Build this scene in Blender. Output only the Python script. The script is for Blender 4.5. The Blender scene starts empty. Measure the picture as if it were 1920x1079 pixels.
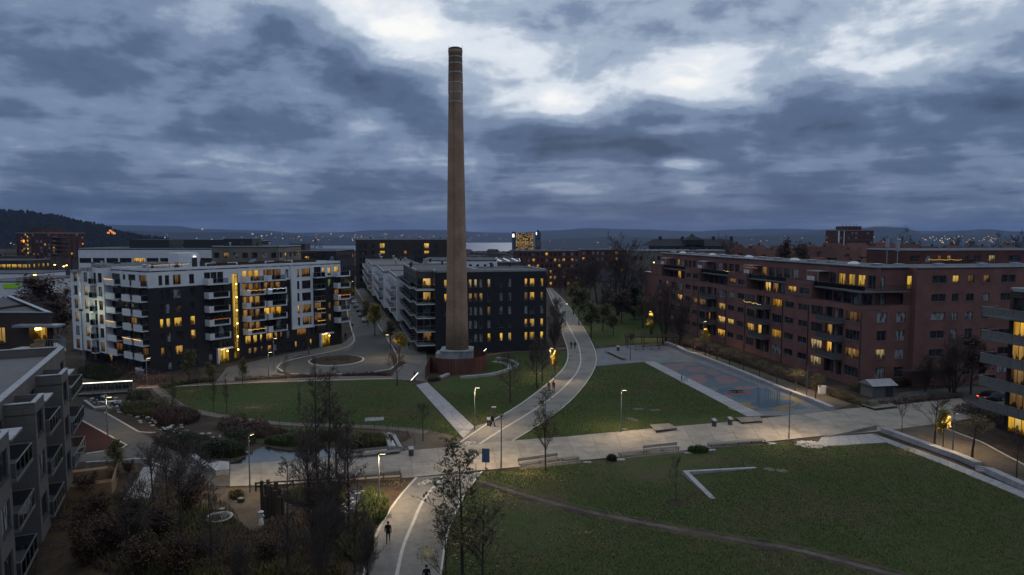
import bpy, math, random
import numpy as np
from mathutils import Vector, Matrix
R = math.radians
SC = bpy.context.scene
COL = SC.collection

# ------------------------------------------------------------------ camera
F = 1280.0                 # focal length in photograph pixels (1920 wide)
CH = 26.0                  # camera height above the park
PITCH = math.atan((539.5 - 440.0) / F)
cp_, sp_ = math.cos(PITCH), math.sin(PITCH)
cam_d = bpy.data.cameras.new('camera'); cam = bpy.data.objects.new('camera', cam_d); COL.objects.link(cam)
cam.location = (0, 0, CH); cam.rotation_euler = (math.pi/2 - PITCH, 0, 0)
cam_d.sensor_width = 36; cam_d.lens = 36*F/1920; cam_d.clip_start = .5; cam_d.clip_end = 60000
SC.camera = cam

# ------------------------------------------------------------------ render / view
SC.render.engine = 'CYCLES'
SC.cycles.use_denoising = True
SC.cycles.max_bounces = 5; SC.cycles.diffuse_bounces = 2; SC.cycles.glossy_bounces = 2
SC.cycles.transparent_max_bounces = 10; SC.cycles.volume_bounces = 0
SC.cycles.sample_clamp_indirect = 4
SC.view_settings.view_transform = 'Standard'; SC.view_settings.look = 'None'
SC.view_settings.exposure = 0.0; SC.view_settings.gamma = 1.0
SC.view_settings.use_curve_mapping = False

# ------------------------------------------------------------------ world: dusk cloud deck over a low-sun sky
SUN_AZ, SUN_EL = 9.0, 6.0      # degrees right of the view axis / above the horizon
W = bpy.data.worlds.new('World'); SC.world = W; W.use_nodes = True
nt = W.node_tree; nt.nodes.clear(); N = nt.nodes.new; LK = nt.links.new
def mth(op, a, b=None, c=None, clamp=False):
    n = N('ShaderNodeMath'); n.operation = op; n.use_clamp = clamp
    for i, v in enumerate((a, b, c)):
        if v is None: continue
        if isinstance(v, (int, float)): n.inputs[i].default_value = v
        else: LK(v, n.inputs[i])
    return n.outputs[0]
def wnoise(vec, scale, detail, rough, dist=0.0):
    n = N('ShaderNodeTexNoise'); n.inputs['Scale'].default_value = scale; n.inputs['Detail'].default_value = detail
    n.inputs['Roughness'].default_value = rough; n.inputs['Distortion'].default_value = dist
    LK(vec, n.inputs['Vector']); return n.outputs['Fac']
tc = N('ShaderNodeTexCoord'); sep = N('ShaderNodeSeparateXYZ'); LK(tc.outputs['Generated'], sep.inputs[0])
dx, dy, dz = sep.outputs
zc = mth('MAXIMUM', dz, 0.0)
zz = mth('ADD', zc, 0.075)
cx = mth('DIVIDE', dx, zz); cy = mth('DIVIDE', dy, zz)
cmb = N('ShaderNodeCombineXYZ'); LK(cx, cmb.inputs[0]); LK(cy, cmb.inputs[1]); cmb.inputs[2].default_value = 3.7
n_big = wnoise(cmb.outputs[0], 0.62, 4.0, 0.50, 0.3)
n_mid = wnoise(cmb.outputs[0], 1.9, 7.0, 0.56, 0.5)
az = mth('ARCTAN2', dx, dy); el = mth('ARCSINE', dz)
def blob(a0, e0, wa, we, k):
    u = mth('DIVIDE', mth('SUBTRACT', az, R(a0)), R(wa)); v = mth('DIVIDE', mth('SUBTRACT', el, R(e0)), R(we))
    q = mth('ADD', mth('MULTIPLY', u, u), mth('MULTIPLY', v, v))
    return mth('MULTIPLY', mth('POWER', 2.718, mth('MULTIPLY', q, -1.0)), k)
# thin places in the deck, brightest toward the hidden sun; heavy banks elsewhere
B = [(8, 11.6, 8.5, 1.3, .20), (4.0, 10.4, 4, .9, .14), (-9, 17.0, 7, 2.4, .12), (-6, 15.5, 8, 3.0, .12), (-14, 19.0, 7, 2.5, .10), (31, 11.9, 6, 1.1, .16), (14, 5.7, 2.6, .55, .30), (12.5, 8.3, 2.6, .5, .22), (17, 12.4, 9, 1.2, .12),
     (-27, 9.0, 12, 4.5, -.06), (-35, 15, 6, 6, -.04), (2.5, 7.2, 4.5, 1.5, -.20), (9.8, 6.7, 3.4, 1.5, -.17), (26, 8.3, 8, 1.8, -.18), (14, 15.3, 5, 1.2, -.12), (26, 16.0, 8, 1.6, -.10), (-10, 11.8, 5, 1.8, -.16), (4, 17.5, 3.5, 1.8, -.16), (0, 3.6, 70, 2.4, -.05)]
pv_ = N('ShaderNodeCombineXYZ'); LK(mth('MULTIPLY', az, 5.2), pv_.inputs[0]); LK(mth('MULTIPLY', el, 9.5), pv_.inputs[1]); pv_.inputs[2].default_value = 1.3
n_puff = wnoise(pv_.outputs[0], 1.35, 12.0, 0.57, 0.15)
s = mth('ADD', mth('MULTIPLY', mth('SUBTRACT', n_big, .5), .62), mth('MULTIPLY', mth('SUBTRACT', n_mid, .5), .30))
s = mth('ADD', s, mth('MULTIPLY', mth('SUBTRACT', n_puff, .5), .90))
for b in B: s = mth('ADD', s, blob(*b))
# the upper, thinner layer starts above a bank that climbs toward the left
eb = mth('ADD', R(10.3), mth('MULTIPLY', mth('MINIMUM', mth('MAXIMUM', mth('SUBTRACT', R(-4), az), 0.0), R(60)), .34))
up = N('ShaderNodeMapRange'); up.interpolation_type = 'SMOOTHSTEP'; LK(mth('SUBTRACT', el, eb), up.inputs[0]); up.inputs[1].default_value = R(-1.2); up.inputs[2].default_value = R(4.5); up.inputs[4].default_value = .20
s = mth('ADD', s, up.outputs[0])
s = mth('ADD', s, .415)
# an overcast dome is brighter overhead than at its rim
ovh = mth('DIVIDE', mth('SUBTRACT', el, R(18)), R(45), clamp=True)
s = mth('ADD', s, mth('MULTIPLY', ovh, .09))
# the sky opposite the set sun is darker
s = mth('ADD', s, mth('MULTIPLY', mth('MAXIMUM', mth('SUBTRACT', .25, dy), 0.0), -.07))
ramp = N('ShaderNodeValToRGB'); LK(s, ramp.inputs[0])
cr = ramp.color_ramp; cr.interpolation = 'EASE'
while len(cr.elements) < 6: cr.elements.new(.5)
for e, (p, c) in zip(cr.elements, ((.10, (.055, .088, .150)), (.28, (.095, .145, .245)), (.43, (.185, .255, .385)), (.57, (.36, .445, .575)), (.72, (.74, .80, .88)), (.90, (1.0, 1.0, .98)))):
    e.position = p; e.color = (*c, 1)
# toward the horizon the deck merges into blue dusk air
hz = mth('SUBTRACT', 1.0, mth('DIVIDE', zc, .115, clamp=True), clamp=True)
hz = mth('MULTIPLY', mth('POWER', hz, 1.5), .88)
mixh = N('ShaderNodeMix'); mixh.data_type = 'RGBA'; LK(hz, mixh.inputs['Factor']); LK(ramp.outputs[0], mixh.inputs['A'])
mixh.inputs['B'].default_value = (.048, .078, .145, 1)
sky = N('ShaderNodeTexSky'); sky.sky_type = 'NISHITA'; sky.sun_disc = False
sky.sun_elevation = R(SUN_EL); sky.sun_rotation = R(SUN_AZ)
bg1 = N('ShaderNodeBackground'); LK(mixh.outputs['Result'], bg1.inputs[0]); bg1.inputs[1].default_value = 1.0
bg2 = N('ShaderNodeBackground'); LK(sky.outputs[0], bg2.inputs[0]); bg2.inputs[1].default_value = .05
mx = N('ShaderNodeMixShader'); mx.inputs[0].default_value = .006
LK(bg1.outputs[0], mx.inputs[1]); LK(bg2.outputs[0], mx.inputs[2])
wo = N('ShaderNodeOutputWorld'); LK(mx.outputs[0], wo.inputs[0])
W.cycles.sampling_method = 'MANUAL'; W.cycles.sample_map_resolution = 512

sd = bpy.data.lights.new('sun', 'SUN'); sd.energy = .12; sd.angle = R(25); sd.color = (1, .95, .88)
so = bpy.data.objects.new('sun', sd); COL.objects.link(so)
so.rotation_euler = (math.pi/2 - R(SUN_EL + 8), 0, math.pi - R(SUN_AZ)); so.location = (0, 0, 200)

# ------------------------------------------------------------------ photograph pixel -> place
def G(px, py, z=0.0):
    """the point at height z that the photograph shows at pixel (px, py)"""
    a, b = (px - 960)/F, (539.5 - py)/F
    d = Vector((a, cp_ + b*sp_, -sp_ + b*cp_)); t = (z - CH)/d.z
    return Vector((d.x*t, d.y*t))
def zat(py, x, y):
    k = (539.5 - py)/F
    # (y sp + h cp) = k (y cp - h sp), h = z - CH
    h = (k*y*cp_ - y*sp_)/(cp_ + k*sp_); return CH + h
def onray(px, D, z=0.0):
    return Vector(((px - 960)/F*(D*cp_ + (CH - z)*sp_), D))
def s_on(a, u, px, z):
    k = (px - 960)/F
    # a.x + t u.x = k((a.y + t u.y) cp + (CH - z) sp)
    return (k*(a.y*cp_ + (CH - z)*sp_) - a.x)/(u.x - k*u.y*cp_)

# ------------------------------------------------------------------ mesh helpers
class MB:
    def __init__(s): s.v = []; s.f = []; s.m = []
    def add(s, vs, fs, mi=0):
        o = len(s.v); s.v.extend(vs)
        for f in fs: s.f.append(tuple(i + o for i in f)); s.m.append(mi)
        return s
    def box(s, x0, x1, y0, y1, z0, z1, mi=0):
        return s.add([(x0,y0,z0),(x1,y0,z0),(x1,y1,z0),(x0,y1,z0),(x0,y0,z1),(x1,y0,z1),(x1,y1,z1),(x0,y1,z1)],
              [(3,2,1,0),(4,5,6,7),(0,1,5,4),(1,2,6,5),(2,3,7,6),(3,0,4,7)], mi)
    def obox(s, c, u, hx, hy, z0, z1, mi=0):     # box about c, long axis along u (2-D)
        n = (-u[1], u[0]); p = []
        for z in (z0, z1):
            for (i, j) in ((-1,-1),(1,-1),(1,1),(-1,1)):
                p.append((c[0]+u[0]*hx*i+n[0]*hy*j, c[1]+u[1]*hx*i+n[1]*hy*j, z))
        return s.add(p, [(3,2,1,0),(4,5,6,7),(0,1,5,4),(1,2,6,5),(2,3,7,6),(3,0,4,7)], mi)
    def quad(s, a, b, c, d, mi=0): return s.add([a,b,c,d], [(0,1,2,3)], mi)
    def prism(s, poly, z0, z1, mi=0, mside=None):
        poly = [tuple(p)[:2] for p in poly]
        A = sum(poly[i][0]*poly[(i+1)%len(poly)][1]-poly[(i+1)%len(poly)][0]*poly[i][1] for i in range(len(poly)))
        if A < 0: poly = poly[::-1]
        n = len(poly)
        o = len(s.v); s.v.extend([(x,y,z0) for x,y in poly] + [(x,y,z1) for x,y in poly])
        s.f.append(tuple(o+n+i for i in range(n))); s.m.append(mi)
        for i in range(n):
            j = (i+1) % n
            s.f.append((o+i, o+j, o+n+j, o+n+i)); s.m.append(mi if mside is None else mside)
        return s
    def tube(s, p0, p1, r0, r1=None, n=6, mi=0, cap=True):
        r1 = r0 if r1 is None else r1
        p0 = Vector(p0); p1 = Vector(p1); d = (p1-p0)
        if d.length < 1e-6: return s
        d.normalize(); a = d.orthogonal().normalized(); b = d.cross(a)
        vs = []
        for p, r in ((p0,r0),(p1,r1)):
            for i in range(n):
                t = 2*math.pi*i/n; q = p + a*(r*math.cos(t)) + b*(r*math.sin(t)); vs.append(q[:])
        fs = [(i,(i+1)%n,n+(i+1)%n,n+i) for i in range(n)]
        if cap: fs += [tuple(range(n-1,-1,-1)), tuple(range(n,2*n))]
        return s.add(vs, fs, mi)
    def lathe(s, prof, n=24, mi=0, c=(0,0)):
        vs = []; fs = []
        for r, z in prof:
            for i in range(n):
                t = 2*math.pi*i/n; vs.append((c[0]+r*math.cos(t), c[1]+r*math.sin(t), z))
        for k in range(len(prof)-1):
            for i in range(n):
                j = (i+1) % n; fs.append((k*n+i, k*n+j, (k+1)*n+j, (k+1)*n+i))
        fs.append(tuple((len(prof)-1)*n+i for i in range(n))); fs.append(tuple(range(n-1,-1,-1)))
        return s.add(vs, fs, mi)
    def mesh(s, name, mats, smooth=False):
        me = bpy.data.meshes.new(name); me.from_pydata([tuple(v) for v in s.v], [], s.f)
        for m in (mats if isinstance(mats, (list, tuple)) else [mats]): me.materials.append(m)
        if any(s.m): me.polygons.foreach_set('material_index', s.m)
        if smooth: me.polygons.foreach_set('use_smooth', [True]*len(s.f))
        me.update(); return me
    def build(s, name, mats, parent=None, loc=None, rz=0.0, smooth=False):
        return link(name, s.mesh(name, mats, smooth), parent, loc, rz)
def link(name, me, parent=None, loc=None, rz=0.0):
    o = bpy.data.objects.new(name, me); COL.objects.link(o)
    if parent is not None: o.parent = parent
    if loc is not None: o.location = (loc[0], loc[1], loc[2] if len(loc) > 2 else 0)
    if rz: o.rotation_euler = (0, 0, rz)
    return o
def tag(o, label=None, cat=None, group=None, kind=None):
    if label: o['label'] = label
    if cat: o['category'] = cat
    if group: o['group'] = group
    if kind: o['kind'] = kind
    return o
def empty(name, loc, rz=0.0, label=None, cat=None, group=None):
    return tag(link(name, None, None, loc, rz), label, cat, group)
def copy_tree(o, parent=None):
    c = o.copy(); COL.objects.link(c); c.parent = parent
    for ch in o.children: copy_tree(ch, c)
    return c
def obj_mat(o, m):
    o.material_slots[0].link = 'OBJECT'; o.material_slots[0].material = m; return o
ORD = ['first','second','third','fourth','fifth','sixth','seventh','eighth','ninth','tenth','eleventh','twelfth','thirteenth','fourteenth']

# ------------------------------------------------------------------ materials
MATS = {}
def mk(name):
    m = bpy.data.materials.new(name); m.use_nodes = True; t = m.node_tree; t.nodes.clear()
    out = t.nodes.new('ShaderNodeOutputMaterial'); MATS[name] = m
    return m, t, out
def col4(c): return (c[0], c[1], c[2], 1)
def surf(name, c1, c2=None, scale=1.0, rough=.8, spec=.3, bump=0.0, bscale=8.0, c3=None, s3=.15, metal=0.0, world=False, stretch=None, detail=6, lo=.35, hi=.65, backmix=None, varobj=0.0):
    m, t, out = mk(name); n = t.nodes.new; L = t.links.new
    p = n('ShaderNodeBsdfPrincipled'); L(p.outputs[0], out.inputs[0])
    p.inputs['Roughness'].default_value = rough; p.inputs['Metallic'].default_value = metal
    p.inputs['Specular IOR Level'].default_value = spec
    if world: g = n('ShaderNodeNewGeometry'); vec = g.outputs['Position']
    else: g = n('ShaderNodeTexCoord'); vec = g.outputs['Object']
    if stretch:
        mp = n('ShaderNodeMapping'); mp.inputs['Scale'].default_value = stretch; L(vec, mp.inputs[0]); vec = mp.outputs[0]
    cur = None
    def mixcol(a, b, sc, lo=lo, hi=hi):
        tx = n('ShaderNodeTexNoise'); tx.inputs['Scale'].default_value = sc; tx.inputs['Detail'].default_value = detail; tx.inputs['Roughness'].default_value = .6
        L(vec, tx.inputs['Vector'])
        mr = n('ShaderNodeMapRange'); mr.inputs[1].default_value = lo; mr.inputs[2].default_value = hi; L(tx.outputs['Fac'], mr.inputs[0])
        mi = n('ShaderNodeMix'); mi.data_type = 'RGBA'; L(mr.outputs[0], mi.inputs['Factor'])
        for k, v in (('A', a), ('B', b)):
            if isinstance(v, tuple): mi.inputs[k].default_value = col4(v)
            else: L(v, mi.inputs[k])
        return mi.outputs['Result']
    if c2 is None: c2 = tuple(x*.82 for x in c1)
    cur = mixcol(c1, c2, scale)
    if c3: cur = mixcol(cur, c3, s3, .48, .68)
    if varobj:
        oi = n('ShaderNodeObjectInfo'); hv = n('ShaderNodeHueSaturation'); L(cur, hv.inputs['Color'])
        mr = n('ShaderNodeMapRange'); mr.inputs[3].default_value = 1-varobj; mr.inputs[4].default_value = 1+varobj; L(oi.outputs['Random'], mr.inputs[0]); L(mr.outputs[0], hv.inputs['Value'])
        cur = hv.outputs[0]
    L(cur, p.inputs['Base Color'])
    if bump:
        tb = n('ShaderNodeTexNoise'); tb.inputs['Scale'].default_value = bscale; tb.inputs['Detail'].default_value = 4; L(vec, tb.inputs['Vector'])
        bp = n('ShaderNodeBump'); bp.inputs['Strength'].default_value = min(1, bump); bp.inputs['Distance'].default_value = .05*max(1, bump); L(tb.outputs['Fac'], bp.inputs['Height']); L(bp.outputs[0], p.inputs['Normal'])
    return m
def bricky(name, c1, c2, cm, bw=.25, bh=.08, rough=.85, mortar=.012, off=.5, bump=.3, world=False):
    m, t, out = mk(name); n = t.nodes.new; L = t.links.new
    p = n('ShaderNodeBsdfPrincipled'); L(p.outputs[0], out.inputs[0]); p.inputs['Roughness'].default_value = rough; p.inputs['Specular IOR Level'].default_value = .25
    if world: vec = n('ShaderNodeNewGeometry').outputs['Position']
    else:
        tcn = n('ShaderNodeTexCoord'); sp = n('ShaderNodeSeparateXYZ'); L(tcn.outputs['Object'], sp.inputs[0])
        ad = n('ShaderNodeMath'); ad.operation = 'ADD'; L(sp.outputs[0], ad.inputs[0]); L(sp.outputs[1], ad.inputs[1])
        cb = n('ShaderNodeCombineXYZ'); L(ad.outputs[0], cb.inputs[0]); L(sp.outputs[2], cb.inputs[1]); vec = cb.outputs[0]
    b = n('ShaderNodeTexBrick'); L(vec, b.inputs['Vector']); b.inputs['Scale'].default_value = 1
    b.inputs['Brick Width'].default_value = bw; b.inputs['Row Height'].default_value = bh; b.inputs['Mortar Size'].default_value = mortar; b.offset = off
    b.inputs['Color1'].default_value = col4(c1); b.inputs['Color2'].default_value = col4(c2); b.inputs['Mortar'].default_value = col4(cm)
    tx = n('ShaderNodeTexNoise'); tx.inputs['Scale'].default_value = .35; tx.inputs['Detail'].default_value = 6; L(vec, tx.inputs['Vector'])
    mr = n('ShaderNodeMapRange'); mr.inputs[1].default_value = .3; mr.inputs[2].default_value = .7; mr.inputs[3].default_value = .78; mr.inputs[4].default_value = 1.15; L(tx.outputs['Fac'], mr.inputs[0])
    hv = n('ShaderNodeHueSaturation'); L(b.outputs['Color'], hv.inputs['Color']); L(mr.outputs[0], hv.inputs['Value']); L(hv.outputs[0], p.inputs['Base Color'])
    if bump:
        bp = n('ShaderNodeBump'); bp.inputs['Strength'].default_value = bump; bp.inputs['Distance'].default_value = .01; bp.invert = True; L(b.outputs['Fac'], bp.inputs['Height']); L(bp.outputs[0], p.inputs['Normal'])
    return m
def litpane(name, c1, c2, power, dark=(.02,.008,.002)):
    """a lit room behind glass: glowing wall, curtain at the sides, dark furniture along the bottom; each pane its own arrangement"""
    m, t, out = mk(name); n = t.nodes.new; L = t.links.new
    tcn = n('ShaderNodeTexCoord'); oi = n('ShaderNodeObjectInfo'); sp = n('ShaderNodeSeparateXYZ'); L(tcn.outputs['Generated'], sp.inputs[0]); so_ = n('ShaderNodeSeparateXYZ'); L(tcn.outputs['Object'], so_.inputs[0])
    def M(op, a, b=None, clamp=False):
        q = n('ShaderNodeMath'); q.operation = op; q.use_clamp = clamp
        for i, v in enumerate((a, b)):
            if v is None: continue
            if isinstance(v, (int, float)): q.inputs[i].default_value = v
            else: L(v, q.inputs[i])
        return q.outputs[0]
    rnd = oi.outputs['Random']; r2 = M('FRACT', M('MULTIPLY', rnd, 37.7)); r3 = M('FRACT', M('MULTIPLY', rnd, 91.3))
    cb = n('ShaderNodeCombineXYZ'); L(M('ADD', so_.outputs[0], M('MULTIPLY', rnd, 61)), cb.inputs[0]); L(M('MULTIPLY', so_.outputs[2], .15), cb.inputs[1])
    a = n('ShaderNodeTexNoise'); a.inputs['Scale'].default_value = 1.9; a.inputs['Detail'].default_value = 2; L(cb.outputs[0], a.inputs['Vector'])
    # furniture line
    fz = M('ADD', M('MULTIPLY', M('SUBTRACT', a.outputs['Fac'], .42), 2.2), M('MULTIPLY', r2, .25)); furn = M('GREATER_THAN', fz, sp.outputs[2])
    # curtain width at both sides
    ed = M('MINIMUM', sp.outputs[0], M('SUBTRACT', 1.0, sp.outputs[0])); cur_ = M('LESS_THAN', ed, M('MULTIPLY', r3, .34))
    v_ = n('ShaderNodeTexVoronoi'); v_.inputs['Scale'].default_value = 1.6; L(cb.outputs[0], v_.inputs['Vector'])
    shade = M('MULTIPLY', M('SUBTRACT', 1.15, M('MULTIPLY', v_.outputs['Distance'], .8)), M('ADD', .65, M('MULTIPLY', sp.outputs[2], .5)))
    m1 = n('ShaderNodeMix'); m1.data_type = 'RGBA'; L(M('MULTIPLY', cur_, .85), m1.inputs['Factor']); hm = n('ShaderNodeMix'); hm.data_type = 'RGBA'; L(M('MULTIPLY', M('FRACT', M('MULTIPLY', rnd, 53.1)), .55), hm.inputs['Factor']); hm.inputs['A'].default_value = col4(c1); hm.inputs['B'].default_value = (1.0, .70, .30, 1); L(hm.outputs['Result'], m1.inputs['A']); m1.inputs['B'].default_value = col4(c2)
    m2 = n('ShaderNodeMix'); m2.data_type = 'RGBA'; L(M('MULTIPLY', furn, .9), m2.inputs['Factor']); L(m1.outputs['Result'], m2.inputs['A']); m2.inputs['B'].default_value = col4(dark)
    mr = n('ShaderNodeMapRange'); mr.inputs[3].default_value = power*.55; mr.inputs[4].default_value = power*1.3; L(r2, mr.inputs[0])
    em = n('ShaderNodeEmission'); L(m2.outputs['Result'], em.inputs[0]); L(M('MULTIPLY', mr.outputs[0], shade), em.inputs[1])
    gl = n('ShaderNodeBsdfGlossy'); gl.inputs['Roughness'].default_value = .05; gl.inputs[0].default_value = (.5,.5,.5,1)
    fr = n('ShaderNodeFresnel'); fr.inputs[0].default_value = 1.4
    ms = n('ShaderNodeMixShader'); L(fr.outputs[0], ms.inputs[0]); L(em.outputs[0], ms.inputs[1]); L(gl.outputs[0], ms.inputs[2]); L(ms.outputs[0], out.inputs[0])
    return m
def darkpane(name, c, c2, curtain=0.0):
    m, t, out = mk(name); n = t.nodes.new; L = t.links.new
    tcn = n('ShaderNodeTexCoord'); oi = n('ShaderNodeObjectInfo')
    ad = n('ShaderNodeVectorMath'); ad.operation = 'ADD'; L(tcn.outputs['Object'], ad.inputs[0])
    ml = n('ShaderNodeMath'); ml.operation = 'MULTIPLY'; ml.inputs[1].default_value = 57; L(oi.outputs['Random'], ml.inputs[0]); L(ml.outputs[0], ad.inputs[1])
    mp = n('ShaderNodeMapping'); mp.inputs['Scale'].default_value = (1.0, 1.0, .3); L(ad.outputs[0], mp.inputs[0])
    a = n('ShaderNodeTexNoise'); a.inputs['Scale'].default_value = 2.4; a.inputs['Detail'].default_value = 3; L(mp.outputs[0], a.inputs['Vector'])
    r = n('ShaderNodeValToRGB'); L(a.outputs['Fac'], r.inputs[0]); e = r.color_ramp.elements
    e[0].position = .45-curtain*.2; e[0].color = col4(c); e[1].position = .56-curtain*.2; e[1].color = col4(c2)
    p = n('ShaderNodeBsdfPrincipled'); L(r.outputs[0], p.inputs['Base Color']); p.inputs['Roughness'].default_value = .06; p.inputs['Specular IOR Level'].default_value = .6
    L(p.outputs[0], out.inputs[0]); return m
def emis(name, c, power):
    m, t, out = mk(name); e = t.nodes.new('ShaderNodeEmission'); e.inputs[0].default_value = col4(c); e.inputs[1].default_value = power; t.links.new(e.outputs[0], out.inputs[0]); return m
def glassy(name, tint=(.8,.85,.88), refl=1.0):
    m, t, out = mk(name); n = t.nodes.new; L = t.links.new
    tr = n('ShaderNodeBsdfTransparent'); tr.inputs[0].default_value = col4(tint); gl = n('ShaderNodeBsdfGlossy'); gl.inputs['Roughness'].default_value = .04; gl.inputs[0].default_value = (.9,.9,.9,1)
    fr = n('ShaderNodeFresnel'); fr.inputs[0].default_value = 1.45; ms = n('ShaderNodeMixShader'); L(fr.outputs[0], ms.inputs[0]); L(tr.outputs[0], ms.inputs[1]); L(gl.outputs[0], ms.inputs[2]); L(ms.outputs[0], out.inputs[0]); return m

# ground
surf('grass', (.033,.058,.017), (.050,.064,.022), .8, .95, .1, 1.0, 14, (.062,.060,.028), .10, world=True)
surf('lawn_worn', (.035,.055,.018), (.056,.063,.025), .8, .95, .1, 1.0, 14, (.072,.060,.034), .12, world=True)
surf('soil', (.055,.042,.034), (.030,.024,.020), .9, .95, .1, 1.0, 9, (.080,.060,.040), .22, world=True)
surf('litter', (.078,.056,.042), (.040,.031,.027), 2.2, .95, .1, 1.0, 12, (.10,.066,.030), .5, world=True)
surf('mulch', (.045,.020,.018), (.028,.014,.013), 3, .95, .1, 1.0, 16, world=True)
surf('concrete', (.265,.240,.208), (.205,.186,.162), .9, .75, .25, .15, 30, (.150,.137,.12), .28, world=True, varobj=.07)
surf('asphalt', (.195,.185,.172), (.15,.143,.134), 1.4, .85, .2, .3, 60, (.11,.106,.10), .22, world=True)
surf('asphalt_dark', (.085,.083,.080), (.062,.060,.058), 1.2, .85, .2, .3, 50, (.11,.105,.10), .1, world=True)
surf('red_asphalt', (.17,.10,.085), (.13,.08,.07), 1.2, .85, .2, .3, 50, world=True)
surf('gravel', (.19,.17,.15), (.12,.105,.09), 6, .95, .1, 1.0, 40, (.10,.085,.07), .25, world=True)
surf('gravel_walk', (.115,.098,.078), (.075,.062,.05), 4, .95, .1, .6, 40, (.06,.05,.04), .3, world=True)
surf('dirt', (.085,.072,.062), (.055,.045,.04), 2, .95, .1, .6, 20, (.13,.115,.105), .3, world=True)
surf('slab_grey', (.27,.275,.29), (.215,.22,.235), 1.5, .8, .2, .2, 30, world=True, varobj=.10)
surf('granite', (.33,.33,.34), (.24,.24,.25), 3, .7, .3, .2, 40, (.2,.2,.21), .5, world=True, varobj=.06)
surf('kerb', (.42,.405,.375), (.33,.32,.30), 2, .8, .2, world=True)
surf('line_paint', (.55,.53,.48), (.42,.40,.36), 3, .75, .2, world=True)
bricky('plaza_setts', (.17,.18,.20), (.13,.14,.16), (.075,.078,.085), .30, .20, .8, .02, world=True)
bricky('sett_walk', (.155,.148,.142), (.118,.113,.108), (.07,.068,.066), .32, .22, .8, .02, world=True)
surf('rubber_teal', (.090,.118,.140), (.076,.10,.12), 1, .9, .1, .2, 60, world=True)
surf('rubber_blue', (.066,.100,.148), (.055,.085,.128), 1, .9, .1, .2, 60, world=True)
surf('rubber_pink', (.170,.122,.135), (.145,.105,.118), 1, .9, .1, .2, 60, world=True)
surf('rubber_red', (.19,.085,.075), (.16,.07,.065), 1, .9, .1, .2, 60, world=True)
surf('rubber_ochre', (.19,.15,.075), (.16,.125,.06), 1, .9, .1, .2, 60, world=True)
surf('sand', (.24,.20,.155), (.17,.14,.11), 1.5, .95, .1, .5, 30, world=True)
# buildings
surf('white_panel', (.60,.62,.66), (.52,.54,.58), .5, .55, .3)
surf('white_concrete', (.55,.56,.57), (.46,.47,.48), .8, .7, .2)
bricky('charcoal_brick', (.030,.030,.034), (.024,.024,.028), (.018,.018,.02), .25, .08)
bricky('black_board', (.021,.022,.028), (.017,.018,.023), (.012,.012,.015), 3.0, .18, .6, .02)
bricky('red_brick', (.210,.092,.080), (.155,.066,.058), (.125,.082,.074), .25, .085)
bricky('dark_red_brick', (.115,.042,.036), (.09,.033,.03), (.06,.035,.03), .25, .085)
bricky('brown_brick', (.060,.046,.040), (.046,.036,.032), (.035,.03,.028), .25, .08)
bricky('grey_brick', (.088,.080,.076), (.068,.062,.06), (.05,.047,.045), .4, .10)
bricky('grey_panel', (.105,.098,.094), (.098,.092,.088), (.045,.042,.04), 2.4, 1.2, .7, .012)
bricky('beige_brick', (.19,.165,.145), (.16,.14,.122), (.12,.105,.09), .25, .08)
bricky('chimney_brick', (.35,.228,.148), (.28,.182,.12), (.22,.165,.125), .25, .08, .9)
surf('felt_roof', (.060,.062,.070), (.045,.047,.053), .6, .8, .3, .2, 12, (.085,.087,.095), .2)
surf('felt_light', (.105,.105,.11), (.08,.08,.085), .6, .7, .3, .2, 12, (.085,.087,.095), .2)
surf('tile_roof', (.085,.038,.032), (.06,.028,.026), 2.5, .85, .2, .5, 8, varobj=.25)
surf('slate_roof', (.036,.038,.044), (.026,.028,.033), 2.0, .95, .1, .4, 8)
surf('zinc', (.42,.44,.47), (.33,.35,.38), 1.5, .35, .5, metal=.6)
surf('coping', (.30,.31,.33), (.22,.23,.25), 1.5, .5, .4, metal=.3)
surf('dark_metal', (.035,.036,.040), (.026,.027,.03), 2, .5, .4)
surf('frame_dark', (.030,.030,.033), (.024,.024,.027), 2, .5, .4)
surf('frame_grey', (.12,.125,.13), (.10,.105,.11), 2, .5, .4)
surf('frame_white', (.55,.56,.57), (.48,.49,.5), 2, .5, .4)
surf('steel', (.30,.31,.33), (.24,.25,.27), 3, .4, .5, metal=.7)
surf('pole_grey', (.17,.175,.18), (.14,.145,.15), 3, .5, .4)
surf('corten', (.115,.046,.037), (.075,.033,.028), .7, .85, .2, .2, 8, (.145,.060,.043), .3, stretch=(1,1,.35))
surf('pedestal', (.30,.325,.33), (.21,.235,.24), .7, .85, .2, .3, 10, (.14,.15,.15), .35, stretch=(1,1,.4))
surf('wood_grey', (.20,.19,.172), (.14,.132,.12), 1.2, .85, .2, .3, 20, stretch=(.3,6,6), varobj=.12)
surf('wood_dark', (.075,.055,.042), (.045,.034,.028), 1.2, .9, .2, .4, 14, stretch=(4,4,.4), varobj=.2)
surf('wood_warm', (.26,.165,.09), (.2,.125,.07), 1.5, .7, .3, stretch=(1,1,6))
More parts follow.
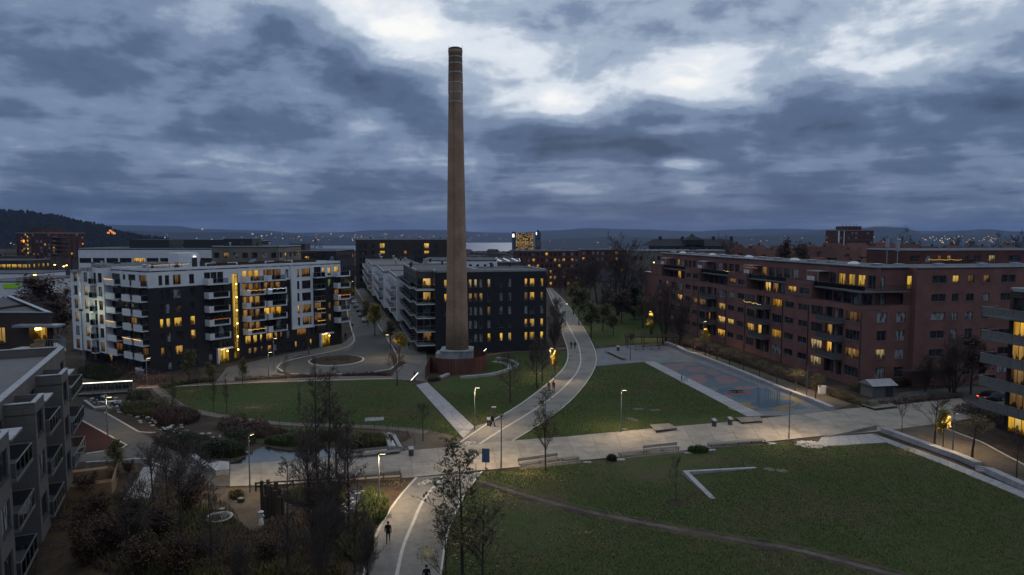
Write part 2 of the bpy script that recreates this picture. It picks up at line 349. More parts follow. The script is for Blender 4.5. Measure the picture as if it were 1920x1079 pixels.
# plants
surf('bark', (.065,.053,.046), (.040,.033,.030), 3, .95, .1, .5, 20)
surf('bark_grey', (.085,.075,.066), (.055,.048,.043), 3, .95, .1, .5, 20)
surf('twig', (.088,.070,.064), (.06,.049,.046), 2, .95, .1)
surf('twig_brown', (.085,.055,.036), (.055,.036,.026), 2, .95, .1)
surf('twig_ochre', (.24,.19,.10), (.17,.135,.075), 2, .95, .1)
def leafmat(name, c1, c2, c3=None):
    m = surf(name, c1, c2, 3.0, .7, .25, c3=c3, s3=.6); return m
leafmat('leaf_olive', (.070,.072,.024), (.042,.048,.018), (.105,.082,.030))
leafmat('leaf_dark', (.022,.032,.013), (.014,.022,.010), (.040,.040,.016))
leafmat('leaf_green', (.050,.075,.020), (.032,.052,.015), (.095,.095,.030))
leafmat('leaf_yellow', (.30,.22,.03), (.20,.14,.02), (.12,.12,.03))
leafmat('leaf_brown', (.092,.060,.043), (.060,.041,.032), (.12,.085,.048))
leafmat('leaf_rust', (.066,.034,.030), (.042,.024,.023), (.085,.052,.032))
leafmat('leaf_ochre', (.14,.11,.04), (.09,.07,.028), (.06,.06,.02))
leafmat('fallen', (.26,.19,.055), (.15,.10,.04), (.34,.27,.10))
leafmat('fallen_dull', (.15,.115,.05), (.095,.066,.035), (.19,.155,.07))
# panes, lights
litpane('lit_amber', (1.0,.52,.055), (.62,.24,.012), .75)
litpane('lit_yellow', (1.0,.62,.06), (.80,.42,.02), .85, (.10,.04,.002))
litpane('lit_warm', (.85,.46,.10), (.30,.12,.015), .50)
litpane('lit_dim', (.42,.17,.04), (.10,.035,.01), .42)
litpane('lit_pale', (.85,.66,.36), (.45,.32,.16), .50, (.05,.03,.015))
litpane('lit_green', (.35,.75,.25), (.15,.35,.1), .5)
darkpane('pane_dark', (.012,.014,.018), (.035,.036,.040))
darkpane('pane_curtain', (.03,.032,.036), (.26,.27,.28), .3)
darkpane('pane_black', (.008,.009,.012), (.016,.016,.018))
emis('lamp_glow', (1.0,.78,.42), 9.0); emis('led_white', (1.0,.97,.85), 3.0); emis('bulb_amber', (1.0,.50,.06), 3.5); emis('bulb_orange', (1.0,.28,.03), 2.5)
emis('bulb_white', (.75,.85,1.0), 3.0); emis('bulb_gold', (1.0,.66,.16), 7.0); emis('tail_red', (1,.08,.02), 3.0); emis('sign_white', (.8,.95,1.0), 2.5); emis('sign_green', (.25,.6,.05), .22)
emis('far_gold', (1.0,.60,.16), 1.0); emis('far_orange', (1.0,.36,.08), .9); emis('far_white', (.9,.95,1.0), .8); emis('far_red', (1,.1,.05), 1.5)
glassy('glass_rail', (.62,.66,.70)); glassy('glass_clear', (.85,.88,.9))
# ================================================================== SETTING
def spl(pts, n):
    """Catmull-Rom through 2-D points, n samples evenly by length"""
    P = [Vector(p).to_2d() for p in pts]; P = [P[0]*2-P[1]] + P + [P[-1]*2-P[-2]]; out = []
    for i in range(1, len(P)-2):
        for k in range(12):
            t = k/12; a, b, c, d = P[i-1:i+3]
            out.append(.5*((2*b)+(c-a)*t+(2*a-5*b+4*c-d)*t*t+(3*b-a-3*c+d)*t**3))
    out.append(P[-2]); return resample(out, n)
def resample(P, n):
    P = [Vector(p).to_2d() for p in P]; L = [0]
    for a, b in zip(P, P[1:]): L.append(L[-1]+(b-a).length)
    r = []; j = 0
    for k in range(n):
        d = L[-1]*k/(n-1)
        while j < len(L)-2 and L[j+1] < d: j += 1
        t = (d-L[j])/max(1e-9, L[j+1]-L[j]); r.append(P[j].lerp(P[j+1], t))
    return r
def GP(pts): return [G(*p) for p in pts]
def GS(pts, n): return spl(GP(pts), n)
def structure(name, mb, mats, parent=None): return tag(mb.build(name, mats, parent), kind='structure') if parent is None else mb.build(name, mats, parent)
def ribbon(mb, A, B, z0, z1, mi=0, f0=0.0, f1=1.0):
    n = len(A); vs = []
    for a, b in zip(A, B):
        p = a.lerp(b, f0); q = a.lerp(b, f1); vs += [(p.x,p.y,z0),(q.x,q.y,z0),(p.x,p.y,z1),(q.x,q.y,z1)]
    fs = []
    for i in range(n-1):
        o = 4*i; fs += [(o+2,o+3,o+7,o+6),(o,o+2,o+6,o+4),(o+3,o+1,o+5,o+7)]
    fs += [(0,1,3,2), (4*n-4, 4*n-2, 4*n-1, 4*n-3)]
    # orient upward
    a, b, c = Vector(vs[2]), Vector(vs[3]), Vector(vs[7])
    if (b-a).cross(c-a).z < 0: fs = [f[::-1] for f in fs]
    return mb.add(vs, fs, mi)
def offset_line(P, w):
    out = []
    for i, p in enumerate(P):
        t = (P[min(i+1, len(P)-1)] - P[max(i-1, 0)]).normalized(); out.append(p + Vector((-t.y, t.x))*w)
    return out

# ---- terrain: flat park, falling away to the fjord far behind
rad = [0, 30, 60, 100, 160, 240, 320, 420, 600, 900, 1300, 1900, 2700, 3400, 4000, 4600, 7000, 10000, 13000, 14500]
hgt = [0]*8 + [-2, -8, -20, -38, -56, -66, -73, -84, -88, -88, -88, -88]
g = MB(); NA = 72
for r, h in zip(rad, hgt):
    for i in range(NA): t = 2*math.pi*i/NA; g.v.append((r*math.sin(t), r*math.cos(t), h))
for k in range(len(rad)-1):
    for i in range(NA): j = (i+1) % NA; g.f.append((k*NA+i, (k+1)*NA+i, (k+1)*NA+j, k*NA+j)); g.m.append(0)
structure('ground', g, MATS['soil'])
mw, tw, ow = mk('fjord_water'); pw = tw.nodes.new('ShaderNodeBsdfPrincipled'); pw.inputs['Base Color'].default_value = (.02,.03,.045,1); pw.inputs['Roughness'].default_value = .25; tw.links.new(pw.outputs[0], ow.inputs[0])
structure('fjord', MB().prism([(-1750, 3950), (30, 4100), (40, 9500), (-4200, 9500)], -77, -76), MATS['fjord_water'])
# pond / stream water
mw, tw, ow = mk('pond_water'); pw = tw.nodes.new('ShaderNodeBsdfPrincipled'); pw.inputs['Base Color'].default_value = (.012,.014,.014,1); pw.inputs['Roughness'].default_value = .04; pw.inputs['Specular IOR Level'].default_value = .8
gn = tw.nodes.new('ShaderNodeNewGeometry'); nn = tw.nodes.new('ShaderNodeTexNoise'); nn.inputs['Scale'].default_value = 1.6; tw.links.new(gn.outputs['Position'], nn.inputs['Vector'])
bb = tw.nodes.new('ShaderNodeBump'); bb.inputs['Strength'].default_value = .12; bb.inputs['Distance'].default_value = .05; tw.links.new(nn.outputs['Fac'], bb.inputs['Height']); tw.links.new(bb.outputs[0], pw.inputs['Normal']); tw.links.new(pw.outputs[0], ow.inputs[0])

# ---- far ridges
def ridge(name, prof, D, mat, base, depth, bumps, seed, nsub=6, label=None):
    rng = random.Random(seed); pts = []
    for (a, b) in zip(prof, prof[1:]):
        for k in range(nsub): t = k/nsub; t2 = t*t*(3-2*t); pts.append((a[0]+(b[0]-a[0])*t, a[1]+(b[1]-a[1])*t2))
    pts.append(prof[-1]); rows = [(-depth, 0), (-depth*.6, .42), (-depth*.3, .75), (-depth*.1, .95), (0, 1), (depth*.5, .6), (depth, 0)]; m = MB(); nc = len(pts)
    for dd, f in rows:
        for px, py in pts:
            q = onray(px, D); top = zat(py, q.x, D); sc = (D+dd)/D
            h = base + (top-base)*f + (rng.uniform(-1, 1)*bumps if f > 0 else 0)
            m.v.append((q.x*sc, D+dd, h))
    for r in range(len(rows)-1):
        for i in range(nc-1): m.f.append((r*nc+i, r*nc+i+1, (r+1)*nc+i+1, (r+1)*nc+i)); m.m.append(0)
    return structure(name, m, mat)
surf('forest_far', (.020,.026,.020), (.013,.018,.015), .02, .95, .1, world=True)
surf('forest_near', (.014,.016,.012), (.008,.009,.008), .06, .95, .1, 1, .3, world=True)
ridge('hill_far', [(-200,424),(60,424),(190,422),(330,424),(380,430),(480,432),(560,437),(640,436),(700,432),(760,431),(840,432),(900,436),(960,437),(1040,432),(1110,428),(1180,430),(1300,434),(1400,430),(1480,429),(1540,431),(1600,429),(1700,433),(1800,434),(1920,436),(2150,430)], 11000, MATS['forest_far'], -85, 2600, 2.5, 4)
ridge('hill_right', [(1380,444),(1500,436),(1560,431),(1610,428),(1650,425),(1690,427),(1735,438),(1790,433),(1850,430),(1900,434),(1980,437),(2150,434)], 8300, MATS['forest_far'], -85, 1500, 2, 5)
ridge('hill_mid', [(230,432),(330,436),(430,436),(520,438),(620,445),(700,449),(790,454),(870,457)], 6900, MATS['forest_far'], -82, 700, 2, 6)
ridge('hill_shore', [(955,462),(990,454),(1060,447),(1150,444),(1260,446),(1380,444),(1500,441),(1640,443),(1800,441),(1960,443),(2150,441)], 6200, MATS['forest_far'], -85, 900, 2, 9)
ridge('hill_left', [(-400,392),(-100,392),(0,397),(60,402),(100,407),(140,416),(180,424),(205,431),(225,438),(250,444),(300,451),(360,460)], 2200, MATS['forest_near'], -50, 500, 3.0, 7, nsub=16)

# ---- park surfaces
P_ = structure
near = [(431,914),(540,910),(640,905),(752,899),(802,894),(900,884),(974,878),(1090,865),(1158,859),(1291,846),(1432,831),(1477,826),(1542,819),(1640,812),(1753,797),(1840,784)]
far = [(431,873),(540,866),(640,858),(752,848),(847,839.5),(961,828),(1058,821),(1140,813),(1218,806),(1269,801),(1380,792),(1476,781),(1560,771),(1613,766),(1690,760),(1800,748)]
NP = 33
An, Bf = resample(GP(near), NP), resample(GP(far), NP)
# joints lean: shift the near ends one third of a panel onward
base = structure('promenade', ribbon(MB(), An, Bf, 0, .085), MATS['gravel'])
for i in range(NP-1):
    a0, a1, b0, b1 = An[i], An[i+1], Bf[i], Bf[i+1]
    L = max((a1-a0).length, .1); e = .018/L
    lanes = ((.0, .5), (.5, 1.0)) if i % 3 == 0 else ((0, 1),)
    for (f0, f1) in lanes:
        q = [a0.lerp(a1, e).lerp(b0.lerp(b1, e), f0+(.002 if f0 else 0)), a0.lerp(a1, 1-e).lerp(b0.lerp(b1, 1-e), f0+(.002 if f0 else 0)), a0.lerp(a1, 1-e).lerp(b0.lerp(b1, 1-e), f1-(.002 if f1 < 1 else 0)), a0.lerp(a1, e).lerp(b0.lerp(b1, e), f1-(.002 if f1 < 1 else 0))]
        MB().prism(q, .04, .12 + .002*(i % 2)).build('slab', MATS['concrete'], base)

# two-lane shared path
pl = [(660,1130),(682,1079),(700,1016),(728,963),(756,925),(781,897)]
pc = [(733,1130),(744,1079),(756,1027),(773,985),(795,938),(832,893)]
pr = [(815,1130),(826,1079),(838,1006),(860,950),(880,915),(903,886)]
ql = [(851,839),(921,791),(970,763),(1026,721),(1049,700),(1060,686),(1065,670),(1063,650),(1056,630),(1046,595),(1036,568),(1024,540),(1018,525)]
qc = [(897,835),(940,807),(998,772),(1043,740),(1076,707),(1086,690),(1089,675),(1085,649),(1075,629),(1057,595),(1043,566),(1028,540),(1021,525)]
qr = [(961,828),(1020,791),(1067,755),(1098,720),(1114,693),(1118,676),(1115,656),(1104,633),(1092,612),(1074,585),(1054,560),(1034,540),(1025,525)]
def lanes(l, c, r, n, name):
    l, c, r = GS(l, n), GS(c, n), GS(r, n)
    o = P_(name, ribbon(MB(), l, r, 0, .06), MATS['asphalt'])
    w = .17
    ribbon(MB(), offset_line(c, -.14), offset_line(c, .14), .055, .075).build('divider_strip', MATS['kerb'], o)
    ribbon(MB(), offset_line(l, -w*.7), offset_line(l, w*.7), .0, .10).build('edge_kerb', MATS['kerb'], o)
    ribbon(MB(), offset_line(r, -w*.5), offset_line(r, w*.5), .0, .10).build('edge_kerb', MATS['kerb'], o)
    return l, c, r
L1 = lanes(pl, pc, pr, 40, 'shared_path_south'); L2 = lanes(ql, qc, qr, 70, 'shared_path_north')

# oblique grey slab walk up to the chimney
sl, sr = resample(GP([(780,723),(869,823)]), 15), resample(GP([(801,718),(889,801)]), 15)
o = P_('slab_walk', ribbon(MB(), sl, sr, 0, .05), MATS['gravel'])
for i in range(14):
    for (f0, f1) in ((0, .495), (.505, 1)):
        MB().prism([sl[i].lerp(sl[i+1], .01).lerp(sr[i].lerp(sr[i+1], .01), f0), sl[i].lerp(sl[i+1], .99).lerp(sr[i].lerp(sr[i+1], .99), f0), sl[i].lerp(sl[i+1], .99).lerp(sr[i].lerp(sr[i+1], .99), f1), sl[i].lerp(sl[i+1], .01).lerp(sr[i].lerp(sr[i+1], .01), f1)], .02, .075+.004*((i*7+int(f0*2)) % 3)).build('slab', MATS['slab_grey'], o)
P_('sett_corner', MB().prism(GP([(869,823),(889,801),(921,791),(852,838)]), 0, .065), MATS['sett_walk'])

# lawns
lawn_left_poly = [(292,727),(420,721),(600,715),(735,712),(760,716),(782,728),(866,822),(820,812),(700,798),(560,793),(450,785),(380,774),(330,752)]
lawn_centre_poly = [(806,722),(850,706),(912,668),(990,660),(1063,659),(1063,675),(1049,700),(1026,721),(970,763),(921,789),(889,799)]
lawn_right_poly = [(1117,689),(1208,680),(1399,781),(1380,791),(1269,800),(1140,812),(1058,820),(963,827),(1020,791),(1067,755),(1098,720)]
lawn_front_poly = [(905,889),(974,880),(1090,867),(1158,861),(1291,848),(1432,833),(1477,828),(1530,838),(1663,831),(1760,869),(1874,916),(2060,1000),(2300,1250),(830,1250),(828,1079),(840,1006),(862,950),(882,915)]
P_('lawn_left', MB().prism(GP(lawn_left_poly), 0, .035), MATS['grass'])
P_('lawn_centre', MB().prism(GP(lawn_centre_poly), 0, .036), MATS['grass'])
P_('lawn_right', MB().prism(GP(lawn_right_poly), 0, .037), MATS['grass'])
P_('lawn_front', MB().prism(GP(lawn_front_poly), 0, .038), MATS['lawn_worn'])
P_('lawn_far', MB().prism(GP([(1064,570),(1100,560),(1200,575),(1260,600),(1250,640),(1120,650),(1108,632),(1090,605)]), 0, .034), MATS['grass'])
P_('lawn_pond_side', MB().prism(GP([(430,795),(560,802),(690,808),(700,835),(560,838),(470,830)]), 0, .03), MATS['grass'])
# trodden trail across the front lawn, worn earth beside it
tr = GS([(905,905),(1000,934),(1090,957),(1180,976),(1300,999),(1400,1016),(1510,1036),(1700,1085),(1850,1130)], 90)
rng = random.Random(11)
wl_ = [.45+.55*rng.random() for _ in tr]; wr_ = [.45+.9*rng.random() for _ in tr]
P_('trail_verge', ribbon(MB(), [p+(q-p)*w for p, q, w in zip(tr, offset_line(tr, 1.0), wl_)], [p+(q-p)*w for p, q, w in zip(tr, offset_line(tr, -1.0), wr_)], 0, .046), MATS['soil'])
wl_ = [.20+.22*rng.random() for _ in tr]; wr_ = [.20+.22*rng.random() for _ in tr]
P_('dirt_trail', ribbon(MB(), [p+(q-p)*w for p, q, w in zip(tr, offset_line(tr, 1.0), wl_)], [p+(q-p)*w for p, q, w in zip(tr, offset_line(tr, -1.0), wr_)], 0, .054), MATS['dirt'])
# gravel path by the pond and the bare corner
gl = GS([(292,727),(322,752),(355,768),(427,783),(532,795),(687,801),(760,806),(800,812)], 40)
P_('gravel_path', ribbon(MB(), offset_line(gl, .75), offset_line(gl, -.75), 0, .045), MATS['gravel'])
P_('bare_earth', MB().prism(GP([(760,801),(800,805),(868,824),(849,838),(760,846),(745,836),(772,822)]), 0, .042), MATS['gravel_walk'])
# left asphalt path and junction
P_('left_path', MB().prism(GP([(147,762),(200,777),(262,812),(330,845),(350,858),(405,890),(431,877),(431,913),(380,912),(330,905),(262,870),(162,868),(120,869),(120,852),(162,850),(243,838),(147,785)]), 0, .05), MATS['asphalt_dark'])
for pts in ([(196,774),(262,812),(292,812)], [(147,786),(243,839),(162,852)], [(162,868),(262,861),(278,862)], [(285,868),(330,886),(345,893)]):
    q = resample(GP(pts), 14); P_('path_edging', ribbon(MB(), offset_line(q, .12), offset_line(q, -.12), 0, .10), MATS['kerb'])
P_('mulch_bed', MB().prism(GP([(140,782),(147,788),(240,838),(165,849),(140,852)]), 0, .06), MATS['mulch'])
P_('planting_ground', MB().prism(GP([(60,1200),(75,980),(150,880),(255,872),(340,898),(431,916),(520,915),(700,920),(760,905),(779,900),(754,925),(726,963),(698,1016),(680,1079),(660,1200)]), 0, .02), MATS['litter'])
P_('play_sand', MB().prism(GP([(372,925),(431,916),(500,918),(560,950),(520,1000),(400,1005),(360,975)]), 0, .04), MATS['gravel_walk'])
# stream and pond
pond = GS([(432,876),(520,869),(610,861),(700,850),(735,842),(720,832),(690,832),(640,838),(600,844),(560,847),(520,843),(500,838),(475,846),(452,862),(432,870)], 50)
P_('pond', MB().prism(pond, 0, .05), MATS['pond_water'])
stream = GS([(175,742),(215,757),(250,772),(285,785),(310,797),(335,812),(375,820),(405,832),(430,842),(450,856)], 40)
P_('stream', ribbon(MB(), offset_line(stream, 1.0), offset_line(stream, -1.2), 0, .048), MATS['pond_water'])
stream2 = GS([(672,918),(660,945),(645,975),(628,1005),(605,1035),(580,1075)], 24)
P_('brook', ribbon(MB(), offset_line(stream2, .5), offset_line(stream2, -.6), 0, .05), MATS['pond_water'])
# red path, street, turning circle, forecourt
P_('forecourt', MB().prism(GP([(405,716),(425,690),(520,668),(640,646),(662,628),(668,640),(655,658),(560,668),(520,684),(520,700),(560,707),(735,706),(745,690),(790,668),(810,690),(800,716),(735,712)]), 0, .05), MATS['sett_walk'])
rp = GS([(255,729),(350,725),(480,719),(600,715),(738,711)], 40)
o = P_('red_path', ribbon(MB(), offset_line(rp, 2.1), offset_line(rp, .4), 0, .072), MATS['red_asphalt'])
ribbon(MB(), offset_line(rp, .42), offset_line(rp, .05), 0, .09).build('edge_kerb', MATS['kerb'], o)
rp2 = GS([(908,668),(960,661),(1010,658),(1064,654)], 20)
P_('brick_path', ribbon(MB(), offset_line(rp2, 1.2), offset_line(rp2, -.4), 0, .065), MATS['red_asphalt'])
street_l = GS([(640,538),(648,560),(652,590),(660,620),(664,640),(640,656),(560,672),(520,686),(530,698)], 50)
street_r = GS([(664,538),(688,575),(712,615),(738,655),(745,676),(735,692),(690,700),(600,703),(545,702)], 50)
o = P_('street', ribbon(MB(), street_l, street_r, 0, .04), MATS['asphalt_dark'])
ribbon(MB(), offset_line(street_l, .12), offset_line(street_l, -.18), 0, .14).build('kerb', MATS['kerb'], o)
ribbon(MB(), offset_line(street_r, .18), offset_line(street_r, -.12), 0, .14).build('kerb', MATS['kerb'], o)
P_('street_pavement', MB().prism(GP([(668,545),(690,575),(715,615),(742,655),(748,678),(800,690),(800,660),(770,640),(740,610),(700,560),(680,540)]), 0, .10), MATS['sett_walk'])
cc = G(631, 677); isl = [cc + Vector((math.cos(t)*5.6, math.sin(t)*6.0)) for t in np.linspace(0, 2*math.pi, 40)[:-1]]
o = P_('turning_island', MB().prism(isl, 0, .18), MATS['kerb'])
MB().prism([cc + (p-cc)*.93 for p in isl], .1, .24).build('planted_bed', MATS['soil'], o)
# plaza and playground
P_('plaza', MB().prism(GP([(1117,655),(1180,648),(1270,650),(1420,706),(1560,769),(1476,780),(1402,781),(1208,679.5),(1118,687)]), 0, .05), MATS['plaza_setts'])
sl2, sr2 = resample(GP([(1208,680),(1401,782)]), 21), resample(GP([(1226,678),(1432,780)]), 21)
o = P_('plaza_edge_walk', ribbon(MB(), sl2, sr2, 0, .052), MATS['gravel'])
for i in range(20):
    MB().prism([sl2[i].lerp(sl2[i+1], .02), sl2[i].lerp(sl2[i+1], .98), sr2[i].lerp(sr2[i+1], .98), sr2[i].lerp(sr2[i+1], .02)], .02, .068).build('slab', MATS['slab_grey'], o)
o = P_('playground_surface', MB().prism(GP([(1226,682),(1262,679),(1310,681),(1360,700),(1420,722),(1475,745),(1515,766),(1470,771),(1416,771),(1370,748),(1300,716)]), .03, .058), MATS['rubber_teal'])
def pblob(cx_, cy_, rx, ry, mat, k, seed):
    rg = random.Random(seed); ph = [rg.uniform(0, 6.28) for _ in range(3)]
    pts = [G(cx_+rx*(1+.16*math.sin(2*t+ph[0])+.10*math.sin(3*t+ph[1])+.06*math.sin(5*t+ph[2]))*math.cos(t), cy_+ry*(1+.16*math.sin(2*t+ph[0])+.10*math.sin(3*t+ph[1]))*math.sin(t)) for t in np.linspace(0, 6.283, 28)[:-1]]
    MB().prism(pts, .03, .062+.004*k).build('colour_patch', MATS[mat], o)
for i, a in enumerate([(1262,691,22,8,'rubber_pink',0),(1305,694,16,6,'rubber_pink',0),(1336,699,14,5,'rubber_pink',0),(1303,713,28,8,'rubber_pink',0),(1362,713,22,7,'rubber_pink',0),(1290,684,20,2.5,'rubber_pink',1),(1400,738,52,11,'rubber_blue',0),(1335,731,10,4,'rubber_pink',1),(1330,708,9,3,'rubber_blue',1),(1328.5,708,4,1.6,'rubber_red',2),(1384,738,24,3,'rubber_red',1),(1398,728,22,3,'rubber_pink',1),(1360,744,14,2.5,'rubber_pink',1),(1395,763,28,8,'rubber_ochre',1),(1470,755,34,9,'rubber_ochre',0),(1447,757,38,8,'rubber_blue',2),(1468,768,20,3,'rubber_ochre',1)]): pblob(*a, 50+i)
# walk behind the granite blocks, asphalt yard right
P_('block_walk', MB().prism(GP([(1255,640),(1290,640),(1400,676),(1520,722),(1600,757),(1560,771),(1420,707),(1268,650)]), 0, .04), MATS['gravel_walk'])
P_('right_walk', MB().prism(GP([(1650,808),(1753,797),(1840,830),(1980,905),(2100,980),(2000,975),(1900,905),(1800,858)]), 0, .06), MATS['gravel_walk'])
q = resample(GP([(1753,797),(1840,830),(1980,905)]), 20); P_('walk_edging', ribbon(MB(), offset_line(q, .1), offset_line(q, -.1), 0, .12), MATS['kerb'])
P_('yard', MB().prism(GP([(1600,757),(1700,735),(1830,725),(1960,740),(2100,790),(1840,784),(1800,748),(1690,760),(1613,766)]), 0, .045), MATS['asphalt_dark'])
# slab strip between promenade, granite wall and lawn
o = P_('slab_strip', MB().prism(GP([(1542,820),(1633,815),(1663,831),(1560,838)]), 0, .05), MATS['gravel'])
ta, tb = resample(GP([(1530,839),(1663,831),(1760,869),(1874,916),(1990,966)]), 27), resample(GP([(1540,820),(1637,814),(1780,866),(1915,921),(2040,972)]), 27)
ta, tb = resample(GP([(1663,831),(1760,869),(1874,916),(1990,966)]), 23), resample(GP([(1637,814),(1780,866),(1915,921),(2040,972)]), 23)
for i in range(22): MB().prism([ta[i].lerp(ta[i+1], .02), ta[i].lerp(ta[i+1], .98), tb[i].lerp(tb[i+1], .98), tb[i].lerp(tb[i+1], .02)], .0, .07+.004*(i % 3)).build('slab', MATS['slab_grey'], o)
ta, tb = resample(GP([(1528,839),(1662,831)]), 7), resample(GP([(1540,821),(1636,814.5)]), 7)
for i in range(6): MB().prism([ta[i].lerp(ta[i+1], .015), ta[i].lerp(ta[i+1], .985), tb[i].lerp(tb[i+1], .985), tb[i].lerp(tb[i+1], .015)], .0, .072+.004*(i % 2)).build('slab', MATS['slab_grey'], o)
# gravel under the benches
for pts in ([(975,882),(1090,869),(1087,864),(974,877)], [(1160,862),(1285,849),(1275,843),(1158,858)], [(1330,842),(1435,833),(1430,829),(1326,838)]):
    P_('gravel_strip', MB().prism(GP(pts), 0, .05), MATS['gravel'])
# ================================================================== BUILDING KIT
WM = {}
def frame_mesh(w, h, mull, tran, dep, fm, sill):
    k = ('f', round(w, 2), round(h, 2), mull, tran, dep, fm, sill)
    if k not in WM:
        m = MB(); t = .06; y0, y1 = dep-.09, dep
        m.box(0, t, y0, y1, 0, h).box(w-t, w, y0, y1, 0, h).box(t, w-t, y0, y1, 0, t).box(t, w-t, y0, y1, h-t, h)
        for i in range(mull): x = w*(i+1)/(mull+1); m.box(x-t/2, x+t/2, y0+.01, y1, t, h-t)
        if tran: z = h*tran; m.box(t, w-t, y0+.015, y1-.01, z-t/2, z+t/2)
        if sill: m.box(-.04, w+.04, -.06, y0-.002, -.05, .02)
        WM[k] = m.mesh('window', MATS[fm])
    return WM[k]
def pane_mesh(w, h, dep):
    k = ('p', round(w, 2), round(h, 2), dep)
    if k not in WM: WM[k] = MB().quad((.03, dep-.035, .03), (w-.03, dep-.035, .03), (w-.03, dep-.035, h-.03), (.03, dep-.035, h-.03)).mesh('pane', MATS['pane_dark'])
    return WM[k]
class Bld:
    def __init__(s, name, label, cat, p0, p1, group=None):
        s.p0 = Vector(p0).to_2d(); d = Vector(p1).to_2d() - s.p0; s.L = d.length; s.u = d.normalized(); s.n = Vector((-s.u.y, s.u.x))
        s.ang = math.atan2(d.y, d.x); s.e = empty(name, (s.p0.x, s.p0.y, 0), s.ang, label, cat, group)
    def w(s, x, y): return s.p0 + s.u*x + s.n*y
    def face(s, a, c): return Face(s, a, c)
    def part(s, name, mb, mat, smooth=False): return mb.build(name, [MATS[m] for m in ([mat] if isinstance(mat, str) else mat)], s.e, smooth=smooth)
    def roof(s, poly, z, mat='felt_roof', coping='coping', ch=.42, cw=.3, name='roof'):
        """flat roof with an upstand and metal coping round it (poly counter-clockwise, local)"""
        s.part(name, MB().prism(poly, z-.3, z), mat); m = MB(); n = len(poly)
        P = [Vector(p) for p in poly]
        for i in range(n):
            a, b = P[i], P[(i+1) % n]; d = (b-a).normalized(); q = Vector((-d.y, d.x)); L = (b-a).length
            m.obox((a+b)/2+q*(cw/2-.03), d, L/2+(.0 if i % 2 else -cw+.03), cw/2, z-.05, z+ch)
        s.part('coping', m, coping)
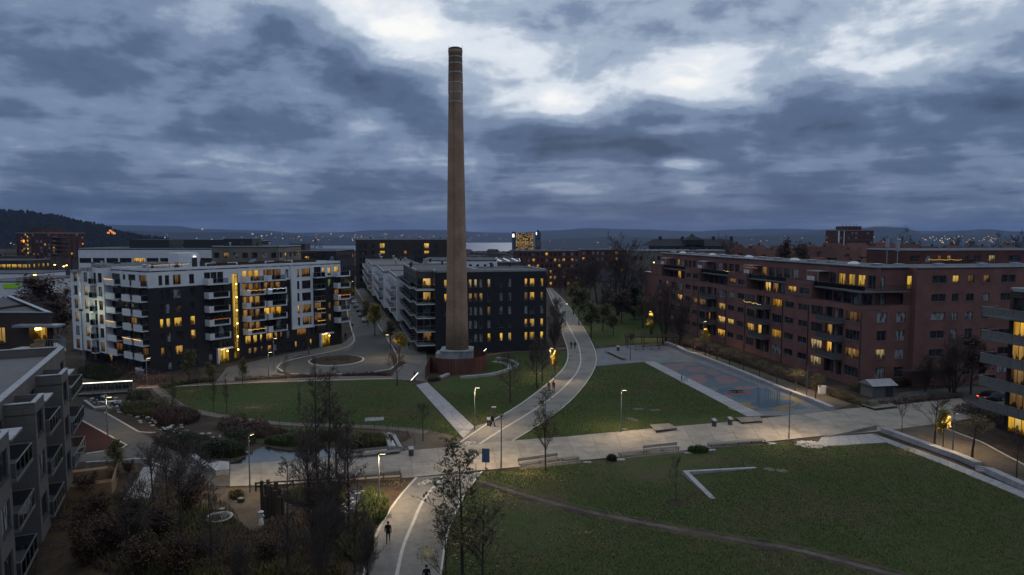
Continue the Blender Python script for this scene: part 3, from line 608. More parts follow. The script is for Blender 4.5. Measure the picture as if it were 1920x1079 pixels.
class Face:
    def __init__(s, b, a, c):
        s.b = b; s.a = Vector(a); s.c = Vector(c); d = s.c-s.a; s.L = d.length; s.u = d.normalized(); s.ang = math.atan2(d.y, d.x); s.ops = []
        s.wa = b.w(*s.a); s.wu = b.u*s.u.x + b.n*s.u.y
    def s_(s, px, z=8.0): return s_on(s.wa, s.wu, px, z)
    def z_(s, py, x): p = s.wa + s.wu*x; return zat(py, p.x, p.y)
    def loc(s, x, y, z): q = s.a + s.u*x + Vector((-s.u.y, s.u.x))*y; return (q.x, q.y, z)
    def win(s, x0, x1, z0, z1, pane='pane_dark', fm='frame_dark', mull=0, tran=0, dep=.2, sill=True, name='window'):
        if x0 > x1: x0, x1 = x1, x0
        if x0 < .02 or x1 > s.L-.02: return None
        w, h = round(x1-x0, 1), round(z1-z0, 2); x1 = x0+w; z1 = z0+h
        if w < .2: return None
        s.ops.append((x0, x1, z0, z1, dep))
        o = link(name, frame_mesh(w, h, mull, tran, dep, fm, sill), s.b.e, s.loc(x0, 0, z0), s.ang)
        obj_mat(link('pane', pane_mesh(w, h, dep), o), MATS[pane]); return o
    def wpx(s, p0, p1, zc, h, pane='pane_dark', zr=8.0, **k): return s.win(s.s_(p0, zr), s.s_(p1, zr), zc-h/2, zc+h/2, pane, **k)
    def wall(s, z0, z1, mats, zone=None, xs_=(), zs_=(), name='wall', x0=0.0, x1=None):
        x1 = s.L if x1 is None else x1; m = MB()
        ops = [o for o in s.ops if o[0] > x0-.01 and o[1] < x1+.01 and o[2] > z0-.01 and o[3] < z1+.01]
        xs = sorted({x0, x1, *[round(v, 4) for o in ops for v in o[:2]], *[v for v in xs_ if x0 < v < x1]})
        zs = sorted({z0, z1, *[round(v, 4) for o in ops for v in o[2:4]], *[v for v in zs_ if z0 < v < z1]})
        for zi in range(len(zs)-1):
            run = None
            for xi in range(len(xs)-1):
                mx_, mz_ = (xs[xi]+xs[xi+1])/2, (zs[zi]+zs[zi+1])/2
                if any(o[0] < mx_ < o[1] and o[2] < mz_ < o[3] for o in ops): continue
                m.quad((xs[xi],0,zs[zi]),(xs[xi+1],0,zs[zi]),(xs[xi+1],0,zs[zi+1]),(xs[xi],0,zs[zi+1]), zone(mx_, mz_) if zone else 0)
        for (a, b, c, d, e) in ops:
            k = zone(a-.05, (c+d)/2) if zone else 0
            m.quad((a,0,c),(a,e,c),(a,e,d),(a,0,d),k).quad((b,0,d),(b,e,d),(b,e,c),(b,0,c),k).quad((a,0,c),(b,0,c),(b,e,c),(a,e,c),k).quad((a,e,d),(b,e,d),(b,0,d),(a,0,d),k)
        mats = [mats] if isinstance(mats, str) else mats
        return m.build(name, [MATS[q] for q in mats], s.b.e, s.loc(0, 0, 0), s.ang)
    def balcony(s, x0, x1, zf, proj=1.6, style='white'):
        w = round(x1-x0, 1); k = ('b', w, proj, style)
        if k not in WM:
            a, r, g_ = MB(), MB(), MB()
            a.box(0, w, -proj, -.01, -.2, 0)
            if style == 'white':        # solid white cheek on one side and front corner, glass to the rest
                a.box(0, .12, -proj+.12, -.01, 0, 1.1); a.box(0, w*.22, -proj, -proj+.12, 0, 1.1); a.box(w-.25, w, -proj, -proj+.12, 0, 1.1)
                g_.box(w*.22, w-.25, -proj+.03, -proj+.06, .05, 1.05); r.box(w*.22, w-.25, -proj+.02, -proj+.07, 1.06, 1.1)
                mats = ('white_panel', 'steel', 'glass_rail')
            elif style == 'box':        # solid white parapet
                a.box(0, w, -proj, -proj+.12, 0, 1.05).box(0, .12, -proj+.12, -.01, 0, 1.05)
                g_.box(w-.05, w-.02, -proj+.12, -.01, 0, 1.05); r.box(w-.08, w, -proj+.12, -.01, 1.06, 1.1)
                mats = ('white_panel', 'steel', 'glass_rail')
            elif style in ('glass', 'grey'):
                for x in np.arange(0, w+.01, max(.9, w/max(1, round(w/1.2)))): r.box(max(0, x-.025), min(w, x+.025), -proj+.01, -proj+.06, 0, 1.05)
                r.box(0, w, -proj, -proj+.07, 1.06, 1.11).box(0, .05, -proj+.07, -.01, 1.06, 1.11).box(w-.05, w, -proj+.07, -.01, 1.06, 1.11)
                g_.box(.03, w-.03, -proj+.025, -proj+.04, .06, 1.04).box(.02, .04, -proj+.06, -.02, .06, 1.04).box(w-.04, w-.02, -proj+.06, -.02, .06, 1.04)
                mats = ('white_concrete' if style == 'glass' else 'frame_grey', 'steel', 'glass_rail')
            else:                       # dark: steel bars / sheet in front of a concrete slab
                for i in range(int(w/.22)+1): r.box(i*.22, i*.22+.03, -proj+.02, -proj+.05, 0, 1.0)
                r.box(0, w, -proj, -proj+.07, 1.0, 1.06).box(0, .06, -proj+.07, -.01, 1.0, 1.06).box(w-.06, w, -proj+.07, -.01, 1.0, 1.06)
                g_.box(.0, w, -proj+.055, -proj+.075, .08, .92).box(.0, .02, -proj+.08, -.02, .08, .92).box(w-.02, w, -proj+.08, -.02, .08, .92)
                mats = ('frame_grey', 'dark_metal', 'frame_grey')
            WM[k] = (a.mesh('balcony', MATS[mats[0]]), r.mesh('railing', MATS[mats[1]]), g_.mesh('panel', MATS[mats[2]]))
        bm, rm, gm = WM[k]; o = link('balcony', bm, s.b.e, s.loc(x0, 0, zf), s.ang); link('railing', rm, o); link('panel', gm, o); return o
def vents(b, spots, z, seed, mat='zinc'):
    rg = random.Random(seed)
    for (x, y) in spots:
        m = MB()
        if rg.random() < .5: m.lathe([(.25,z-.05),(.25,z+.7),(.4,z+.75),(.42,z+.95),(.1,z+1.1)], 10, 0, (x, y))
        else: w = rg.uniform(.4, .9); m.box(x-w, x+w, y-w*.7, y+w*.7, z-.05, z+rg.uniform(.5, 1.0)).box(x-w*.6, x+w*.6, y-w*.4, y+w*.4, z+.5, z+1.15)
        b.part('roof_vent', m, mat if rg.random() < .6 else 'dark_metal')

# ================================================================== A: white and charcoal apartment block
A = Bld('apartment_block', 'white and charcoal apartment block with tall yellow stairwell window by the turning circle', 'building', G(284,703), G(641,644))
H = 19.6; ZC = [1.15+2.72*k for k in range(7)]
f = A.face((0,0), (A.L,0)); s = f.s_
zone_x = {k: s(v) for k, v in dict(bal0=381, stair0=435, b2=452, w1=546, w2=588, r=606).items()}
def zoneA(x, z):
    if z > 16.1: return 0
    if zone_x['w1'] < x < zone_x['w2'] and z > 4.9: return 0
    if zone_x['b2'] < x < s(493)-.4 and z > 13.4: return 0
    return 1
litA = {(0,3):'lit_yellow',(1,3):'lit_yellow',(2,3):'lit_yellow',(3,3):'lit_yellow',(3,2):'lit_amber',(0,1):'lit_warm',(2,1):'lit_amber',(2,6):'lit_dim'}
for ci, (a, b_) in enumerate(((301,308),(313,321),(328,342.5),(358,367))):
    for k in range(7):
        if ci == 0 and k == 0: continue
        pn = litA.get((ci, k), random.Random(ci*9+k).choice(['pane_dark','pane_curtain','pane_dark']))
        f.wpx(a, b_, ZC[k], 1.75 if k else 1.3, pn, mull=1 if ci == 2 else 0, tran=.25)
rg = random.Random(5)
def balc_col(pa, pb, ks, litk, seed, style='white', proj=1.7, doors=3):
    x0, x1 = s(pa), s(pb); r2 = random.Random(seed)
    for k in ks:
        zf = ZC[k]-1.2; n = doors; wd = (x1-x0-.3)/n
        for i in range(n):
            pn = litk.get(k, None)
            if pn is None: pn = r2.choice(['pane_dark','pane_black','pane_curtain','pane_dark'])
            elif i and r2.random() < .35: pn = 'lit_dim'
            f.win(x0+.15+i*wd, x0+.05+(i+1)*wd, zf+.08, zf+2.25, pn, sill=False)
        f.balcony(x0, x1, zf, proj, style)
balc_col(384.5, 423.5, (2,3,4,5,6), {}, 1)
balc_col(455, 491, (2,3,4,5,6), {6:'lit_amber',4:'lit_warm',3:'lit_warm',5:'lit_dim',2:'lit_dim'}, 2)
balc_col(495, 530, (2,3,4,5,6), {6:'lit_dim',5:'lit_dim',3:'lit_amber'}, 3)
f.win(s(386)+.1, s(392), ZC[3]-.6, ZC[3]+.6, 'lit_yellow') if False else None
# stairwell glazing: tall lit strip with a landing lamp each floor
x0, x1 = s(437.5), s(448.5); st = f.win(x0, x1, .5, 18.0, 'lit_yellow', mull=1, sill=False, name='stair_window')
for k in range(7): MB().box((x1-x0)*.5, (x1-x0)-.08, .1, .2, .5+2.72*k-.06, .5+2.72*k+.06).build('transom', MATS['frame_dark'], st)
for k in range(6): MB().lathe([(.02,0),(.14,.05),(.17,.15),(.12,.27),(.02,.32)], 8, 0, ((x1-x0)*.72, .08)).build('landing_lamp', MATS['bulb_gold'], st, (0,0,1.6+2.72*k))
# lower rows
for k, cols in ((1, ((459,470,'lit_yellow'),(474,482,'lit_yellow'),(487,492,'lit_amber'),(498.5,511,'lit_amber'),(513.5,520,'lit_dim'),(524,529.5,'lit_dim'),(537,543,'pane_curtain'),(556,575,'lit_dim'),(581,586,'pane_dark'),(588,594,'pane_dark'),(610,614,'pane_dark'),(386,394,'pane_dark'),(399,408,'pane_black'),(415,426,'pane_dark'))),
                (0, ((464,471,'lit_dim'),(474,482,'lit_dim'),(488,492,'lit_dim'),(500,508,'lit_warm'),(512,518,'pane_curtain'),(521,527,'pane_dark'),(536,548,'pane_dark'),(552,556.5,'lit_amber'),(558,572,'pane_dark'),(580,584,'lit_amber'),(390,397,'pane_curtain')))):
    for a, b_, pn in cols: f.wpx(a, b_, ZC[k]+(.1 if k else .35), 1.7 if k else 1.35, pn, mull=1 if b_-a > 9 else 0)
for k in range(2, 7):
    f.wpx(537, 542.5, ZC[k], 1.7, 'pane_curtain' if k in (4,6) else 'pane_dark')
    f.wpx(558.5, 563, ZC[k], 1.75, 'lit_amber' if k == 3 else 'lit_dim' if k == 6 else 'pane_dark')
    f.wpx(567.5, 584, ZC[k], 1.75, {6:'lit_dim',3:'lit_dim',2:'lit_dim'}.get(k, 'pane_dark'), mull=2)
    f.wpx(616, 621.5, ZC[k], 1.7, {6:'lit_amber',5:'lit_green',3:'lit_dim',2:'lit_dim'}.get(k, 'pane_dark'))
    f.wpx(606, 610, ZC[k], 1.7, 'lit_amber' if k == 6 else 'pane_dark')
    x0, x1 = s(589), s(604.5); zf = ZC[k]-1.2
    f.win(x0+.2, x1-.2, zf+.06, zf+2.3, 'lit_dim' if k in (2,3) else 'pane_dark', mull=2, sill=False); f.balcony(x0, x1, zf, 1.2, 'glass')
    x0 = s(626); f.win(x0+.3, A.L-.4, zf+.06, zf+2.2, 'lit_amber' if k in (6,) else 'lit_dim' if k in (3,4) else 'pane_dark', mull=1, sill=False); f.balcony(x0, A.L+1.6, zf, 1.6, 'white')
# entrances
for a, b_, lab in ((409,432,0),(601,621,1)):
    x0, x1 = s(a, 1), s(b_, 1); o = f.win(x0, x1, .08, 2.7, 'lit_yellow', fm='frame_dark', mull=3, sill=False, dep=.5, name='entrance_door')
    MB().box(-.35, x1-x0+.35, -.7, -.01, 2.75, 3.05).box(-.35, -.1, -.7, -.01, -.05, 2.75).build('porch', MATS['white_panel'], o)
    MB().box(.4, .9, -.5, -.3, 2.68, 2.745).build('porch_lamp', MATS['bulb_gold'], o)
f.wall(0, H, ['white_panel', 'charcoal_brick'], zoneA, [zone_x['w1'], zone_x['w2'], zone_x['b2'], s(493)-.4], [16.1, 4.9, 13.4])
# white storey-high bay edge strips stand proud of the dark wall
A.part('bay_edge', MB().box(zone_x['w1'], zone_x['w1']+.25, -.35, -.01, 4.9, H-.2).box(zone_x['w1']+.25, zone_x['w2'], -.35, -.01, 4.9, 5.15), 'white_panel')
# stepped side wing along the stream
g = A.face((0,60), (0,0)); ys = lambda px, x=0: 60 - g.s_(px)
steps = [(212,198),(176.5,171),(156,151.5)]; o_prev = 0.0; y_prev = 0.0; yend = None; seg = []
plane = 0.0
for (pr_, pl_) in steps:
    q = A.face((-plane, 60), (-plane, 0)); y1 = 60 - q.s_(pr_); r = A.face((-plane, y1), (-plane-30, y1)); oo = plane + r.s_(pl_); seg.append((y1, plane, oo)); plane = oo
q = A.face((-plane, 90), (-plane, 0)); yend = 90 - q.s_(136)
side0 = A.face((0, seg[0][0]), (0, 0)); L0 = side0.L
for k in range(7):
    zf = ZC[k]-1.2
    for j, (pa, pb, st_) in enumerate(((263.5,279,'box'),(243.5,259,'box'),(213,230,'box'))):
        xa, xb = side0.s_(pa), side0.s_(pb)
        if k == 0 and j: continue
        side0.win(xa+.15, xb-.2, zf+.06, zf+2.2, random.Random(k*5+j).choice(['pane_dark','pane_dark','lit_dim','pane_black']), mull=1, sill=False)
        side0.balcony(xa, xb, zf+.15, 1.3, 'box')
    side0.win(side0.s_(281), side0.s_(282.6), ZC[k]-.8, ZC[k]+.9, 'pane_dark'); side0.win(side0.s_(234), side0.s_(239), ZC[k]-.8, ZC[k]+.9, 'pane_dark')
side0.wall(0, H, ['white_panel','charcoal_brick'], lambda x, z: 0 if z > 16.1 or x < side0.s_(224) and z > 13 else 1, [side0.s_(224)], [16.1, 13])
for i, (y1, o0, o1) in enumerate(seg):
    y2 = seg[i+1][0] if i < len(seg)-1 else yend; top = (H+.5, H-.3, H-.9)[i]
    ret = A.face((-o1, y1), (-o0, y1)); ret.wall(2.7, top, 'white_panel')
    sd_ = A.face((-o1, y2), (-o1, y1)); LL = sd_.L
    for k in range(1, 7):
        zf = ZC[k]-1.2
        sd_.win(LL-.9-1.5, LL-.7, zf+.4, zf+2.2, random.Random(i*7+k).choice(['pane_dark','lit_dim','pane_curtain','lit_pale']), mull=1)
        if LL > 4.2:
            sd_.win(.6, LL-3.2, zf+.06, zf+2.2, random.Random(i*17+k).choice(['pane_dark','pane_dark','lit_pale','pane_black']), mull=3, sill=False); sd_.balcony(.4, LL-3.0, zf, .9, 'glass')
    sd_.wall(2.7, top, 'white_panel')
    low = A.face((-o1+2.2, y2), (-o1+2.2, y1+.01))
    for j in range(int(low.L/3)): low.win(.5+3*j, 2.3+3*j, .5, 2.2, 'lit_warm' if (j+i) % 3 == 0 else 'pane_dark')
    low.wall(0, 2.7, 'charcoal_brick')
    A.part('bay_soffit', MB().box(-o1, 8, y1, y2, 2.68, 2.72), 'white_panel')
    A.roof([(-o1, y1), (12, y1), (12, y2), (-o1, y2)], top-.3, 'felt_roof')
A.face((-plane, yend), (-plane, yend-.1)) if False else None
A.roof([(0,0),(A.L,0),(A.L,14),(0,14)], H-.3, 'felt_roof', coping='white_panel')
A.face((A.L,0),(A.L,14)).wall(0, H, ['white_panel','charcoal_brick'], lambda x, z: 0 if z > 16 else 1, (), [16.0])
b_ = A.face((A.L,14),(0,14)); b_.wall(0, H, 'white_panel')
# roof-top stair house, planters, pergola, vents
xh0, xh1 = s(359, 19), s(398, 19)
A.part('stair_house', MB().box(xh0, xh1, 4.5, 8.5, H-.35, H+2.7), 'white_panel'); A.part('stair_house_door', MB().box(xh1-1.6, xh1-.6, 4.38, 4.49, H-.3, H+1.75), 'frame_dark'); A.part('door_lamp', MB().box(xh1-1.3, xh1-.9, 4.2, 4.37, H+1.9, H+2.05), 'led_white')
for i in range(13):
    xa = s(404, 19)+i*2.3
    if xa < A.L-5: A.part('planter', MB().box(xa, xa+2.0, 2.2+.5*(i % 3), 3.1+.5*(i % 3), H-.31, H+.45+.2*(i % 2)), 'wood_dark')
for i in range(14): A.part('roof_rail_post', MB().box(s(300,19)+i*2.4, s(300,19)+i*2.4+.05, 1.2, 1.25, H-.3, H+.95), 'dark_metal')
A.part('roof_rail', MB().box(s(300,19), s(300,19)+32, 1.2, 1.25, H+.96, H+1.0), 'dark_metal')
px_ = A.L-12; A.part('pergola', MB().box(px_, px_+.12, 4, 4.12, H-.3, H+2.1).box(px_+8, px_+8.12, 4, 4.12, H-.3, H+2.1).box(px_, px_+8.12, 3.9, 4.0, H+2.1, H+2.25).box(px_, px_+.12, 7, 7.12, H-.3, H+2.1).box(px_+8, px_+8.12, 7, 7.12, H-.3, H+2.1).box(px_, px_+8.12, 7.12, 7.22, H+2.1, H+2.25), 'wood_dark')
vents(A, [(2,5),(5,8),(8,4.5),(12,9),(16,5),(17,11),(28,9),(36,10),(40,6),(3,18),(1,24),(4,27)], H-.3, 3)

# ================================================================== B: black gable building and its white street wing
Bb = Bld('apartment_block', 'black apartment block right behind the brick chimney, with a stack of corner balconies', 'building', onray(817,146), onray(1024,152))
f = Bb.face((0,0), (Bb.L,0)); HB = 18.2
ZB = [f.z_(p, Bb.L*.5) for p in (632.7, 607.7, 582.7, 557, 531)]
litB = {}
for c in (6,7,8):
    litB[(c,4)] = 'lit_amber'; litB[(c,3)] = 'lit_amber'; litB[(c,1)] = 'lit_amber'; litB[(c,0)] = 'lit_yellow'
litB.update({(8,3):'lit_warm',(6,3):'lit_dim',(6,1):'lit_warm',(3,0):'lit_yellow',(4,0):'lit_yellow',(5,0):'lit_yellow',(0,3):'lit_dim',(1,3):'lit_dim',(3,2):'lit_dim',(0,4):'lit_pale',(1,4):'lit_pale',(3,4):'lit_pale',(2,3):'lit_dim'})
for ci, (a, w_) in enumerate(((882,5.6),(892,5.8),(902,5.8),(917,6),(940,6),(956,6),(986.5,6),(997.7,8.6),(1016,5.6))):
    for k in range(5):
        f.wpx(a-w_/2, a+w_/2, ZB[k], 1.75, litB.get((ci,k), random.Random(ci*3+k).choice(['pane_curtain','pane_dark','pane_curtain'])), zr=9, tran=.3, fm='frame_grey')
for k in (2,3,4): f.wpx(833, 839, ZB[k], 1.75, 'lit_amber' if k > 2 else 'pane_dark', zr=9, tran=.3, fm='frame_grey')
f.wall(0, HB, 'black_board')
Bb.face((Bb.L,0),(Bb.L,16)).wall(0, HB, 'black_board')
for k in range(5): Bb.face((Bb.L,0),(Bb.L,16)).balcony(9, 13, ZB[k]-1.3, 1.4, 'glass')
# west side: saw-tooth of dark and white bays stepping out towards the street
segs = [(817,787,HB,'grey_brick',0.0),(757,744,519,'white_panel',2.9),(728,719.5,509,'white_panel',2.9),(706.5,698,497,'white_panel',2.9)]
plane = 0.0; y_at = 0.0; rows = []
for i, (pr_, pl_, tp, mt, zb) in enumerate(segs):
    q = Bb.face((-plane, 300), (-plane, 0)); y1 = 4.6 if i == 0 else 300 - q.s_(pr_, 9); r = Bb.face((-plane, y1), (-plane-30, y1)); oo = plane + (3.5 if i == 0 else r.s_(pl_, 9))
    p = Bb.w(-oo, y1); top = tp if i == 0 else zat(tp, p.x, p.y); rows.append((y1, plane, oo, top, mt, zb)); plane = oo
q = Bb.face((-plane, 300), (-plane, 0)); yend = 300 - q.s_(680, 9)
Bb.face((0, 4.6), (0, 0)).wall(0, HB, 'black_board')
for i, (y1, o0, o1, top, mt, zb) in enumerate(rows):
    y2 = rows[i+1][0] if i < len(rows)-1 else yend
    ret = Bb.face((-o1, y1), (-o0, y1)); LL = ret.L
    if i == 0:
        for k in range(5):
            zf = ZB[k]-1.25
            ret.win(.3, 1.2, zf+.06, zf+2.2, 'pane_dark', sill=False); ret.win(1.4, 3.2, zf+.06, zf+2.2, {4:'lit_amber',3:'lit_warm',0:'lit_dim'}.get(k, 'pane_curtain'), mull=1, sill=False)
            ret.balcony(-.4, LL-.05, zf, 4.4, 'glass')
    ret.wall(zb, top, mt)
    sd_ = Bb.face((-o1, y2), (-o1, y1)); LL = sd_.L; rq = random.Random(i)
    for k in range(5):
        zf = ZB[k]-1.25
        if zf < zb-.2 or zf+2.3 > top: continue
        x = LL-1.0
        while x > 3.2:
            if i == 0: x -= 3.4; sd_.win(x, x+1.6, zf+.06, zf+2.2, rq.choice(['pane_dark','lit_dim','pane_curtain','pane_black']), mull=1, sill=False); sd_.balcony(x-.4, x+2.3, zf, 1.3, 'glass')
            else:
                x -= 5.2
                if x < .3: break
                sd_.win(x, x+2.4, zf+.06, zf+2.2, rq.choice(['pane_dark','lit_amber','pane_dark','lit_dim']), mull=2, sill=False); sd_.balcony(x-.3, x+3.2, zf, 1.5, 'box'); sd_.win(x+3.6, x+4.6, zf+.8, zf+2.2, 'pane_dark')
            x -= 1.0
    sd_.wall(zb, top, mt)
    if zb: 
        Bb.face((-o1+1.8, y2), (-o1+1.8, y1+.02)).wall(0, zb, 'charcoal_brick'); Bb.part('bay_soffit', MB().box(-o1, 4, y1, y2, zb-.02, zb+.02), 'white_panel')
        Bb.face((-o1+1.8, y1+.02), (-o0, y1+.02)).wall(0, zb, 'charcoal_brick') if o1-1.8 > o0 else None
    Bb.roof([(-o1, y1), (10, y1), (10, y2), (-o1, y2)], top-.32, 'felt_light' if i else 'felt_roof')
Bb.roof([(0,0),(Bb.L,0),(Bb.L,16),(10.02,16),(10.02,4.58),(0,4.58)], HB-.3, 'felt_roof')
vents(Bb, [(-4, 12), (-3, 20), (-6, 30), (2, 34), (-5, 44), (-3, 52), (-8, 60), (-4,66), (-9, 75), (-7, 88), (-12, 100), (14, 8), (19, 10), (5, 24), (4, 40), (-2,48), (1,58)], HB+.3, 8)
# ================================================================== C: dark brick block closing the street
C_ = Bld('brick_block', 'long dark brown brick apartment block closing the end of the street', 'building', onray(668,330), onray(866,334))
f = C_.face((0,0),(C_.L,0)); HC = f.z_(449, 20); big = ((717,459),(800,459))
rq = random.Random(3)
for k in range(7):
    zc_ = HC-3.2-3.25*k
    for j, p in enumerate((676,684,700,717,734,744,760,777,788,800,818,836,850)):
        lit = (j in (3, 9) and k in (0, 1)) or (j == 6 and k == 1) or (k > 2 and rq.random() < .12)
        w = 4.6 if j in (3, 9) else 2.8 if j in (0, 6, 11) else 3.6
        f.wpx(p-w, p+w, zc_, 2.5 if (j in (3, 9) and k == 0) else 1.7, ('lit_yellow' if k == 0 else 'lit_amber') if lit else 'pane_dark', zr=15, mull=1 if w > 3 else 0)
f.wall(-1, HC, 'brown_brick')
sd_ = C_.face((0,46),(0,0))
for k in range(7):
    for j in range(9): sd_.win(1.2+5*j, 3.0+5*j, HC-4-3.25*k, HC-2.2-3.25*k, 'lit_dim' if (j*3+k) % 5 == 0 else 'pane_dark')
sd_.wall(-1, HC, 'grey_brick')
C_.roof([(0,0),(C_.L,0),(C_.L,46),(0,46)], HC-.2, 'felt_roof'); vents(C_, [(x, 6+3*(i % 3)) for i, x in enumerate(np.linspace(2, 46, 9))]+[(2, y) for y in (14, 22, 30, 38)], HC-.2, 4)
# ================================================================== E: red brick terrace on the east side
def line_at(px): k = (px-960)/F; D = 79.7/(k+.181); return Vector((k*D, D))
pE0, pE1 = line_at(1221), line_at(1618)
E = Bld('brick_terrace', 'long red brick apartment terrace with stepped roof terraces along the playground', 'building', pE0, pE1)
f = E.face((0,0),(E.L,0)); s = lambda px: f.s_(px, 8.0); ZE = [2.4+3.17*k for k in range(6)]; rq = random.Random(21)
LOW, TER, PEN = 14.05, 17.3, 20.2
dk = lambda: rq.choice(['pane_dark','pane_dark','pane_curtain','pane_black'])
lit = {(1345,2):'lit_warm',(1345,1):'lit_amber',(1345,0):'lit_amber',(1311,2):'lit_dim',(1364,1):'lit_yellow',(1297,2):'lit_warm',(1399,1):'lit_amber',(1446,3):'lit_amber',(1446,1):'lit_amber',(1519,1):'lit_pale',(1519,0):'lit_pale',(1584,3):'lit_dim',(1584,1):'lit_warm',(1270,2):'lit_amber',(1247,3):'lit_dim',(1235,2):'lit_dim',(1258,0):'lit_dim',(1364,4):'lit_dim',(1471,4):'lit_amber'}
for (a, b_) in ((1235,1240),(1247,1252),(1258,1267),(1270,1279),(1284,1294),(1298,1307),(1311,1322),(1346,1360),(1364,1376),(1382,1394),(1400,1414),(1447,1465),(1471,1487),(1496,1513),(1520,1541),(1584,1611)):
    for k in range(4):
        band = a in (1284,1298,1364,1382,1471,1496)
        h = 1.25 if band else 1.75
        key = next((v for (p, kk), v in lit.items() if kk == k and abs(p-a) < 2), None)
        f.wpx(a, b_, ZE[k]+(.15 if band else 0), h, key or dk(), mull=1 if band else 3 if b_-a > 10 else 1, fm='frame_grey')
for bi, (a, b_) in enumerate(((1325,1343),(1418,1443),(1546,1580))):
    x0, x1 = s(a), s(b_)
    for k in range(4):
        zf = ZE[k]-1.35; wd = x1-x0
        f.win(x0+.1, x0+wd*.42, zf+.06, zf+2.4, {(1,1):'lit_yellow',(2,1):'lit_amber',(2,2):'lit_warm',(0,1):'lit_dim'}.get((bi,k), 'pane_black'), dep=.5, sill=False, fm='frame_grey')
        f.win(x0+wd*.45, x0+wd*.68, zf+.06, zf+2.4, 'pane_curtain', dep=.5, sill=False, fm='frame_white'); f.win(x0+wd*.71, x1-.1, zf+.06, zf+2.4, 'pane_dark', dep=.5, sill=False, fm='frame_grey')
        if k: f.balcony(x0-.1, x1+.2, zf, 1.7, 'dark')
blocks = [(1222,1240),(1283.5,1310),(1363.5,1398),(1471,1519)]
bx = [(s(a) if a > 1223 else 0.0, s(b_)) for a, b_ in blocks]
for i, (x0, x1) in enumerate(bx):
    w = x1-x0
    if i: f.win(x0+w*.08, x0+w*.42, ZE[4]-.5, ZE[4]+.75, 'lit_amber' if i == 3 else 'lit_dim' if i == 2 else 'pane_dark', mull=1, fm='frame_grey'); f.win(x0+w*.56, x0+w*.94, ZE[4]-.5, ZE[4]+.75, 'pane_dark', mull=1, fm='frame_grey')
f.wall(0, LOW, 'red_brick')
for (x0, x1) in bx:
    f.wall(LOW, TER, 'red_brick', x0=x0, x1=x1)
    E.face((x1, 0), (x1, 3.5)).wall(LOW-.02, TER, 'red_brick'); 
    if x0 > .1: E.face((x0, 3.5), (x0, 0)).wall(LOW-.02, TER, 'red_brick')
    E.part('terrace_floor', MB().box(x0, x1, .0, 3.5, 16.2, 16.4), 'felt_light'); E.part('coping', MB().box(x0-.05, x1+.05, -.05, .25, TER, TER+.08), 'dark_metal')
E.part('coping', MB().box(0, E.L, -.05, .22, LOW+.005, LOW+.09), 'dark_metal'); E.part('terrace_floor', MB().box(0, E.L, .23, 3.5, 13.1, 13.3), 'felt_light')
gaps = [(bx[i][1], bx[i+1][0] if i < 3 else E.L) for i in range(4)]
w4 = E.face((0, 2.6), (E.L, 2.6)); w5 = E.face((0, 3.5), (E.L, 3.5))
for gi, (x0, x1) in enumerate(gaps):
    n = max(2, int((x1-x0)/2.6)); wd = (x1-x0-.6)/n
    for j in range(n):
        w4.win(x0+.3+j*wd, x0+.3+j*wd+wd*.8, 13.45, 15.7, 'lit_amber' if (gi, j) in ((2,1),(0,2)) else 'lit_warm' if (gi, j) == (2,2) else 'pane_curtain' if j == n-2 else 'pane_dark', mull=1, sill=False, fm='frame_grey')
        w5.win(x0+.2+j*wd, x0+.2+j*wd+wd*.7, 16.6, 18.9, 'lit_yellow' if gi == 3 and 0 < j < 4 else 'lit_warm' if (gi, j) in ((0,1),(2,0)) else 'pane_curtain' if (j+gi) % 4 == 2 else 'pane_dark', mull=1, sill=False, fm='frame_grey')
    w4.wall(13.2, 16.3, 'red_brick', x0=x0, x1=x1)
    E.part('terrace_floor', MB().box(x0+.01, x1-.01, .5, 3.5, 16.1, 16.35), 'frame_grey')
    r = MB()
    for q in np.arange(x0, x1, .25): r.box(q, q+.03, .52, .55, 16.35, 17.3)
    r.box(x0, x1, .5, .57, 17.3, 17.36); E.part('railing', r, 'dark_metal'); E.part('rail_panel', MB().box(x0, x1, .56, .58, 16.45, 17.2), 'glass_rail')
w5.wall(16.2, PEN, 'red_brick')
# recessed awnings / white cabinets on the terraces, downpipes
for x0, x1 in bx:
    E.part('awning', MB().box(x1-3.2, x1+.4, 1.0, 3.4, 19.0, 19.15).box(x1-3.1, x1-3.0, 1.0, 1.1, 16.4, 19.0).box(x1+.2, x1+.3, 1.0, 1.1, 16.4, 19.0), 'zinc')
    E.part('terrace_screen', MB().box(x1-2.9, x1-1.8, .9, .98, 16.4, 18.1).box(x1-1.7, x1-.6, .9, .98, 16.4, 18.1), 'white_concrete')
for p in (1280,1309,1361,1397,1467,1515,1614):
    x = s(p); E.part('downpipe', MB().box(x-.08, x+.08, -.14, -.01, 0, LOW-1.2), 'dark_metal')
# gable end facing the camera
g = E.face((E.L,0),(E.L,60)); sg = lambda px: g.s_(px, 8.0); xs = sg(1706)
for k in range(4):
    for a, b_ in ((1643,1662),(1679,1696.5)):
        g.wpx(a, b_, ZE[k], 1.75, 'lit_pale' if (a, k) == (1643,1) else rq.choice(['pane_dark','pane_curtain']), mull=1, fm='frame_grey')
g.wall(0, LOW, 'red_brick', x1=xs)
E.part('coping', MB().box(E.L-.22, E.L+.05, 0, xs, LOW+.005, LOW+.09), 'dark_metal')
g4 = E.face((E.L-2.6, 2.6),(E.L-2.6, 60)); g5 = E.face((E.L-1.2, 3.5),(E.L-1.2, 60))
for a, b_, pn in ((1648,1656,'pane_curtain'),(1680,1692,'pane_dark')): x0 = g4.s_(a, 15); g4.win(x0, x0+1.0+(b_-a)*.04, 13.4, 15.7, pn, sill=False, fm='frame_grey')
g4.wall(13.2, 16.3, 'red_brick', x1=xs-2.6)
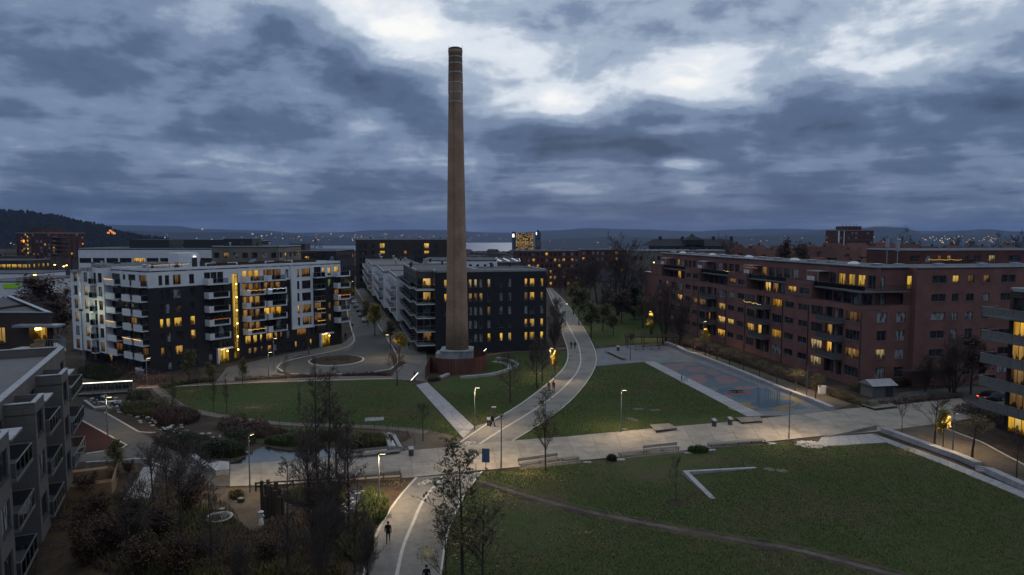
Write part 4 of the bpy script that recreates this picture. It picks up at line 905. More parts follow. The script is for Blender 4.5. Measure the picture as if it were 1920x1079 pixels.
for a, b_, pn in ((1648,1655,'pane_curtain'),(1700,1706,'lit_yellow')): x0 = g5.s_(a, 17); g5.win(x0, x0+1.1, 16.6, 18.9, pn, sill=False, fm='frame_grey')
g5.wall(16.2, PEN, 'red_brick', x1=xs-3.5)
E.part('terrace_floor', MB().box(E.L-3.5, E.L-.3, 0, xs, 16.1, 16.36), 'frame_grey')
r = MB()
for q in np.arange(.3, xs, .25): r.box(E.L-.36, E.L-.33, q, q+.03, 16.36, 17.3)
r.box(E.L-.38, E.L-.3, .3, xs, 17.3, 17.36); E.part('railing', r, 'dark_metal')
# flush part further right, one step forward
g2 = E.face((E.L+.9, xs),(E.L+.9, xs+46)); s2 = lambda px: g2.s_(px, 10.0)
for k in range(6):
    for a, b_, h in ((1713,1740,1.3),(1744,1771,1.3),(1782,1794,1.3 if k > 2 else 1.8),(1809,1823,1.3 if k > 2 else 1.8),(1839,1852,1.3 if k > 2 else 1.8),(1873,1900,1.3)):
        if k == 5 and a in (1713,): continue
        g2.wpx(a, b_, ZE[k]+.1, h, 'lit_yellow' if (a, k) == (1782,5) else 'lit_dim' if k == 5 and a in (1809,1839) else rq.choice(['pane_dark','pane_dark','pane_curtain','pane_black']), zr=10, mull=1, fm='frame_grey')
g2.wall(0, PEN, 'red_brick'); E.face((E.L, xs),(E.L+.9, xs)).wall(0, PEN, 'red_brick')
E.part('entrance_canopy', MB().box(E.L+.92, E.L+3.0, xs-3, xs+9, 2.9, 3.1), 'dark_metal')
E.part('roof', MB().box(-.3, E.L-.9, 3.3, 16, PEN, PEN+.12).box(E.L-.9, E.L+1.0, xs, xs+46, PEN, PEN+.12).box(E.L-13, E.L-.9, 16, xs+46, PEN, PEN+.12), 'felt_roof')
E.part('coping', MB().box(-.35, E.L-.85, 3.2, 3.5, PEN+.125, PEN+.32).box(E.L-1.2, E.L-.85, 3.5, xs, PEN+.125, PEN+.32).box(E.L+.7, E.L+1.05, xs, xs+46, PEN+.125, PEN+.32), 'zinc')
E.face((0, 14),(0, 0)).wall(0, LOW, 'red_brick'); E.face((0, 14),(0, 3.5)).wall(LOW, PEN, 'red_brick')
ann = E.face((-9, 1.5), (-.01, 1.5)); ann.wall(0, 14.2, 'red_brick'); E.part('annex_roof', MB().box(-9, -.01, 1.4, 14, 14.2, 14.35), 'coping'); E.face((-9,14),(-9,1.5)).wall(0, 14.2, 'red_brick')
for i, x in enumerate(np.linspace(3, E.L-4, 15)):
    if i % 3 == 1: E.part('skylight_dome', MB().lathe([(1.1,PEN+.1),(1.1,PEN+.35),(.95,PEN+.6),(.55,PEN+.8),(.05,PEN+.88)], 14, 0, (x, 6)), 'zinc', True)
    else: E.part('roof_vent', MB().box(x-.7, x+.7, 5.2, 6.4, PEN+.1, PEN+.62).box(x-.85, x+.85, 5.0, 6.6, PEN+.63, PEN+.72), 'zinc')
for i, y in enumerate((9, 17, 26, 33)): E.part('roof_vent', MB().box(E.L-4, E.L-2.6, y, y+1.2, PEN+.1, PEN+.7), 'zinc')
for (x, y, h) in ((E.L-8, 11, 5.2), (E.L-6.6, 12, 4.6)): E.part('antenna_mast', MB().tube((x,y,PEN), (x,y,PEN+h), .06).box(x-.3, x+.3, y-.2, y+.2, PEN+h-1.8, PEN+h), 'zinc')
# second row behind
E2 = Bld('brick_terrace', 'red brick terrace behind the long terrace, with gold lights on its roof terrace', 'building', onray(1690,165), onray(1990,172))
f = E2.face((0,0),(E2.L,0)); h2 = f.z_(470, 6)
for a, b_, pn in ((1706,1723,'pane_dark'),(1734,1745,'pane_curtain'),(1758,1764,'lit_dim'),(1775,1783,'lit_warm'),(1808,1816,'pane_dark'),(1824,1838,'pane_dark'),(1853,1866,'lit_pale'),(1890,1914,'pane_dark')): f.wpx(a, b_, h2-2.0, 1.5, pn, zr=18, mull=1, fm='frame_grey')
f.wall(0, h2, 'dark_red_brick'); E2.roof([(0,0),(E2.L,0),(E2.L,14),(0,14)], h2, 'felt_roof', 'zinc', .25); E2.face((0,14),(0,0)).wall(0, h2, 'dark_red_brick')
E2.part('balcony_slab', MB().box(4, E2.L-1, -1.8, -.01, h2-3.5, h2-3.3), 'white_concrete'); E2.part('railing', MB().box(9, 17, -1.8, -1.75, h2-3.3, h2-2.3), 'glass_rail')

# ================================================================== D: grey bay-fronted block close on the left
dD = Vector((.42,-.906)).normalized(); pD1 = Vector((-48.0,72.5)); LD = 46.0
D_ = Bld('bay_block', 'grey panel apartment block with projecting bays and glass balconies, nearest at the left', 'building', pD1+dD*LD, pD1)
f = D_.face((0,0),(LD,0)); HD = 14.0; ZD = [.4+3.3*k for k in range(4)]; rq = random.Random(8)
bays = [(31.2,34.5),(20.0,23.4),(8.8,12.2)]; PR = 1.9
gapsD = [(34.5,45.4),(23.4,31.2),(12.2,20.0),(.5,8.8)]
for gi, (x0, x1) in enumerate(gapsD):
    for k in range(4):
        zf = ZD[k]
        f.win(x1-2.4, x1-.4, zf+.1, zf+2.4, rq.choice(['pane_dark','pane_black']), mull=1, sill=False)
        f.win(x0+.5, x0+4.4, zf+.1, zf+2.4, 'lit_warm' if (gi, k) == (0, 1) else rq.choice(['pane_dark','pane_curtain','pane_black']), mull=3, sill=False)
        if k: f.balcony(x0+.02 if gi else x0+1.4, x0+4.8 if gi else x0+8.6, zf, 2.2 if gi else 1.9, 'grey')
    D_.part('balcony_canopy', MB().box(x0+.02, x0+3.2, -2.0, -.01, HD-1.2, HD-1.06), 'coping')
f.wall(0, HD, 'grey_panel')
for (x0, x1) in bays:
    top = HD-.45; bf = D_.face((x0,-PR),(x1,-PR))
    for k in range(1, 4): bf.win(.6, x1-x0-.6, ZD[k]+.5, ZD[k]+2.4, rq.choice(['pane_dark','pane_black','pane_curtain']), mull=1)
    bf.wall(2.9, top, 'grey_panel'); D_.face((x1,-PR),(x1,-.01)).wall(2.9, top, 'grey_panel'); D_.face((x0,-.01),(x0,-PR)).wall(2.9, top, 'grey_panel')
    D_.part('bay_soffit', MB().box(x0, x1, -PR, -.01, 2.87, 2.9), 'grey_panel'); D_.part('bay_roof', MB().box(x0, x1, -PR, -.01, top-.9, top-.8), 'felt_roof')
    for j in range(4): D_.part('coping_plate', MB().box(x0-.05, x0+.38, -PR+.32+j*.4, -PR+.7+j*.4, top, top+.06), 'coping')
    for j in range(5): D_.part('coping_plate', MB().box(x0-.05+j*.68, x0+.6+j*.68, -PR-.05, -PR+.30, top+.003, top+.064), 'coping')
for j in range(38): D_.part('coping_plate', MB().box(j*1.2+.01, j*1.2+1.17, -.06, .5, HD, HD+.06), 'coping')
D_.part('roof', MB().box(0, LD-.5, .5, 15.5, HD-1.0, HD-.85), 'felt_light'); D_.part('upstand', MB().box(LD-.4, LD, .5, 16, HD-1, HD).box(0, LD-.4, .5, .6, HD-1, HD-.01), 'grey_panel')
D_.part('coping', MB().box(LD-.45, LD+.05, .51, 16, HD+.001, HD+.06), 'coping')
D_.face((LD,0),(LD,16)).wall(0, HD, 'grey_panel'); D_.face((0,16),(0,0)).wall(0, HD, 'grey_panel')
# ground-floor terraces in timber and glass at the far end
for j, x0 in enumerate((36.0, 40.6)):
    D_.part('terrace_deck', MB().box(x0, x0+4.2, -4.8, -.02, .0, .75), 'wood_warm'); D_.part('terrace_screen', MB().box(x0, x0+4.2, -4.85, -4.8, .0, 1.8).box(x0, x0+.05, -4.8, -.02, .75, 1.75), 'wood_warm'); D_.part('terrace_rail', MB().box(x0, x0+4.2, -4.9, -4.86, 1.7, 1.76), 'steel')
# dark brick penthouse block behind it
K = Bld('penthouse_block', 'dark brick penthouse block with a lit living room and roof terrace at the left', 'building', onray(-70,80,15), onray(99,80,15))
f = K.face((0,0),(K.L,0)); HK = f.z_(587, K.L); wl = lambda px: f.s_(px, 14)
f.win(wl(-14), wl(10), f.z_(645, 5), f.z_(614, 5), 'lit_amber', mull=2); o = f.win(wl(55), wl(88), f.z_(640, 8), f.z_(611, 8), 'lit_amber', mull=2, dep=.9, sill=False)
f.wall(0, HK, 'brown_brick'); K.face((K.L,0),(K.L-21,22)).wall(0, HK, 'brown_brick'); K.face((0,14),(0,0)).wall(0, HK, 'brown_brick')
K.part('roof', MB().add([(0,0,HK-.3),(K.L,0,HK-.3),(K.L-21,22,HK-.3),(-21,22,HK-.3)], [(0,1,2,3)]), 'felt_roof')
K.part('coping', MB().prism([(K.L+.1,-.05),(K.L-21,22),(K.L-21.6,22),(K.L-.6,-.05)], HK, HK+.08).box(-.05, K.L-.62, -.05, .3, HK, HK+.08), 'zinc')
K.part('canopy', MB().box(wl(43), K.L+1.5, -1.7, -.01, f.z_(611, 8), f.z_(611, 8)+.25), 'zinc')
zt = f.z_(650, 10); K.part('terrace_floor', MB().box(wl(40), K.L+.3, -1.75, -.02, zt-.25, zt).prism([(K.L+.302,-1.75),(K.L+2.6,-1.75),(K.L-1.2,2.6),(K.L-2.4,2.6),(K.L+.302,-.2)], zt-.25, zt), 'white_concrete')
r = MB(); ra, rb = Vector((K.L+2.55,-1.7)), Vector((K.L-1.2,2.55))
for t_ in np.linspace(0, 1, 22): q = ra.lerp(rb, t_); r.box(q.x-.015, q.x+.015, q.y-.015, q.y+.015, zt, zt+1.05)
for x in np.arange(wl(88), K.L+2.5, .3): r.box(x, x+.03, -1.73, -1.70, zt, zt+1.05)
r.tube((ra.x,ra.y,zt+1.08), (rb.x,rb.y,zt+1.08), .04).box(wl(88), K.L+2.55, -1.75, -1.68, zt+1.05, zt+1.11); K.part('railing', r, 'steel')
K.part('lounge_seat', MB().box(wl(72), wl(92), -1.5, -.7, zt, zt+.5).box(wl(72), wl(92), -.75, -.6, zt+.5, zt+.95), 'wood_warm'); K.part('table_lamp', MB().lathe([(.3,0),(.35,.1),(.2,.4),(.05,.45)], 10, 0, (wl(66), .55)), 'bulb_gold').location.z = f.z_(620, 8)

# ================================================================== F: balcony corner at the right edge
uF = Vector((.178,-.984)); pF0 = Vector((64.9,88.5))
Fb = Bld('balcony_block', 'dark apartment block with long grey balconies at the right edge', 'building', pF0, pF0+uF*22)
f = Fb.face((0,0),(22,0)); rq = random.Random(4)
for k in range(6):
    zf = .2+3.05*k
    for j in range(6): f.win(.5+3.4*j, 3.4+3.4*j, zf+.1, zf+2.4, {(0,0):'lit_yellow',(0,1):'lit_yellow',(4,0):'lit_amber',(3,0):'lit_warm',(2,0):'lit_dim',(1,0):'lit_dim'}.get((k, j), rq.choice(['pane_dark','pane_curtain'])), mull=2, sill=False)
f.wall(0, 18.9, 'brown_brick'); Fb.face((0,14),(0,0)).wall(0, 18.9, 'brown_brick'); Fb.roof([(0,0),(22,0),(22,14),(0,14)], 18.7, 'felt_roof', 'zinc')
for k in range(1, 6):
    zf = .2+3.05*k
    Fb.part('balcony_slab', MB().box(-1.6, 21, -2.6, -.01, zf-.22, zf), 'frame_grey'); b0 = MB()
    for j in range(15): Fb.part('balcony_panel', MB().box(-1.5+1.5*j, -.06+1.5*j, -2.6, -2.56, zf+.04, zf+1.0), 'frame_grey')
    Fb.part('balcony_panel', MB().box(-1.6, -1.56, -2.55, -.05, zf+.04, zf+1.0), 'frame_grey'); Fb.part('handrail', MB().box(-1.62, 21, -2.64, -2.54, zf+1.03, zf+1.09).box(-1.62, -1.54, -2.54, -.05, zf+1.03, zf+1.09), 'steel')

# ================================================================== city blocks further off
def far_block(name, label, px0, px1, ytop, D, depth, mat, rows, cols, litp, seed, z0=0.0, roofmat='felt_roof', D1=None, sthick=.6, wh=1.6, wfrac=.55, strip=False, litset=('lit_amber','lit_warm','lit_yellow'), cat='building', side=None, group=None, coping='coping'):
    b = Bld(name, label, cat, onray(px0, D, 15), onray(px1, D1 or D, 15), group); f = b.face((0,0),(b.L,0)); rg = random.Random(seed)
    top = zat(ytop, *b.w(b.L/2, 0)); hgt_ = (top-z0)/(rows+.35)
    for k in range(rows):
        zc_ = top-hgt_*(k+.65)
        for j in range(cols):
            w = b.L/cols; 
            lit_ = rg.random() < litp
            f.win(w*(j+.5-wfrac/2), w*(j+.5+wfrac/2), zc_-wh/2, zc_+wh/2, rg.choice(litset) if lit_ else rg.choice(['pane_dark','pane_dark','pane_curtain']), sill=False, mull=1 if wfrac > .7 else 0)
    f.wall(z0, top, mat)
    sl_ = b.face((0,depth),(0,0)); sr_ = b.face((b.L,0),(b.L,depth))
    for fc in (sl_, sr_):
        n = max(1, int(depth/4))
        for k in range(rows):
            for j in range(n): fc.win(depth/n*(j+.3), depth/n*(j+.7), top-hgt_*(k+.65)-wh/2, top-hgt_*(k+.65)+wh/2, rg.choice(litset) if rg.random() < litp else 'pane_dark', sill=False)
        fc.wall(z0, top, side or mat)
    b.face((b.L,depth),(0,depth)).wall(z0, top, mat); b.roof([(0,0),(b.L,0),(b.L,depth),(0,depth)], top-.25, roofmat, coping, .35)
    return b, top
fb, t = far_block('office_building', 'long white office building with ribbon windows behind the white apartment block', 148, 400, 466, 232, 26, 'white_panel', 3, 10, .12, 1, wfrac=.88, wh=1.7, cat='building')
for x in (14, 33): fb.part('plant_room', MB().box(x-1, x+13, 8, 18, t-.2, t+2.9), 'frame_dark')
fb, t = far_block('brick_block', 'beige brick block with square windows behind the roof-top stair house', 398, 523, 462, 205, 22, 'beige_brick', 5, 7, .25, 2, coping='zinc')
fb.part('plant_room', MB().box(1, 10, 6, 14, t-.2, t+2.2), 'frame_dark'); vents(fb, [(4,4),(8,3),(12,5),(16,4)], t, 3)
fb, t = far_block('brick_block', 'low dark block between the beige block and the dark brick block', 521, 630, 470, 260, 30, 'charcoal_brick', 4, 7, .12, 3)
fb.part('plant_room', MB().box(3, 9, 5, 12, t-.2, t+2.6), 'frame_dark'); fb.part('floodlight', MB().box(1.5, 2.1, -.3, -.05, t-1.2, t-.9), 'led_white')
fb, t = far_block('warehouse', 'dark flat-roofed hall on the skyline left of the chimney', 300, 350, 455, 320, 30, 'brown_brick', 3, 5, .05, 14)
fb, t = far_block('warehouse', 'grey flat-roofed hall on the skyline beside the dark hall', 352, 470, 452, 360, 30, 'charcoal_brick', 3, 9, .06, 15)
fb, t = far_block('apartment_block', 'low white block whose top shows on both sides of the chimney', 793, 930, 487, 205, 18, 'white_panel', 5, 10, .15, 4, wfrac=.35)
fb, t = far_block('warehouse', 'low hall with pale sloped roof lights right of the chimney', 905, 976, 491, 236, 30, 'grey_brick', 3, 5, .1, 5, coping='zinc'); 
for j in range(4): fb.part('roof_light', MB().add([(1+3*j,3,t-.2),(3.4+3*j,3,t-.2),(3.4+3*j,14,t-.2),(1+3*j,14,t-.2),(1+3*j,3,t+.9),(1+3*j,14,t+.9)], [(0,1,4),(1,2,5,4),(2,3,5),(3,0,4,5)]), 'zinc')
tw_, t = far_block('tower_block', 'tall red brick tower block with a lit stair column in front of the dark hill', 31, 96, 437, 430, 26, 'dark_red_brick', 13, 9, .14, 6, litset=('lit_amber','lit_warm','lit_dim'), D1=424)
tw_.part('crown_storey', MB().box(7, 17, 3, 20, t-.2, t+2.8), 'dark_red_brick')
for k in range(10):
    tw_.part('stair_light', MB().box(8.6, 9.6, -.12, -.02, t-3.4-2.55*k, t-1.8-2.55*k), ('lit_yellow'))
    if k % 2: tw_.part('stair_light', MB().box(5.6, 6.6, -.12, -.02, t-3.4-2.55*k, t-1.8-2.55*k), ('bulb_orange' if k % 4 == 1 else 'lit_amber'))
for k in range(12): tw_.part('balcony_slab', MB().box(tw_.L+.02, tw_.L+3.2, 1, 9, t-3-2.6*k, t-2.8-2.6*k).box(tw_.L+.02, tw_.L+3.2, .95, 1, t-2.8-2.6*k, t-1.9-2.6*k), 'beige_brick')
far_block('parking_house', 'low building with two bright yellow lit floors at the foot of the tower block', -40, 50, 488, 400, 20, 'brown_brick', 2, 9, 1.0, 7, wfrac=.86, wh=2.2, z0=-2, litset=('lit_yellow','lit_amber'), cat='building')
far_block('white_hall', 'long low white hall left of the car park', -60, 64, 512, 260, 18, 'white_panel', 2, 8, .05, 8, cat='building')
fb, t = far_block('supermarket', 'white shed with a green illuminated sign band at the left edge', -40, 42, 527, 205, 26, 'white_panel', 1, 4, 0, 9, wfrac=.1, roofmat='felt_light', cat='building')
fb.part('sign_band', MB().box(fb.L*.55, fb.L*.93, -.25, -.02, t-2.2, t-.9), 'sign_green')
far_block('brick_block', 'long red brick block with scattered lit windows beyond the path', 972, 1085, 470, 330, 14, 'dark_red_brick', 6, 14, .16, 10, roofmat='tile_roof', D1=335, litset=('lit_amber','lit_warm','lit_yellow'))
far_block('brick_block', 'red brick block behind the large bare tree', 1090, 1205, 468, 345, 14, 'dark_red_brick', 6, 13, .10, 11, roofmat='tile_roof')
po, t = far_block('office_tower', 'distant office tower with rows of glowing floors and a white top sign', 967, 1000, 437, 1900, 30, 'frame_dark', 24, 10, .72, 12, z0=-40, wh=2.1, wfrac=.8, litset=('lit_amber','lit_yellow'))
po.part('top_sign', MB().box(-10.4, -1, -.5, 12, t-34, t-2), 'frame_dark'); po.part('sign_face', MB().box(-9.5, -4, -.9, -.52, t-12, t-3), 'sign_white'); po.part('slab_end', MB().box(-10.4, -.05, 0, 30, -40, t+3), 'frame_dark')
pz, t = far_block('office_tower', 'slim dark glass hotel tower beside the glowing office tower', 1004, 1014, 437, 2000, 24, 'slate_roof', 26, 5, .05, 13, z0=-40, wh=2, wfrac=.6)
pz.part('tapered_top', MB().add([(0,0,t),(pz.L,0,t),(pz.L,24,t),(0,24,t),(pz.L*.35,6,t+8),(pz.L*.6,6,t+8),(pz.L*.6,18,t+8),(pz.L*.35,18,t+8)], [(0,1,5,4),(1,2,6,5),(2,3,7,6),(3,0,4,7),(4,5,6,7)]), 'slate_roof'); pz.part('top_light', MB().box(pz.L*.1, pz.L*.25, -.6, -.1, t-6, t+2), 'sign_white')
hb, t = far_block('tower_block', 'dark brick tower block standing on the skyline at the right', 1572, 1637, 432, 520, 22, 'dark_red_brick', 9, 9, .08, 16, z0=-4, cat='building'); 
hb.part('plant_room', MB().box(5, 19, 4, 16, t-.2, t+3.0), 'dark_red_brick'); hb.part('white_pier', MB().box(-.6, .4, -.4, -.02, -4, t-.5).box(3.6, 4.2, -.3, -.02, -4, t-.5), 'white_panel')
for x in (6.5, 9, 12, 15, 17): hb.part('antenna', MB().tube((x,8,t+2.9), (x,8,t+5.2), .12), 'dark_metal')
# long slate-roofed institution with a pyramid turret
ins = Bld('institution', 'long dark slate roofed building with a pyramid turret on the skyline', 'building', onray(1215,300), onray(1386,300)); f = ins.face((0,0),(ins.L,0)); zi = f.z_(462, 20)
for j in range(14): f.win(1+j*2.8, 2.2+j*2.8, zi-2.6, zi-.8, 'pane_dark')
f.wall(0, zi, 'grey_brick'); L_ = ins.L; zr = f.z_(449, 20)
ins.part('roof', MB().add([(-.5,-.5,zi),(L_+.5,-.5,zi),(L_+.5,16.5,zi),(-.5,16.5,zi),(3.5,8,zr),(L_-3.5,8,zr)], [(0,1,5,4),(1,2,5),(2,3,4,5),(3,0,4)]), 'slate_roof')
tx = f.s_(1302, 24); tz = f.z_(438, tx); ins.part('turret', MB().add([(tx-4,-1,zi+.5),(tx+4,-1,zi+.5),(tx+4,9,zi+.5),(tx-4,9,zi+.5),(tx-4,-1,zr-.2),(tx+4,-1,zr-.2),(tx+4,9,zr-.2),(tx-4,9,zr-.2),(tx-1,3,tz-1.2),(tx+1,3,tz-1.2),(tx+1,5,tz-1.2),(tx-1,5,tz-1.2),(tx,4,tz)], [(0,1,5,4),(1,2,6,5),(2,3,7,6),(3,0,4,7),(4,5,9,8),(5,6,10,9),(6,7,11,10),(7,4,8,11),(8,9,12),(9,10,12),(10,11,12),(11,8,12)]), 'slate_roof')
for j, x in enumerate((6, 16, 30, 38)): ins.part('chimney_stack', MB().box(x, x+1.2, 7.2, 8.4, zr-1, zr+1.2), 'brown_brick')
far_block('white_hall', 'pale low wing with metal roof below the slate roofed institution', 1186, 1360, 470, 262, 14, 'beige_brick', 4, 16, .05, 17, roofmat='zinc', coping='zinc', cat='building')
# red-roofed houses
def house(label, px, D, yr, w=10, d=9, wallm='dark_red_brick', roofm='tile_roof', yaw=0.0, seed=0, litn=1, group='red roofed houses beyond the brick terrace', hr=4.2):
    q = onray(px, D, 10); zr_ = zat(yr, q.x, q.y); ze = zr_-hr; rg = random.Random(seed)
    e = empty('house', (q.x, q.y, 0), yaw, label, 'house', group); hw, hd = w/2, d/2
    MB().box(-hw, hw, -hd, hd, -2, ze).build('wall', MATS[wallm], e)
    r = MB().add([(-hw-.5,-hd-.6,ze-.35),(hw+.5,-hd-.6,ze-.35),(hw+.5,hd+.6,ze-.35),(-hw-.5,hd+.6,ze-.35),(-hw*.7,0,zr_),(hw*.7,0,zr_)], [(0,1,5,4),(1,2,5),(2,3,4,5),(3,0,4),(3,2,1,0)]).build('roof', MATS[roofm], e)
    MB().box(hw*.3, hw*.3+.7, .4, 1.1, zr_-1.4, zr_+.9).build('chimney', MATS['brown_brick'], r)
    dx_ = rg.uniform(-.3, .3)*w; MB().add([(dx_-1.1,-hd*.75,ze+.6),(dx_+1.1,-hd*.75,ze+.6),(dx_+1.1,-hd*.75,ze+1.9),(dx_-1.1,-hd*.75,ze+1.9),(dx_,-hd*.75,ze+2.6),(dx_-1.1,-.4,ze+1.9),(dx_+1.1,-.4,ze+1.9),(dx_,-.2,ze+2.6)], [(0,1,2,4,3),(3,4,7,5),(4,2,6,7),(1,6,2),(0,3,5)]).build('dormer', MATS[roofm], r)
    for j in range(max(3, int(w/2.6))):
        x = -hw+w*(j+.5)/max(3, int(w/2.6)); o = MB().box(-.5, .5, -.08, -.01, -.7, .7).build('window', MATS['frame_white'], e, (x, -hd, ze-1.5)); obj_mat(MB().quad((-.42,-.09,-.62),(.42,-.09,-.62),(.42,-.09,.62),(-.42,-.09,.62)).build('pane', MATS['pane_dark'], o), MATS[rg.choice(['lit_amber','lit_yellow']) if j < litn and rg.random() < .8 else 'pane_dark'])
    return e
hs = [(1375,300,458,11),(1398,285,466,10),(1418,320,460,12),(1437,290,469,10),(1462,325,461,12),(1490,300,466,10),(1512,330,458,12),(1536,295,463,11),(1560,340,456,12),(1582,300,468,10),(1604,330,456,13),(1630,300,462,11),(1655,340,455,12),(1676,300,466,12),(1702,330,458,12),(1530,250,482,10),(1490,240,486,9),(1585,245,488,10),(1640,240,484,11),(1740,300,462,12),(1780,320,460,12),(1830,310,462,12),(1885,320,460,13)]
for i, h in enumerate(hs):
    house('red tiled house, %s from the left on the hillside beyond the brick terrace' % ((ORD+['fifteenth','sixteenth','seventeenth','eighteenth','nineteenth','twentieth','twenty-first','twenty-second','twenty-third'])[sorted(range(len(hs)), key=lambda q: hs[q][0]).index(i)]), h[0], h[1], h[2], h[3], 9, 'dark_red_brick' if i % 3 else 'brown_brick', yaw=random.Random(i).uniform(-.5, .5), seed=i)
house('grey rendered house with dark roof behind the large bare tree', 1180, 232, 513, 7.5, 8, 'grey_brick', 'slate_roof', -.1, 77, 1, None, 3.6)
house('small white gabled house left of the grey rendered house', 1137, 262, 508, 6.5, 7, 'beige_brick', 'slate_roof', .3, 78, 0, None, 3.4)
# ================================================================== CHIMNEY
cq = onray(857.5, 131)
ch = empty('chimney', (cq.x, cq.y, 0), 0, 'tall round brick factory chimney with steel bands on a concrete base', 'chimney')
zb_, zt_ = 3.95, zat(95, cq.x, cq.y)
prof = [(2.22, zb_)] + [(2.22+(1.22-2.22)*t**.92, zb_+(zt_-zb_)*t) for t in (.1,.2,.3,.4,.5,.6,.7,.8,.9,.985)]
prof += [(1.30, zt_-.8), (1.34, zt_-.35), (1.38, zt_-.1), (1.30, zt_), (1.0, zt_+.01), (.95, zt_-2.0)]
MB().lathe(prof, 40).build('shaft', MATS['chimney_brick'], ch, smooth=True)
for py in (108, 120, 137, 156, 174, 192):
    z = zat(py, cq.x, cq.y); t = (z-zb_)/(zt_-zb_); r = 2.22-1.0*t**.92
    MB().lathe([(r+.0, z-.07), (r+.035, z-.06), (r+.035, z+.06), (r, z+.07)], 32).build('steel_band', MATS['zinc'], ch)
for sx in (-1, 1):
    pts = [(sx*(2.22-1.0*t**.92+.03), 0, zb_+(zt_-zb_)*t) for t in (.86,.92,1.0)]
    m = MB(); [m.tube(a, b, .03, n=5) for a, b in zip(pts, pts[1:])]; m.tube((sx*1.28,0,zt_-.1), (sx*1.28,0,zt_+.9), .03, n=5); m.build('lightning_rod', MATS['dark_metal'], ch)
lad = MB(); a0 = R(-62)
for t in np.linspace(.02, .97, 60):
    r = 2.22-1.0*t**.92+.10; z = zb_+(zt_-zb_)*t; lad.obox((r*math.cos(a0), r*math.sin(a0)), (-math.sin(a0), math.cos(a0)), .18, .02, z, z+.03)
lad.build('ladder_rung', MATS['dark_metal'], ch)
m = MB(); pts = [((2.22-1.0*t**.92+.04)*math.cos(R(-100)), (2.22-1.0*t**.92+.04)*math.sin(R(-100)), zb_+(zt_-zb_)*t) for t in np.linspace(0, 1, 12)]
for a, b in zip(pts, pts[1:]): m.tube(a, b, .025, n=4)
m.build('lightning_cable', MATS['dark_metal'], ch)
m = MB(); m.lathe([(1.32,zt_+.0),(1.32,zt_+.3),(1.1,zt_+.45),(.2,zt_+.55)], 24); m.build('cap', MATS['dark_metal'], ch)
cs = [(3.05,-2.3),(3.05,2.3),(2.3,3.05),(-2.3,3.05),(-3.05,2.3),(-3.05,-2.3),(-2.3,-3.05),(2.3,-3.05)]
MB().prism(cs, 0, zb_-.22).build('plinth', MATS['pedestal'], ch)
MB().prism([(x*1.03, y*1.03) for x, y in cs], zb_-.22, zb_).build('plinth_cap', MATS['pedestal'], ch)
MB().box(-3.95, -3.06, -2.2, 1.4, 0, zb_-.6).build('plinth_block', MATS['pedestal'], ch)
# rusted steel ring wall round the base, spiralling out at its near left end
rw = empty('steel_ring_wall', (cq.x, cq.y, 0), 0, 'rust red curved steel wall ringing the base of the chimney', 'wall')
ring = []
for i in range(31):
    a = R(75 - i*11.2); rr = 5.75 + (.0 if i < 21 else (i-21)**2*.012); ring.append(Vector((rr*math.cos(a), rr*math.sin(a))))
ring = [Vector((5.75*math.cos(R(t)), 5.75*math.sin(R(t)))) for t in np.arange(140, -160, -12)] 
end = G(797, 714) - cq
ring += [ring[-1].lerp(end, .5), end] if False else []
for a, b in zip(ring, ring[1:]):
    d = (b-a).normalized(); n = Vector((-d.y, d.x)); e = .02
    a2, b2 = a+d*e, b-d*e
    MB().prism([a2, b2, b2-n*.06*-1, a2-n*.06*-1], 0, 2.95).build('steel_plate', MATS['corten'], rw)
for a, b, z1, z2 in ((ring[-1], ring[-1].lerp(end, .5), 2.95, 2.7), (ring[-1].lerp(end, .5), end, 2.7, 2.4)):
    d = (b-a).normalized(); n = Vector((-d.y, d.x))*.06; a, b = a+d*.02, b-d*.02
    MB().add([(a.x,a.y,0),(b.x,b.y,0),(b.x,b.y,z2),(a.x,a.y,z1),(a.x+n.x,a.y+n.y,0),(b.x+n.x,b.y+n.y,0),(b.x+n.x,b.y+n.y,z2),(a.x+n.x,a.y+n.y,z1)], [(0,1,2,3),(5,4,7,6),(3,2,6,7),(1,5,6,2),(4,0,3,7)]).build('steel_plate', MATS['corten'], rw)
# curved granite bench and low ramps on the mound
arc = GS([(863,711),(922,705),(958,694),(970,687),(958,679),(931,674.5)], 15)
cb_ = empty('curved_bench', (arc[7].x, arc[7].y, 0), 0, 'pale curved granite bench sweeping round the lawn beside the chimney', 'bench'); o7 = arc[7]
for a, b in zip(arc, arc[1:]):
    d = (b-a).normalized(); n = Vector((-d.y, d.x))*.35; a, b = a+d*.015-o7, b-d*.015-o7; MB().prism([a-n, b-n, b+n, a+n], 0, .48).build('block', MATS['granite'], cb_)
def prism_thing(name, pts, h, mat, label, cat, group=None, z0=0.0):
    P = GP(pts); c = sum(P, Vector((0,0)))/len(P); o = MB().prism([p-c for p in P], z0, z0+h).build(name, MATS[mat], None, (c.x, c.y, 0)); return tag(o, label, cat, group)
prism_thing('stone_ramp', [(823,709),(840,702),(844,704),(828,711)], .35, 'granite', 'small pale stone ramp at the foot of the rusty ring wall', 'ramp')
tag(P_('arc_paving', ribbon(MB(), GS([(920,679),(945,684),(950,692),(930,701)], 12), GS([(931,677),(955,682),(958,690),(935,702.5)], 12), 0, .07), MATS['slab_grey']), kind='structure')

